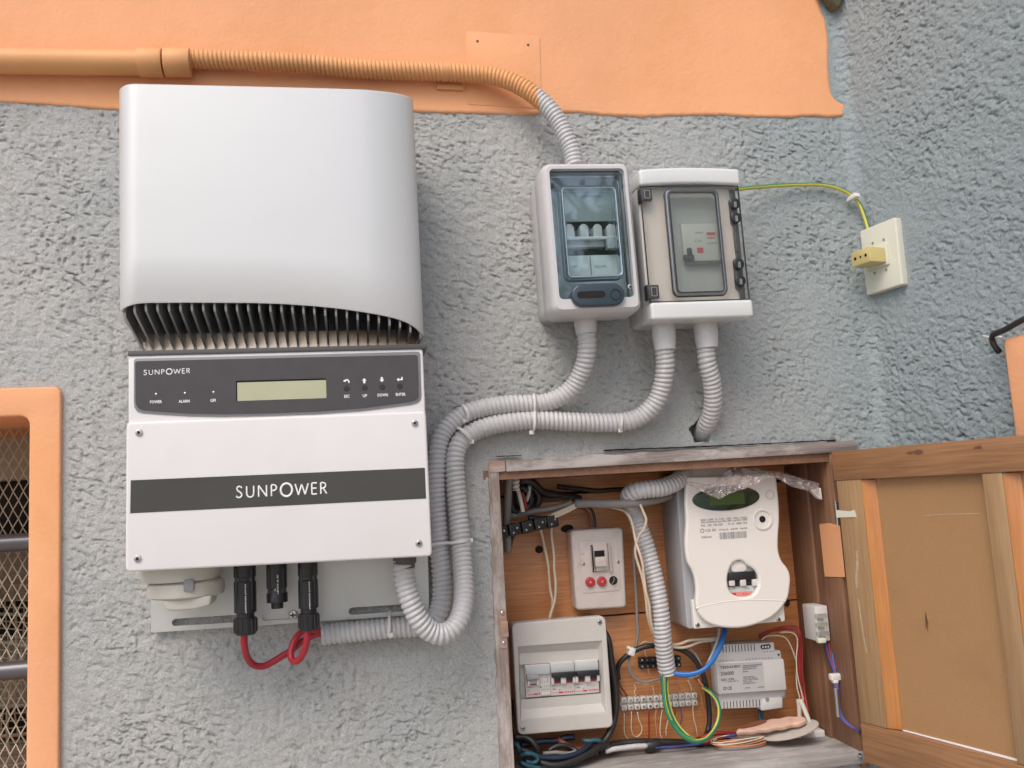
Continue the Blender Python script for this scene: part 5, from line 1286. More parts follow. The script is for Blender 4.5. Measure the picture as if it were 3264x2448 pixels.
for (u, vv) in ((1880, 1855), (1917, 1853)):
    x, y = T.q(u, vv, DSW); b = B().cyl(x, y, .0080, fpz - .001, fpz + .0045, 24, .0074); c_ = T.out(b, 'fuse_cap', 'redcap', bevel=.001)
    T.out(B().ring(ell(x, y, .0052, .0052, 20), ell(x, y, .0034, .0034, 20), fpz + .0046, fpz + .0058), 'cap_ring', 'redcap', c_); T.out(B().dome(x, y, .0024, fpz + .0046, .0014, 12, 3), 'cap_contact', 'wireorange', c_)
x, y = T.q(1954, 1850, DSW); T.out(B().cyl(x, y, .0072, fpz, fpz + .0004, 22), 'empty_fuse_hole', 'hole', flat=True)
T.out(B().ring(ell(x, y, .0078, .0078, 24), ell(x, y, .0070, .0070, 24), fpz, fpz + .0012), 'hole_rim', 'cream'); T.out(B().tube([(x - .003, y - .005, fpz + .0008), (x + .001, y, fpz + .0010), (x + .001, y + .005, fpz + .0008)], .0007, 6), 'contact_spring', 'steel')
for (u, vv) in ((1859, 1798), (1969, 1791)):
    x, y = T.q(u, vv, DSW); o = T.out(B().cyl(x, y, .0028, fpz - .0005, fpz + .0006, 14), 'screw', 'steel', bevel=.0002); T.out(B().box(x - .0022, y - .0004, x + .0022, y + .0004, fpz + .0006, fpz + .0008), 'screw_recess', 'hole', o, flat=True)
x, y = T.q(1856, 1762, DSW); T.out(B().cyl(x, y, .0031, fpz - .0005, fpz + .0010, 16), 'blank_button', 'cream', bevel=.0004)
lab('ON', 1886, 1896, 1708, 5, None, 'cream', DSW, T, DSW); lab('OFF', 1930, 1945, 1706, 5, None, 'cream', DSW, T, DSW)

# ================================================================== ELECTRICITY METER
f = wallframe((2201, 2008), (2504, 1982), .09, y=YB)
T = Thing('electricity_meter', f, 'white wavy electricity meter with dark oval display and a small built-in breaker', 'meter')
DM = .088
bk = [T.q(*p, DM) for p in ((2196, 1530), (2470, 1515), (2504, 1983), (2201, 2009))]
zl = [T.q(*p, .070) for p in ((2168, 1560), (2200, 2009))]
bx0 = (T.q(2140, 1700, .012)[0] + T.q(2149, 1999, .012)[0]) / 2; by0 = T.q(2201, 2009, DM)[1]; bx1 = T.q(2504, 1983, DM)[0]; by1 = T.q(2196, 1512, DM)[1]
T.out(B().prism(rr(bk[3][0] - .001, by0, bx1, by1, .006), .001, DM - .012), 'grey_base', 'metergrey', bevel=.002)
cb = T.out(B().prism(rr(T.q(2205, 1900, DM)[0], by0 + .001, bx1 + .0005, T.q(2300, 1905, DM)[1], .003), DM - .0118, DM - .001), 'terminal_cover', 'meterwhite', bevel=.002)
left = [(2186, 1520), (2182, 1600), (2185, 1663), (2182, 1720), (2183, 1755), (2189, 1790), (2204, 1818), (2213, 1845), (2217, 1880), (2215, 1917), (2219, 1942)]
right_ = [(2509, 1905), (2514, 1880), (2517, 1849), (2514, 1825), (2504, 1806), (2491, 1790), (2482, 1768), (2478, 1740), (2479, 1700), (2482, 1655), (2480, 1600), (2476, 1560), (2471, 1515)]
arc = [(2230, 1963), (2250, 1982), (2280, 1995), (2320, 2001), (2370, 1999), (2420, 1985), (2460, 1965), (2487, 1940), (2500, 1922)]
outl = [T.q(*p, DM + .006) for p in left + arc + right_]
outl = [(p[0], p[1]) for p in catmull([(x, y, 0) for x, y in outl], .003)[0]]
bc_ = T.q(2362, 1868, DM); 
bo = [T.q(*p, DM + .006) for p in ((2328, 1803), (2334, 1794), (2345, 1788), (2356, 1786), (2367, 1789), (2374, 1797), (2381, 1803), (2392, 1808), (2404, 1817), (2413, 1832), (2416, 1850), (2414, 1870), (2406, 1887), (2392, 1898), (2373, 1903), (2353, 1902), (2337, 1896), (2325, 1886), (2318, 1870), (2316, 1848), (2318, 1830), (2322, 1818))]
fc_ = plate2d('front_cover', T, 'meterwhite', outl, [bo], DM - .0008, DM + .010, bevel=.0035)
# crease of the lower flap
cre = [T.q(*p, DM + .010) for p in ((2218, 1940), (2250, 1930), (2300, 1920), (2350, 1914), (2400, 1912), (2450, 1913), (2504, 1915))]
T.out(B().tube([(x, y, DM + .0095) for x, y in cre], .0011, 8, .004), 'flap_crease', 'meterwhite', fc_)
# display
cx_, cy_ = T.q(2314, 1588, DM + .01)
dis = T.out(B().prism(ell(cx_, cy_, .0545, .0180, 44, rad(.5)), DM + .0095, DM + .0108), 'display_glass', 'lcddark', bevel=.0008)
T.out(B().ring(ell(cx_, cy_, .0555, .0190, 44, rad(.5)), ell(cx_, cy_, .0543, .0178, 44, rad(.5)), DM + .0095, DM + .0112), 'display_rim', 'smokedark')
T.out(B().prism(rr(cx_ - .028, cy_ - .010, cx_ + .030, cy_ + .008, .001), DM + .01085, DM + .0112), 'lcd', 'lcdgreen', dis)
x, y = T.q(2454, 1577, DM + .01); T.out(B().ring(ell(x, y, .0071, .0071, 26), ell(x, y, .0066, .0066, 26), DM + .0095, DM + .0106), 'seal_circle', 'inkgrey')
x, y = T.q(2430, 1655, DM + .01)
T.out(B().ring(ell(x, y, .0165, .0165, 34), ell(x, y, .0130, .0130, 34), DM + .009, DM + .0122), 'port_ring', 'meterwhite', bevel=.0008)
T.out(B().cyl(x, y, .0052, DM + .0095, DM + .0104, 20), 'port_hole', 'hole', flat=True)
def ml(s, x0, x1, y, h=14, m='inkgrey'):
    p = ZD(x0, y); q_ = ZD(x1, y); lab(s, p[0], q_[0], (p[1] + q_[1]) / 2, h * .404, fc_, m, DM + .0101, T, DM + .01)
ml('MOD. GISM   CL. 2 IEC   230V   50Hz   5(60)A', 455, 822, 688); ml('ENEL distribuzione S.p.A. Mod. EM21 Imp./kWh 10.000', 455, 822, 706); ml('002  320 128 223      N. 01 1880 755', 455, 822, 732, 16)
ml('CE 05', 490, 575, 770, 20); ml('ITALIA  40/70  06/04', 598, 822, 765)
x, y = T.q(*ZD(466, 772), DM + .01); T.out(B().ring(ell(x, y, .0034, .0034, 18), ell(x, y, .0022, .0022, 18), DM + .0101, DM + .0103), 'mark_circle', 'inkgrey', fc_, flat=True)
ml('ItalLine', 460, 540, 822, 18)
ba = T.r(ZD(600, 788), ZD(824, 826), DM + .01); x = ba[0]; b = B(); rs = random.Random(3)
while x < ba[2] - .001:
    w_b = rs.choice((.0004, .0006, .0010)); b.box(x, ba[1], x + w_b, ba[3], DM + .0101, DM + .0103); x += w_b + rs.choice((.0004, .0007, .0010))
T.out(b, 'barcode', 'inkgrey', fc_, flat=True)
# built-in breaker behind the opening
a = T.r((2308, 1780), (2424, 1906), DM); T.out(B().box(a[0], a[1], a[2], a[3], DM - .0006, DM + .0002), 'breaker_front', 'breakergrey', flat=True)
a = T.r((2318, 1826), (2408, 1846), DM + .003); T.out(B().box(a[0], a[1], a[2], a[3], DM + .0003, DM + .005), 'breaker_lever', 'black', bevel=.0012)
a = T.r((2318, 1846), (2414, 1864), DM + .001); T.out(B().box(a[0], a[1], a[2], a[3], DM + .0003, DM + .001), 'lever_slot', 'black', flat=True)
for u in (2332, 2368, 2406):
    a = T.r((u - 10, 1846), (u + 10, 1867), DM + .003); T.out(B().box(a[0], a[1], a[2], a[3], DM + .0003, DM + .0048), 'lever_guard', 'breaker', bevel=.0008)
a = T.r((2328, 1891), (2346, 1896), DM); T.out(B().box(a[0], a[1], a[2], a[3], DM + .0003, DM + .0006), 'red_mark', 'red', flat=True)
a = T.r((2322, 1889), (2400, 1898), DM); T.out(B().box(a[0], a[1], a[2], a[3], DM + .0002, DM + .00028), 'red_line', 'pinkred', flat=True)
for k in range(5):
    a = T.r((2368 + k * 7, 1890), (2371 + k * 7, 1897), DM); T.out(B().box(a[0], a[1], a[2], a[3], DM + .0003, DM + .0006), 'mark_dash', 'red', flat=True)
x, y = T.q(2324, 1877, DM); T.out(B().cyl(x, y, .0013, DM + .0003, DM + .0006, 10), 'symbol', 'inkgrey', flat=True)
lab('C63 230V', 2335, 2358, 1874, 5, None, 'inkgrey', DM + .0003, T, DM); lab('1 0', 2374, 2386, 1876, 6, None, 'inkgrey', DM + .0003, T, DM)
a = T.r((2330, 1790), (2384, 1822), DM + .006); T.out(B().prism(rr(a[0], a[1], a[2], a[3], .006), DM + .0003, DM + .004), 'sealing_tab', 'meterwhite', bevel=.002)
for (u, vv) in ((2223, 1992), (2481, 1975)): screw(T, u, vv, DM - .001, .0040)

# ================================================================== DIN POWER SUPPLY
f = wallframe((2292, 2214), (2507, 2200), .05, y=YB, tilt=-1.0)
T = Thing('power_supply', f, 'pale grey stepped intercom power supply with printed label, under the meter', 'power supply')
d1, d2, d3 = .028, .045, .056
qb = lambda pts, d: [T.q(*p, d) for p in pts]
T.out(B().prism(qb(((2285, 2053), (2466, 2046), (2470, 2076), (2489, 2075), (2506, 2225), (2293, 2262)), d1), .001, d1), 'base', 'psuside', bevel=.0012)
up = T.out(B().prism(qb(((2287, 2056), (2467, 2048), (2470, 2074), (2488, 2074), (2490, 2110), (2284, 2121)), d2), d1 - .004, d2), 'upper_step', 'psu', bevel=.001)
lw_ = T.out(B().prism(qb(((2291, 2208), (2501, 2196), (2500, 2221), (2428, 2226), (2421, 2255), (2297, 2260)), d2), d1 - .004, d2), 'lower_step', 'psu', bevel=.001)
T.out(B().prism(qb(((2430, 2226), (2494, 2222), (2495, 2256), (2428, 2266), (2425, 2256)), d2 + .003), d1 - .004, d2 + .003), 'terminal_block', 'psu', bevel=.001)
fm = T.out(B().prism(qb(((2284, 2112), (2496, 2100), (2499, 2105), (2508, 2199), (2292, 2214)), d3), d1, d3), 'front_module', 'psu', bevel=.0015)
lbp = qb(((2287, 2115), (2431, 2109), (2438, 2202), (2293, 2211)), d3)
lb = T.out(B().prism(lbp, d3 - .001, d3 + .0002), 'label', 'label', fm, flat=True)
def pt(s, x0, x1, y, h, m='ink', bold=0):
    p = ZC(x0, y); q_ = ZC(x1, y); lab(s, p[0], q_[0], (p[1] + q_[1]) / 2, h * .3165, lb, m, d3 + .0002, T, d3)
pt('TERRANEO', 775, 980, 562, 26); pt('336000', 780, 912, 625, 36)
for i, (s, y) in enumerate((('ALIMENTATORE PER IMPIANTI', 545), ('POWER SUPPLY FOR SYSTEMS', 562), ('ALIMENTATION POUR', 580), ('SISTEMI', 605))): pt(s, 1000, (1195, 1150, 1135, 1055)[i], y, 11)
for i, (s, y) in enumerate((('MADE IN ITALY', 658), ('OUT 28V 600mA', 674), ('INPUT 230V~ 50Hz', 690), ('T 25mA 315mA', 706), ('PROTEZIONE PTC', 724))): pt(s, 1005, (1120, 1150, 1160, 1100, 1140)[i], y, 10)
for s, x0, x1, y in (('230V~ 50Hz', 782, 915, 680), ('28V= 0,6A', 785, 920, 693), ('T. max 40 C', 820, 960, 706), ('IP30', 1025, 1078, 768), ('02/2004', 1155, 1220, 760)): pt(s, x0, x1, y, 11)
pt('CE', 848, 892, 770, 32)
x, y = T.q(*ZC(822, 772), d3); T.out(B().ring(ell(x, y, .0026, .0026, 18), ell(x, y, .0015, .0015, 18), d3 + .0002, d3 + .0004), 'mark_circle', 'ink', lb, flat=True)
for k in range(11):
    u = 798 + k * 31.5; a = T.q(*ZC(u, 342 - k * 1.8), d2); c = T.q(*ZC(u + 6, 412 - k * 1.8), d2)
    T.out(B().box(a[0], a[1], a[0] + .0012, c[1], d2 - .001, d2 + .0003), 'vent_slot', 'smokedark', up, flat=True)
for k in range(12):
    u = 808 + k * 32.5; a = T.q(*ZC(u, 906 - k * 2.2), d2); c = T.q(*ZC(u + 6, 974 - k * 2.2), d2)
    T.out(B().box(a[0], a[1], a[0] + .0012, c[1], d2 - .001, d2 + .0003), 'vent_slot', 'smokedark', lw_, flat=True)
for (x0_, y0_, nn) in ((768, 498, 5), (1030, 482, 9), (1210, 408, 4)):
    for k in range(nn):
        a = T.q(*ZC(x0_ + k * 32, y0_ - k * 1.8), d2); T.out(B().prism([(a[0], a[1]), (a[0] + .0022, a[1]), (a[0] + .0022, a[1] + .0016)], d2 - .001, d2 + .0003), 'vent_notch', 'smokedark', up, flat=True)
x, y = T.q(*ZC(1232, 352), d2); T.out(B().prism(slot((x - .0052, y), (x + .0052, y + .0004), .0034), d2, d2 + .0012), 'terminal_window', 'smokedark', up); 
for k in range(3):
    T.out(B().box(x - .006 + k * .0045, y - .0015, x - .0035 + k * .0045, y + .0015, d2 + .0012, d2 + .0018), 'terminal', 'breaker', up)
x, y = T.q(*ZC(1242, 880), d2); T.out(B().cyl(x, y, .0032, d2 + .003, d2 + .0040, 14), 'terminal_screw', 'inkgrey'); x, y = T.q(*ZC(1363, 432), d2); T.out(B().cyl(x, y, .0018, d2, d2 + .0008, 12), 'fixing_hole', 'smokedark', flat=True)

# ================================================================== TERMINAL STRIPS
f = wallframe((1981, 2245), (2224, 2228), .012, y=YB)
T = Thing('terminal_strip', f, 'white twelve-way screw terminal strip below the hanging conduit', 'terminal strip')
a = T.q(1990, 2245, .012); c = T.q(2215, 2229, .012); ca, sa = (c[0] - a[0]) / 11, (c[1] - a[1]) / 11
for k in range(12):
    x, y = a[0] + ca * k, a[1] + sa * k
    b = B()
    b.prism(rr(x - ca * .42, y + .0015, x + ca * .42, y + .0098, .002), .001, .0115).prism(rr(x - ca * .42, y - .0098, x + ca * .42, y - .0015, .002), .001, .0115).prism(rr(x - ca * .499, y - .0035, x + ca * .499, y + .0035, .0005), .001, .0065)
    blk = T.out(b, 'terminal_block', 'term', bevel=.0008)
    for s in (-1, 1):
        T.out(B().cyl(x, y + s * .0056, .0022, .0116, .0128, 12), 'clamp_screw', 'steel', blk)
    if k < 11: T.out(B().cyl(x + ca * .5, y + sa * .5, .0010, .0066, .0070, 10), 'mounting_hole', 'hole', blk, flat=True)
T = Thing('terminal_strip', Frame(P(2045, 2125, YB), (1, 0, 0), (0, 0, 1)), 'black screw terminal strip behind the end of the hanging conduit', 'terminal strip')
a = T.q(*ZB(1478, 650), .012); c = T.q(*ZB(1830, 632), .012); ca, sa = (c[0] - a[0]) / 7, (c[1] - a[1]) / 7
for k in range(8):
    x, y = a[0] + ca * k, a[1] + sa * k
    blk = T.out(B().prism(rr(x - ca * .45, y + .001, x + ca * .45, y + .0088, .0015), .001, .011).prism(rr(x - ca * .45, y - .0088, x + ca * .45, y - .001, .0015), .001, .011).box(x - ca * .499, y - .003, x + ca * .499, y + .003, .001, .006), 'terminal_block', 'black', bevel=.0008)
    for s in (-1, 1): T.out(B().cyl(x, y + s * .005, .0017, .0111, .0118, 10), 'clamp_screw', 'steel', blk)
# small black connector hanging in the upper left
fk = Frame(P(*ZA(540, 820), .085), (math.cos(rad(8)), .15, math.sin(rad(8))), (0, 0, 1))
T = Thing('connector_strip', fk, 'black connector strip hanging on wires in the upper left of the cabinet', 'connector')
for k in range(5):
    x = -.052 + k * .021 
    blk = T.out(B().prism(rr(x - .009, -.009 + .001 * (k % 2), x + .0095, .010, .003), -.008, .010), 'terminal_block', 'black', bevel=.0015)
    for s in (-1, 1): T.out(B().cyl(x + s * .0035, .003 * s, .0016, .0101, .0112, 10), 'clamp_screw', 'steel', blk)

# ================================================================== CABLES IN THE CABINET
def zp(Z, pts, y):
    out = []
    for i, p in enumerate(pts):
        yy = p[2] if len(p) > 2 else y
        out.append((*Z(p[0], p[1]), yy))
    return out
corrugated('flexible_conduit', [(2236, 1440, .10), (2206, 1478, .085), (2187, 1502, .070), (2160, 1532, .050), (2115, 1553, .040), (2060, 1560, .038), (2024, 1566, .045), (2004, 1583, .060), (2010, 1612, .075), (2026, 1640, .082), (2042, 1690, .084), (2058, 1735, .082), (2076, 1800, .078), (2092, 1868, .074), (2104, 1940, .072), (2111, 2016, .076), (2118, 2082, .084), (2127, 2144, .092)],
           .0128, 'grey conduit hanging down through the cabinet beside the meter', pitch=.0064)
IV = 'ivory wires in the cabinet'
cable('ivory_wire', zp(ZA, [(615, 840, .105), (632, 910), (650, 1000), (668, 1080), (684, 1170), (694, 1300), (705, 1400), (722, 1470), (722, 1530), (705, 1590), (690, 1650)], .118), .0021, 'wirewhite', 'left one of the two ivory wires dropping to the consumer unit', group=IV)
cable('ivory_wire', zp(ZA, [(720, 770, .095), (714, 830, .105), (712, 900), (722, 980), (735, 1080), (736, 1200), (748, 1300), (748, 1400), (738, 1490), (716, 1560), (694, 1640)], .114), .0021, 'wirewhite', 'right one of the two ivory wires dropping to the consumer unit', group=IV)
cable('grey_sheathed_cable', zp(ZA, [(1760, 545, .075), (1660, 580, .06), (1560, 602, .05), (1440, 618, .048), (1300, 624, .052), (1160, 622, .06), (1040, 618, .068), (925, 624, .075)], .06), .0068, 'wiregrey', 'grey sheathed cable crossing in front of the conduit at the cabinet top', n=12)
for k, (o_, gd) in enumerate(((0, 'upper cream core fanning out of the grey sheathed cable'), (26, 'lower cream core fanning out of the grey sheathed cable'))):
    cable('cable_core', zp(ZA, [(960, 622 + o_ * .2, .074), (905, 640 + o_ * .8, .074), (840, 672 + o_ * .9, .078), (760, 705 + o_, .082), (680, 748 + o_ * .9, .086), (655, 775 + o_ * .6, .088)], .08), .0030, 'wirewhite', gd)
cable('grey_wire', zp(ZA, [(900, 608, .08), (820, 640, .085), (700, 668, .09), (560, 690, .095), (420, 722, .10), (300, 738, .10)], .09), .0050, 'wiregrey', 'thick grey wire running left behind the cream cable cores')
DK = 'dark wires to the fuse switch'
cable('dark_wire', zp(ZA, [(930, 655, .095), (985, 665, .105), (1030, 700, .112), (1052, 750, .114), (1068, 830, .112)], .11), .0024, 'wirebrown', 'dark brown wire curving into the top of the fuse switch, left strand', group=DK)
cable('dark_wire', zp(ZA, [(960, 630, .095), (1030, 650, .105), (1072, 690, .112), (1090, 750, .114), (1100, 830, .112)], .11), .0024, 'wireblack', 'black wire curving into the top of the fuse switch, right strand', group=DK)
cable('ivory_wire', zp(ZA, [(1235, 655, .075), (1290, 665, .072), (1350, 685, .066), (1395, 730, .060), (1425, 800, .060), (1445, 900, .060), (1462, 980, .056), (1490, 1060, .052), (1515, 1150, .052), (1528, 1270, .056), (1545, 1400, .056), (1575, 1520, .060), (1585, 1640, .066), (1610, 1740, .074), (1650, 1830, .085)], .06), .0021, 'wirewhite', 'ivory wire bowing left of the hanging conduit before joining its twin', group=IV)
cable('ivory_wire', zp(ZA, [(1495, 630, .040), (1520, 690, .040), (1548, 765, .040), (1530, 840, .044), (1490, 900, .050), (1462, 970, .056), (1452, 1060, .060), (1475, 1150, .062), (1510, 1260, .060), (1535, 1380, .058), (1548, 1480, .062), (1560, 1600, .068), (1590, 1720, .078), (1640, 1830, .088)], .06), .0021, 'wirewhite', 'ivory wire crossing over the front of the hanging conduit', group=IV)
cable('grey_wire', zp(ZA, [(1460, 930, .11), (1444, 1000, .115), (1442, 1150, .118), (1450, 1300, .12), (1462, 1450, .12), (1468, 1640, .12), (1475, 1750, .12), (1462, 1850, .12), (1452, 1900, .12)], .12), .0026, 'wiregrey', 'straight grey wire on the back board left of the hanging conduit')
TH = 'thin bell wires round the terminal strips'
def thin(Z, pts, y, m, label, r=.0009, g=TH): return cable('thin_wire', zp(Z, pts, y), r, m, label, 'wire', g, n=5, step=.003)
thin(ZB, [(1412, 405), (1420, 440), (1450, 470), (1490, 440), (1560, 450), (1600, 440)], .125, 'wirewhite', 'thin white wire leaving the end of the straight grey wire')
cable('black_cable', zp(ZB, [(1620, 480, .11), (1540, 480, .11), (1450, 505, .112), (1380, 540, .114), (1310, 590, .116), (1255, 650, .12), (1235, 720, .124), (1245, 800, .126)], .115), .0042, 'wireblack', 'black cable arching left above the black terminal strip', n=10)
cable('black_cable', zp(ZC, [(285, 355, .115), (360, 375, .112), (430, 405, .108), (500, 465, .106), (560, 545, .106), (605, 640, .108), (635, 760, .110), (655, 880, .112), (665, 1000, .114), (668, 1100, .114), (650, 1200, .112), (620, 1260, .10), (540, 1300, .09)], .11), .0042, 'wireblack', 'black cable arching right and down beside the power supply', n=10)
cable('grey_wire', zp(ZC, [(470, 372, .12), (530, 430, .12), (575, 520, .12), (600, 600, .12), (635, 690, .12), (660, 800, .12), (680, 900, .122), (690, 1060, .124), (690, 1180, .12)], .12), .0016, 'psuside', 'thin grey wire following the right black cable')
cable('grey_wire', zp(ZB, [(1362, 560, .118), (1346, 640, .118), (1352, 710, .118), (1385, 775, .118), (1440, 815, .118), (1510, 832, .118), (1580, 815, .118), (1660, 795, .118), (1720, 800, .118)], .118), .0022, 'wiregrey', 'grey wire looping under the black terminal strip')
tq = Frame(P(*ZB(1372, 535), .104), (math.cos(.3), 0, -math.sin(.3)), (0, 0, 1))
T = Thing('cable_tie', tq, 'white cable tie on the black cable left of the black terminal strip', 'cable tie', 'white cable ties on the conduits')
T.out(B().prism(rr(-.0050, -.0060, .0050, .0060, .0012), -.010, .004), 'strap', 'tie', bevel=.0012); T.out(B().box(-.009, .003, -.0035, .0068, -.002, .003), 'head', 'tie', bevel=.0006)
BL = 'blue wires from the meter to the conduit'
for k, lb_ in enumerate(('bright blue wire sagging from the meter to the conduit end, outer strand', 'bright blue wire sagging from the meter to the conduit end, inner strand')):
    o_ = k * 16
    cable('blue_wire', zp(ZC, [(832 - o_ * .6, 150, .10), (826 - o_, 215, .088), (806 - o_, 290, .08), (775 - o_, 370, .074), (735 - o_, 440, .07), (690 - o_ * .8, 510, .066), (630 - o_ * .5, 570, .064), (560, 612 - o_ * .6, .066), (480, 634 - o_ * .7, .07), (390, 638 - o_ * .8, .076), (300, 622 - o_ * .5, .084), (260, 600, .09)], .08), .0031, 'wireblue', lb_, group=BL, n=10)
cable('grey_wire', zp(ZC, [(765, 160, .10), (762, 230, .10), (742, 300, .098), (712, 380, .096), (680, 460, .09), (640, 540, .085), (570, 620, .08), (500, 655, .078), (450, 665, .08)], .09), .0022, 'psuside', 'pale grey wire hanging beside the blue wires under the meter')
cable('ivory_wire', zp(ZC, [(745, 262, .105), (690, 268, .10), (610, 275, .098), (530, 280, .098), (450, 292, .098), (390, 318, .10), (320, 332, .102), (270, 330, .10)], .1), .0022, 'wirewhite', 'upper ivory wire of the pair going from the meter left to the conduit', group=IV)
cable('ivory_wire', zp(ZC, [(755, 275, .105), (680, 290, .102), (600, 298, .10), (540, 315, .10), (470, 345, .10), (400, 362, .10), (330, 360, .102), (270, 348, .10)], .1), .0022, 'wirewhite', 'lower ivory wire of the pair going from the meter left to the conduit', group=IV)
striped('earth_wire', [P(*ZC(*p[:2]), p[2]) for p in ((212, 600, .092), (208, 660, .085), (206, 760, .08), (214, 880, .076), (234, 980, .072), (266, 1070, .068), (310, 1150, .066), (370, 1225, .062), (440, 1280, .058), (520, 1308, .058), (600, 1296, .06), (660, 1258, .064), (715, 1190, .07), (752, 1110, .074), (768, 1020, .078), (758, 930, .082), (725, 865, .086), (680, 815, .090), (640, 785, .096), (605, 765, .104))], .0030, 'outer green and yellow earth wire looping below the terminal strip', 2, world=True, shift=-0.36)
striped('earth_wire', [P(*ZC(*p[:2]), p[2]) for p in ((236, 600, .094), (238, 700, .09), (240, 800, .088), (254, 900, .084), (275, 990, .08), (310, 1075, .076), (350, 1145, .072), (400, 1205, .068), (450, 1250, .064), (500, 1285, .062), (550, 1300, .066), (590, 1290, .072))], .0028, 'inner green and yellow earth wire nested in the larger loop', 4, world=True, shift=-0.32)
thin(ZC, [(520, 655), (560, 690), (590, 720), (625, 745)], .112, 'wirebrown', 'brown wire end twisted to the earth loop', .0026)
thin(ZC, [(555, 680), (575, 715), (600, 745), (615, 770)], .108, 'wireorange', 'bare copper end twisted to the earth loop', .0016)
# bottom run along the shelf
cable('black_cable', zp(ZB, [(1060, 1490, .095), (1170, 1448, .10), (1280, 1425, .105), (1420, 1412, .105), (1600, 1412, .105), (1800, 1415, .105), (2000, 1425, .105), (2180, 1420, .10), (2330, 1405, .095)], .105), .0060, 'wireblack', 'thick black cable lying along the back of the shelf', n=12)
cable('grey_wire', zp(ZB, [(1120, 1500, .09), (1200, 1478, .09), (1320, 1462, .09), (1420, 1450, .09), (1520, 1446, .09)], .09), .0040, 'conduit', 'pale grey cable ending in the black tape on the shelf')
T = Thing('tape_wrap', Frame(P(*ZB(1570, 1440), .095), (1, 0, 0), (0, 0, 1)), 'black tape wrapped round the cables on the shelf', 'tape')
T.out(B().tube([(-.011, -.001, 0), (.011, .001, 0)], .0092, 16, .004, smooth=False), 'wrap', 'black', bevel=.0012)
cable('purple_wire', zp(ZC, [(120, 1366), (260, 1364), (420, 1350), (560, 1330), (680, 1290), (800, 1262), (940, 1240)], .088), .0022, 'wirepurple', 'purple wire along the front of the thick black cable')
cable('red_wire', zp(ZC, [(520, 1290, .095), (600, 1262, .095), (700, 1232, .095), (800, 1222, .095), (900, 1228, .10), (960, 1235, .11)], .1), .0030, 'wirered', 'upper red wire rising over the shelf towards the pink plastic piece')
cable('red_wire', zp(ZC, [(600, 1320, .085), (700, 1290, .085), (800, 1262, .088), (900, 1256, .095), (960, 1250, .10)], .09), .0026, 'wirered', 'lower red wire lying on the shelf by the thick black cable')
# cable nest behind and below the consumer unit
BK = 'dark cables crammed round the consumer unit'
nest = [
 ([(1100, 330, .11), (1150, 430, .10), (1175, 600, .10), (1200, 760, .10), (1222, 900, .10), (1225, 1050, .10), (1210, 1180, .10), (1170, 1300, .095), (1110, 1400, .09), (1010, 1490, .08), (880, 1550, .075), (700, 1590, .07), (500, 1600, .07), (330, 1570, .08)], .0050, 'wireblack', 'thick black cable down the right side of the consumer unit, outermost'),
 ([(1120, 380, .12), (1150, 560, .12), (1180, 760, .12), (1196, 900, .12), (1196, 1080, .12), (1180, 1240, .115), (1130, 1360, .11), (1040, 1440, .10), (930, 1490, .095), (800, 1540, .09), (640, 1570, .09)], .0050, 'wireblack', 'thick black cable close against the right side of the consumer unit'),
 ([(240, 1370, .09), (300, 1360, .09), (380, 1380, .085), (440, 1440, .08), (470, 1520, .08), (440, 1590, .08), (360, 1630, .08), (300, 1600, .085)], .0052, 'wireblack', 'black cable curled at the lower left corner of the cabinet'),
 ([(300, 1440, .10), (400, 1420, .1), (520, 1400, .10), (620, 1400, .10), (720, 1370, .10), (820, 1360, .1)], .0048, 'wirenavy', 'dark blue cable just under the consumer unit'),
 ([(660, 1380, .10), (740, 1440, .09), (820, 1480, .085), (920, 1480, .085), (1000, 1450, .09), (1060, 1400, .10)], .0050, 'wirebrown', 'brown-black cable sagging under the middle of the consumer unit'),
 ([(480, 1600, .06), (600, 1630, .055), (720, 1620, .055), (840, 1580, .06), (960, 1520, .07), (1060, 1460, .08), (1150, 1430, .09)], .0046, 'wireblack', 'black cable nearest the front edge of the shelf'),
 ([(280, 1480, .07), (360, 1500, .065), (440, 1540, .06), (540, 1560, .06), (680, 1560, .06), (820, 1530, .065), (930, 1470, .075), (1000, 1410, .09)], .0040, 'wirenavy', 'dark blue cable winding across the cable nest'),
 ([(560, 1500, .08), (640, 1450, .08), (720, 1440, .08), (800, 1470, .08), (870, 1530, .07), (760, 1600, .06), (640, 1640, .055)], .0036, 'wireblack', 'thin black cable looped in the middle of the nest'),
 ([(250, 1420, .07), (270, 1450, .065), (290, 1480, .065), (280, 1520, .07)], .0036, 'wireteal', 'short teal wire end by the left post'),
 ([(300, 1540, .055), (360, 1520, .05), (430, 1530, .05), (470, 1570, .05), (430, 1610, .05), (350, 1600, .05)], .0032, 'wireteal', 'teal wire curl near the lower left corner'),
 ([(300, 1600, .05), (350, 1630, .045), (420, 1650, .045), (500, 1665, .045)], .0030, 'wireteal', 'teal wire lying lowest on the shelf'),
 ([(900, 1390, .09), (960, 1400, .085), (1020, 1390, .085), (1080, 1400, .085)], .0034, 'wireteal', 'short teal wire under the right corner of the consumer unit'),
 ([(520, 1520, .075), (640, 1510, .07), (760, 1520, .07), (840, 1500, .07)], .0030, 'wiregrey', 'thin grey wire across the middle of the nest'),
 ([(200, 1000, .12), (196, 1150, .12), (205, 1300, .12), (240, 1420, .11), (330, 1500, .10)], .0050, 'wireblack', 'black cable squeezed between left post and consumer unit')]
for pts, r, m_, lb_ in nest:
    cable('black_cable' if m_ == 'wireblack' else {'wirenavy': 'dark_blue_cable', 'wireteal': 'teal_wire', 'wirebrown': 'brown_cable', 'wiregrey': 'grey_wire'}[m_], zp(ZB, pts, .1), r, m_, lb_, group=BK, n=9)
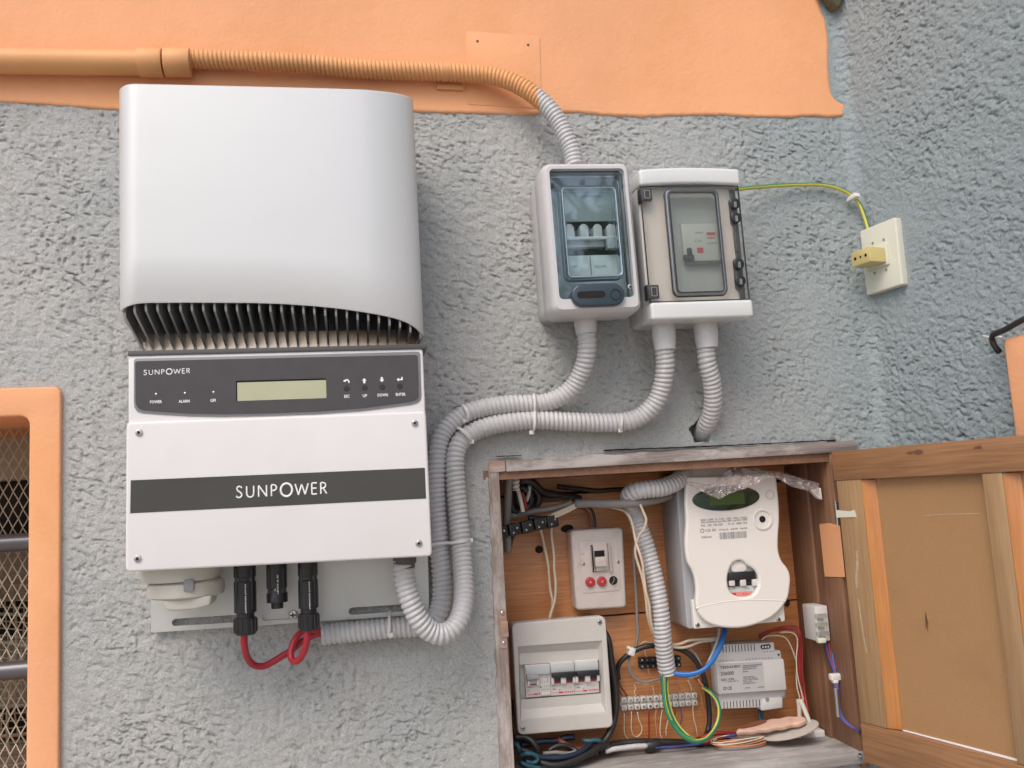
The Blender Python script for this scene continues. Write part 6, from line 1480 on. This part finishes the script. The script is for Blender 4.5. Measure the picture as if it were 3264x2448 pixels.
# thin wires at the white terminal strip
th = [
 (ZB, [(1300, 1130), (1302, 1200), (1300, 1280), (1312, 1345), (1345, 1385)], 'wirewhite', 'first thin wire hanging under the white terminal strip, curving right'),
 (ZB, [(1368, 1115), (1372, 1180), (1368, 1250), (1378, 1320), (1400, 1355), (1440, 1350), (1468, 1310), (1470, 1260), (1445, 1200), (1428, 1120)], 'wirewhite', 'thin wire making a narrow U under the white terminal strip'),
 (ZB, [(1540, 1100), (1538, 1200), (1540, 1300), (1535, 1400)], 'wirered', 'reddish thin wire dropping straight under the white terminal strip'),
 (ZB, [(1610, 1100), (1600, 1180), (1610, 1260), (1615, 1360), (1630, 1400)], 'wireorange', 'orange thin wire under the middle of the white terminal strip'),
 (ZB, [(1668, 1095), (1655, 1180), (1648, 1260), (1650, 1340), (1680, 1390)], 'wirewhite', 'thin ivory wire bending right just before the earth loop'),
 (ZC, [(250, 1090), (240, 1150), (230, 1190), (236, 1250)], 'wirewhite', 'short thin wire inside the earth loop'),
 (ZC, [(375, 960), (385, 1020), (390, 1070), (375, 1130), (350, 1170)], 'wirepurple', 'purplish thin wire inside the earth loop'),
 (ZC, [(322, 965), (318, 1040), (312, 1120)], 'wirered', 'reddish thin wire inside the earth loop'),
 (ZC, [(500, 945), (505, 1030), (515, 1100), (535, 1170), (545, 1250)], 'wirewhite', 'thin ivory wire under the right end of the white terminal strip'),
 (ZC, [(570, 800), (590, 880), (600, 960), (630, 1030), (640, 1100), (640, 1180)], 'wireorange', 'orange thin wire between the earth loop and the black cable'),
 (ZB, [(1395, 855), (1410, 890), (1398, 930), (1415, 970)], 'wirewhite', 'short twisted wire above the left of the white terminal strip'),
 (ZB, [(1410, 830), (1460, 835), (1520, 850), (1570, 810), (1640, 800)], 'wirewhite', 'thin white wire braided over the grey loop'),
 (ZB, [(1560, 820), (1530, 850), (1525, 900), (1535, 960)], 'wireorange', 'thin pale orange wire entering the white terminal strip'),
 (ZB, [(1575, 860), (1582, 900), (1592, 950)], 'wirewhite', 'thin wire right of the pale orange one'),
 (ZB, [(1635, 700), (1645, 760), (1660, 860), (1662, 950)], 'wiregrey', 'thin grey wire between the two terminal strips'),
 (ZB, [(1530, 700), (1540, 740), (1560, 780), (1600, 800)], 'wireorange', 'thin wire below the black terminal strip'),
 (ZC, [(350, 680), (365, 730), (380, 790)], 'wireorange', 'thin wire above the right part of the white terminal strip'),
 (ZC, [(450, 690), (475, 740), (495, 800)], 'wirewhite', 'thin ivory wire above the right end of the white terminal strip'),
 (ZB, [(1500, 520), (1505, 560), (1520, 590)], 'wirewhite', 'thin wire entering the black terminal strip from above'),
 (ZB, [(1235, 690), (1240, 780), (1262, 860), (1300, 920), (1330, 965)], 'wirebrown', 'brown wire bending to the left end of the white terminal strip'),
 (ZB, [(1228, 800), (1236, 880), (1262, 930), (1275, 950)], 'wirenavy', 'dark wire left of the brown wire')]
for Z, pts, m_, lb_ in th: thin(Z, pts, .128, m_, lb_, .0009 if m_ not in ('wirebrown', 'wirered') else .0014)
# upper left tangle
cable('grey_sheathed_cable', zp(ZE, [(330, 60, .05), (290, 150, .05), (262, 250, .055), (240, 380, .06), (232, 520, .065), (225, 700, .075), (220, 900, .085), (212, 1100, .09), (215, 1300, .095), (228, 1500, .10), (232, 1640, .105)], .07), .0062, 'wiregrey', 'grey cable falling down the left inner corner of the cabinet', n=10)
corrugated('spiral_sleeve', zp(ZE, [(370, 60), (375, 200), (380, 330), (385, 500)], .06), .0050, 'pale spiral sleeve at the top left of the cabinet', pitch=.0062, amp=.0012, mats=('tie',), cat='sleeve')
cable('white_wire', zp(ZE, [(420, 480), (450, 600), (490, 760), (515, 900)], .075), .0034, 'tie', 'white wire below the spiral sleeve')
cable('red_wire', zp(ZE, [(490, 520), (530, 620), (558, 740), (575, 850)], .078), .0028, 'wirered', 'red wire beside the white one in the top left corner')
cable('grey_wire', zp(ZE, [(640, 400), (630, 520), (600, 640), (570, 700)], .085), .0030, 'psuside', 'short grey wire right of the red wire')
tg_ = [([(420, 120, .06), (560, 160, .06), (700, 140, .06), (850, 130, .065), (1000, 150, .07)], .0072, 'top black cable of the tangle, along the ceiling'),
 ([(430, 200, .065), (560, 230, .065), (700, 200, .065), (860, 190, .07), (1010, 170, .07)], .0060, 'second black cable of the tangle from the ceiling'),
 ([(440, 330, .08), (560, 300, .075), (680, 330, .08), (780, 420, .09), (900, 520, .10), (1100, 560, .11), (1350, 600, .12), (1600, 650, .125)], .0056, 'long black cable leaving the tangle to the right'),
 ([(420, 420, .09), (520, 450, .085), (620, 520, .09), (660, 640, .095), (640, 760, .10), (560, 860, .10)], .0058, 'black cable curling down through the tangle'),
 ([(460, 260, .10), (620, 380, .105), (760, 500, .11), (820, 650, .11), (760, 780, .11), (640, 850, .105)], .0060, 'black cable making the widest curl of the tangle'),
 ([(700, 650, .12), (850, 620, .12), (1050, 640, .125), (1250, 620, .125), (1450, 640, .125)], .0052, 'black cable behind the grey sheathed cable'),
 ([(300, 500, .09), (290, 700, .10), (330, 860, .10), (420, 900, .10)], .0058, 'black cable at the far left of the tangle'),
 ([(380, 560, .11), (400, 700, .115), (470, 800, .115), (600, 820, .11)], .0058, 'black cable under the white wire'),
 ([(1180, 420, .12), (1400, 450, .125), (1650, 470, .125), (1900, 500, .125), (2200, 480, .125), (2500, 470, .125)], .0040, 'black cable along the top back board'),
 ([(620, 1010, .09), (900, 1030, .09), (1080, 1080, .09), (1060, 1150, .095), (960, 1180, .10)], .0040, 'black wire joining the hanging black connector strip'),
 ([(360, 1200, .11), (340, 1320, .115), (290, 1440, .12), (270, 1560, .12)], .0034, 'black wire below the left end of the connector strip')]
for pts, r, lb_ in tg_: cable('black_cable', zp(ZE, pts, .1), r, 'wireblack', lb_, group='black cables tangled in the top left of the cabinet', n=9)
# red bundle and ivory wires at the right of the power supply
RD = 'red wires right of the power supply'
for k, (o_, lb_) in enumerate(((0, 'outer red wire running down the right corner of the cabinet'), (22, 'middle red wire running down the right corner of the cabinet'), (40, 'inner red wire running down the right corner of the cabinet'))):
    cable('red_wire', zp(ZC, [(1170, 262 - o_ * .6, .12), (1250, 215 - o_ * .4, .12), (1340, 175 + o_ * .2, .12), (1440, 150 + o_ * .5, .12), (1530, 145 + o_ * .8, .115), (1580 - o_ * .3, 200 + o_ * .4, .11), (1600 - o_, 320, .11), (1602 - o_, 480, .11), (1600 - o_, 640, .11), (1625 - o_, 800, .11), (1650 - o_, 950, .10), (1672 - o_ * .6, 1080, .08)], .11), .0019, 'wirered', lb_, group=RD, n=6)
thin(ZC, [(1380, 208), (1440, 205), (1500, 212), (1545, 250), (1555, 330), (1545, 430), (1545, 560), (1562, 680), (1592, 800), (1615, 900), (1625, 1010)], .105, 'wirewhite', 'thin ivory wire close to the red wires, outer', .0013)
thin(ZC, [(1195, 290), (1225, 255), (1290, 242), (1380, 243), (1440, 268), (1480, 330), (1520, 430), (1545, 520), (1542, 640), (1550, 760), (1575, 860), (1588, 960), (1590, 1030)], .108, 'wirewhite', 'thin ivory wire close to the red wires, inner', .0013)
for k in range(2):
    cable('teal_wire', zp(ZC, [(1172 + 30 * k, 985, .118), (1170 + 26 * k, 1030, .118), (1178 + 22 * k, 1075, .115), (1190 + 10 * k, 1110, .112)], .115), .0026, 'wireteal', ('left', 'right')[k] + ' short teal wire under the power supply', group='teal wires under the power supply')
# disc with the pink plastic piece, coiled wires, phone socket
def onfloor(u, v, h=0.0): return PZ(*ZC(u, v), NZ0 + h)
e0 = P(*ZC(1190, 1262), .075); e1 = P(*ZC(1768, 1120), .045); mid_ = (e0 + e1) / 2
Xd = (e1 - e0).normalized(); fdk = Frame(mid_, Xd, Vector((0, .99, .12)))
T = Thing('grey_disc', fdk, 'flat grey plastic disc leaning on the shelf under the power supply', 'disc')
Rd = (e1 - e0).length / 2
T.out(B().prism(ell(0, 0, Rd, Rd * .58, 44), -.0012, .0012), 'disc', 'greydisc', bevel=.0007)
T.out(B().tube([(Rd * .72, .01, .001), (Rd * .70, .014, .020), (Rd * .66, .016, .034)], .0035, 8), 'post', 'ivory')
e0 = P(*ZC(930, 1262), .085); e1 = P(*ZC(1620, 1150), .055)
fpk = Frame((e0 + e1) / 2 + Vector((0, -.004, .004)), (e1 - e0).normalized(), Vector((0, .96, .28)))
T = Thing('pink_plastic_piece', fpk, 'stained pink plastic half-lid lying across the grey disc', 'plastic piece')
Lk = (e1 - e0).length / 2
body = [(-Lk, -.006), (-Lk * .5, -.011), (Lk * .4, -.012), (Lk, -.007), (Lk * 1.02, .010), (Lk * .8, .021), (Lk * .1, .024), (-Lk * .6, .018), (-Lk * .98, .004)]
T.out(B().prism([(x, y * .62 + .0012 * math.sin(x * 260)) for x, y, _ in catmull([(x, y, 0) for x, y in body], .004)[0]], .0, .008), 'shell', 'pinkplastic', bevel=.003, seg=3)
T.out(B().prism(ell(-Lk * .45, .007, .022, .005, 24, .15), .0085, .0094), 'dark_slot', 'wirebrown', flat=True)
T.out(B().tube([(Lk * .92, .012, .006), (Lk * .98, .020, .020), (Lk * .99, .024, .028)], .0032, 8), 'wire_collar', 'greydisc')
for k in range(5):
    c_ = P(*ZC(1000 - 8 * k, 1312 - 3 * k), .07); rx_, ry_ = .041 + .003 * (k % 3), .014 + .002 * (k % 2)
    cable('coiled_wire', [c_ + Vector((rx_ * math.cos(a_), ry_ * math.sin(a_) + .004, .0018 * k - .004 + .0015 * math.sin(2 * a_ + k))) for a_ in np.linspace(.4 * k, .4 * k + 5.9, 22)], .0010, 'wireorange' if k < 3 else 'wirewhite', ('lowest', 'second', 'third', 'fourth', 'topmost')[k] + ' thin wire turn of the coil left of the grey disc', 'wire', 'coiled wires on the shelf', world=True, n=5)
jc = PZ(*ZC(1655, 1330), NZ0 + .004)
fj = Frame(jc + Vector((0, 0, -.003)), (1, 0, 0), (0, 1, 0))
jw = (P(*ZC(1905, 1320), jc.y) - P(*ZC(1400, 1320), jc.y)).length / 2
T = Thing('socket_base', fj, 'white round socket base lying on the shelf beneath the grey disc', 'socket base')
sgn = 1 if fj.N.z > 0 else -1
T.out(B().prism(ell(0, 0, jw, jw * .48, 44), .0, .0065), 'round_base', 'tie', bevel=.002)
T.out(B().box(-.020, -.010, .024, .012, .0064, .010), 'raised_block', 'tie', bevel=.001)
T.out(B().box(.008, -.011, .026, .010, .0101, .024), 'clip_block', 'tie', bevel=.0015)
T.out(B().box(-.020, -.006, -.012, .010, .0101, .019), 'clip_arm', 'tie', bevel=.001)
# connector block on the right side board
fjb = Frame(PX(*(2640, 1985), NX1 - .001), (0, -1, 0), (0, 0, 1))
T = Thing('junction_block', fjb, 'white and clear junction block fixed on the right side board, wires below', 'junction block')
pb0 = P(2592, 1934, .045); pb1 = P(2688, 2038, .045)
def wbox(x0, y0, z0, x1, y1, z1):
    a = T.f.to((x0, y0, z0)); c = T.f.to((x1, y1, z1)); return B().box(a.x, a.y, c.x, c.y, min(a.z, c.z), max(a.z, c.z))
bx0_, bx1_, bz0_, bz1_ = pb0.x, min(pb1.x, NX1 - .002), pb1.z, pb0.z
T.out(wbox(bx0_ + .002, .045, bz0_, bx1_, .085, bz1_), 'block', 'psu', bevel=.0015)
for k in range(3):
    z_ = bz0_ + .006 + k * .0135
    T.out(wbox(bx0_ + .004, .0445, z_, bx1_ - .010, .0415, z_ + .0022), 'wire_entry', 'inkgrey', flat=True); T.out(wbox(bx0_, .040, z_ + .003, bx1_ - .004, .0449, z_ + .0095), 'clear_clip', 'smokewin', bevel=.0008)
T.out(wbox(bx0_ - .001, .036, bz0_ - .001, bx1_ - .012, .0449, bz0_ + .006), 'lower_clip', 'ivory', bevel=.001)
PW = 'wires under the junction block'
for k, (m_, nm, lb_) in enumerate((('wirepurple', 'purple_wire', 'purple wire hanging from the junction block'), ('wirered', 'red_wire', 'dark red wire hanging from the junction block'), ('wireblue', 'blue_wire', 'blue wire hanging from the junction block'), ('wirepurple', 'purple_wire', 'second purple wire, right of the blue wire under the junction block'))):
    o_ = (k - 1.5) * 22
    cable(nm, zp(ZC, [(1880 + o_ * 1.3, 270, .055), (1890 + o_ * 1.1, 380, .05), (1908 + o_ * .7, 500, .045), (1930 + o_ * .25, 600, .04), (1940 + o_ * .2, 660, .035), (1945 + o_ * .4, 740, .03), (1955 + o_ * .4, 860, .025), (1965 + o_ * .5, 980, .02), (1995 + o_ * .5, 1060, .012), (2050 + o_ * .4, 1120, .004), (2120 + o_ * .2, 1170, -.004), (2190, 1210 + o_ * .3, -.008)], .03), .0017, m_, lb_, group=PW, n=6)
ft_ = Frame(P(*ZC(1940, 655), .034), (1, 0, 0), (0, 0, 1))
T = Thing('cable_tie', ft_, 'white cable tie round the purple and blue wires by the right side board', 'cable tie', 'white cable ties on the conduits')
T.out(B().prism(rr(-.0095, -.005, .0095, .005, .002), -.006, .005), 'strap', 'tie', bevel=.002)
T.out(B().box(-.007, -.0085, .001, -.004, -.003, .0055), 'head', 'tie', bevel=.0008)
for k in range(6):
    m_, nm = (('wireblue', 'blue_wire'), ('wireteal', 'teal_wire'), ('wirepurple', 'purple_wire'), ('wirenavy', 'dark_blue_wire'), ('wireblue', 'blue_wire'), ('wiregrey', 'grey_wire'))[k]
    rs = random.Random(k + 40); pts = []
    for (u, vv) in ((1780, 1245), (1850, 1290), (1920, 1330), (1990, 1365), (2060, 1395), (2130, 1425), (2190, 1450)):
        q = PZ(*ZC(u + rs.uniform(-20, 20), vv + rs.uniform(-22, 22)), NZ0 + .003 + .0015 * k)
        if q.x > NX1 - .004: q = PX(*ZC(u + rs.uniform(-12, 12), vv + rs.uniform(-16, 16)), NX1 - .0035 - .0008 * k); q.z = max(q.z, NZ0 + .002)
        pts.append(q)
    cable(nm, pts, .0017, m_, ('front', 'second', 'third', 'fourth', 'fifth', 'rearmost')[k] + ' ' + nm.replace('_', ' ') + ' lying in the right corner of the shelf', group='wires lying in the right corner of the shelf', world=True, n=6)
# crumpled clear film over the meter top
top = [(340, 385), (420, 395), (500, 400), (560, 395), (600, 355), (660, 290), (720, 250), (780, 240), (830, 255), (900, 275), (960, 300), (1010, 300), (1080, 305), (1160, 330), (1240, 350), (1310, 372), (1385, 395)]
botm = [(345, 405), (420, 440), (500, 480), (560, 512), (600, 520), (660, 490), (720, 465), (780, 445), (830, 432), (900, 400), (960, 360), (1010, 348), (1080, 372), (1160, 415), (1240, 445), (1310, 460), (1392, 500)]
nu, nv = 130, 22; V = []; 
tx = np.linspace(0, 1, len(top)); tt = np.linspace(0, 1, nu)
tu, tv = np.interp(tt, tx, [p[0] for p in top]), np.interp(tt, tx, [p[1] for p in top]); bu, bv = np.interp(tt, tx, [p[0] for p in botm]), np.interp(tt, tx, [p[1] for p in botm])
for i in range(nu):
    for j in range(nv):
        a_ = j / (nv - 1); u = tu[i] * (1 - a_) + bu[i] * a_; vv = tv[i] * (1 - a_) + bv[i] * a_
        ar = lambda k1, k2, sd: float(pnoise(np.array([tt[i] * k1]), np.array([a_ * k2]), sd)[0])
        y = .026 - .020 * a_ - .018 * abs(ar(22, 3.1, 31)) - .007 * abs(ar(50, 6.3, 32)) - .001 * ar(90, 11, 33)
        V.append(P(*ZD(u + 8 * ar(14, 2, 34), vv + 12 * ar(13, 2, 35)), y))
o0 = V[0].copy()
me = bpy.data.meshes.new('plastic_film'); me.from_pydata([tuple(p - o0) for p in V], [], [(i * nv + j, i * nv + j + 1, (i + 1) * nv + j + 1, (i + 1) * nv + j) for i in range(nu - 1) for j in range(nv - 1)]); me.shade_smooth()
o = link('plastic_film', me, G['film']); o.location = o0; tag(o, 'crumpled clear plastic film draped over the top of the meter', 'plastic film')
T = Thing('round_lid', Frame(P(*ZD(520, 335), .055), (1, 0, 0), (0, 0, 1)), 'beige round lid behind the plastic film above the meter', 'lid')
T.out(B().prism(ell(0, 0, .040, .030, 36), -.012, .0), 'lid', 'pinkplastic' if False else 'panel', bevel=.004)
T = Thing('white_plug_end', Frame(P(*ZD(1365, 485), .02), (1, 0, 0), (0, 0, 1)), 'small white plastic end sticking out at the right end of the film', 'plastic end')
T.out(B().prism([(-.008, .006), (.008, .010), (.009, -.009), (.002, -.006)], -.008, .002), 'tip', 'tie', bevel=.001)
# crumbs of plaster on the shelf
b = B(); rs = random.Random(9)
for i in range(90):
    x = rs.uniform(NX0 + .02, NX1 - .03); y = rs.uniform(0, .12); r = rs.uniform(.0004, .0014)
    fcs = [(x + r * math.cos(a_), y + r * .8 * math.sin(a_), NZ0 + .0003) for a_ in (0, 1.5, 3, 4.6)] + [(x, y, NZ0 + r)]
    b.mesh(fcs, [(0, 1, 4), (1, 2, 4), (2, 3, 4), (3, 0, 4), (3, 2, 1, 0)])
o = b.out('plaster_crumbs', G['tie'], flat=True); tag(o, 'loose plaster crumbs scattered on the shelf', 'crumbs', kind='stuff')
# something fixed at the top of the wall corner
T = Thing('wall_bracket', Frame(P(2640, 8, -.004), (1, 0, 0), (0, 0, 1)), 'small dark green-brown fixture in the wall corner at the top edge', 'bracket')
G['moss'] = mat('dark_olive_metal', (0.10, 0.095, 0.05), 0.7, var=0.3, vscale=60)
T.out(B().prism([(-.014, .012), (-.010, -.002), (.002, -.020), (.008, -.018), (.016, .0), (.030, .012), (.030, .05), (-.014, .05)], .0, .022), 'body', 'moss', bevel=.004, seg=3)
T.out(B().box(-.024, .006, -.008, .05, .001, .014), 'pale_tab', 'ivory', bevel=.003)

# ================================================================== TREES IN FRONT OF THE WALL (behind the photographer, mirrored in the clear lids)
G['leaf'] = mat('leaf_green', (0.075, 0.13, 0.030), 0.5, var=0.5, vscale=2.0)
G['bark'] = mat('bark', (0.12, 0.09, 0.06), 0.9, var=0.3, vscale=10)
def tree(x, y, h, w, label, seed):
    rs = np.random.RandomState(seed)
    T = Thing('garden_tree', Frame((x, y, 0), (1, 0, 0), (0, 1, 0)), label, 'tree', 'garden trees opposite the wall')
    b = B().tube([(0, 0, 0), (.06, .03, h * .3), (-.04, .05, h * .6), (.02, 0, h * .85)], lambda s, th: .11 - .09 * s / h + 0 * th, 10, .3)
    for k in range(7):
        a = rs.rand() * 6.28; z = h * (.35 + .5 * rs.rand()); b.tube([(0, 0, z), (math.cos(a) * w * .4, math.sin(a) * w * .4, z + h * .12), (math.cos(a) * w * .75, math.sin(a) * w * .75, z + h * .18)], .025, 6, .3)
    T.out(b, 'trunk', 'bark')
    n = 5200; cl = rs.normal(0, .45, (34, 3)) * np.array([w, w, h * .42]); cl[:, 2] += h * .68
    c = cl[rs.randint(0, 34, n)] + rs.normal(0, .17, (n, 3)) * w
    d1_ = rs.normal(0, 1, (n, 3)); d1_ /= np.linalg.norm(d1_, axis=1)[:, None]; d2_ = np.cross(d1_, rs.normal(0, 1, (n, 3))); d2_ /= np.linalg.norm(d2_, axis=1)[:, None]
    s_ = (.05 + .05 * rs.rand(n))[:, None]
    V = np.stack([c - d1_ * s_, c + d2_ * s_ * .5, c + d1_ * s_, c - d2_ * s_ * .5], 1).reshape(-1, 3)
    me = fast_mesh('crown', V, np.arange(n * 4).reshape(-1, 4)); o = link('crown', me, G['leaf'], T.root)
tree(2.9, -7.5, 5.2, 1.5, 'leafy garden tree opposite the wall, right of the photographer', 1)
tree(5.2, -8.5, 6.0, 1.8, 'taller leafy garden tree opposite the wall, far right', 2)
tree(-3.4, -8.0, 4.6, 1.6, 'leafy garden tree opposite the wall, left of the photographer', 3)
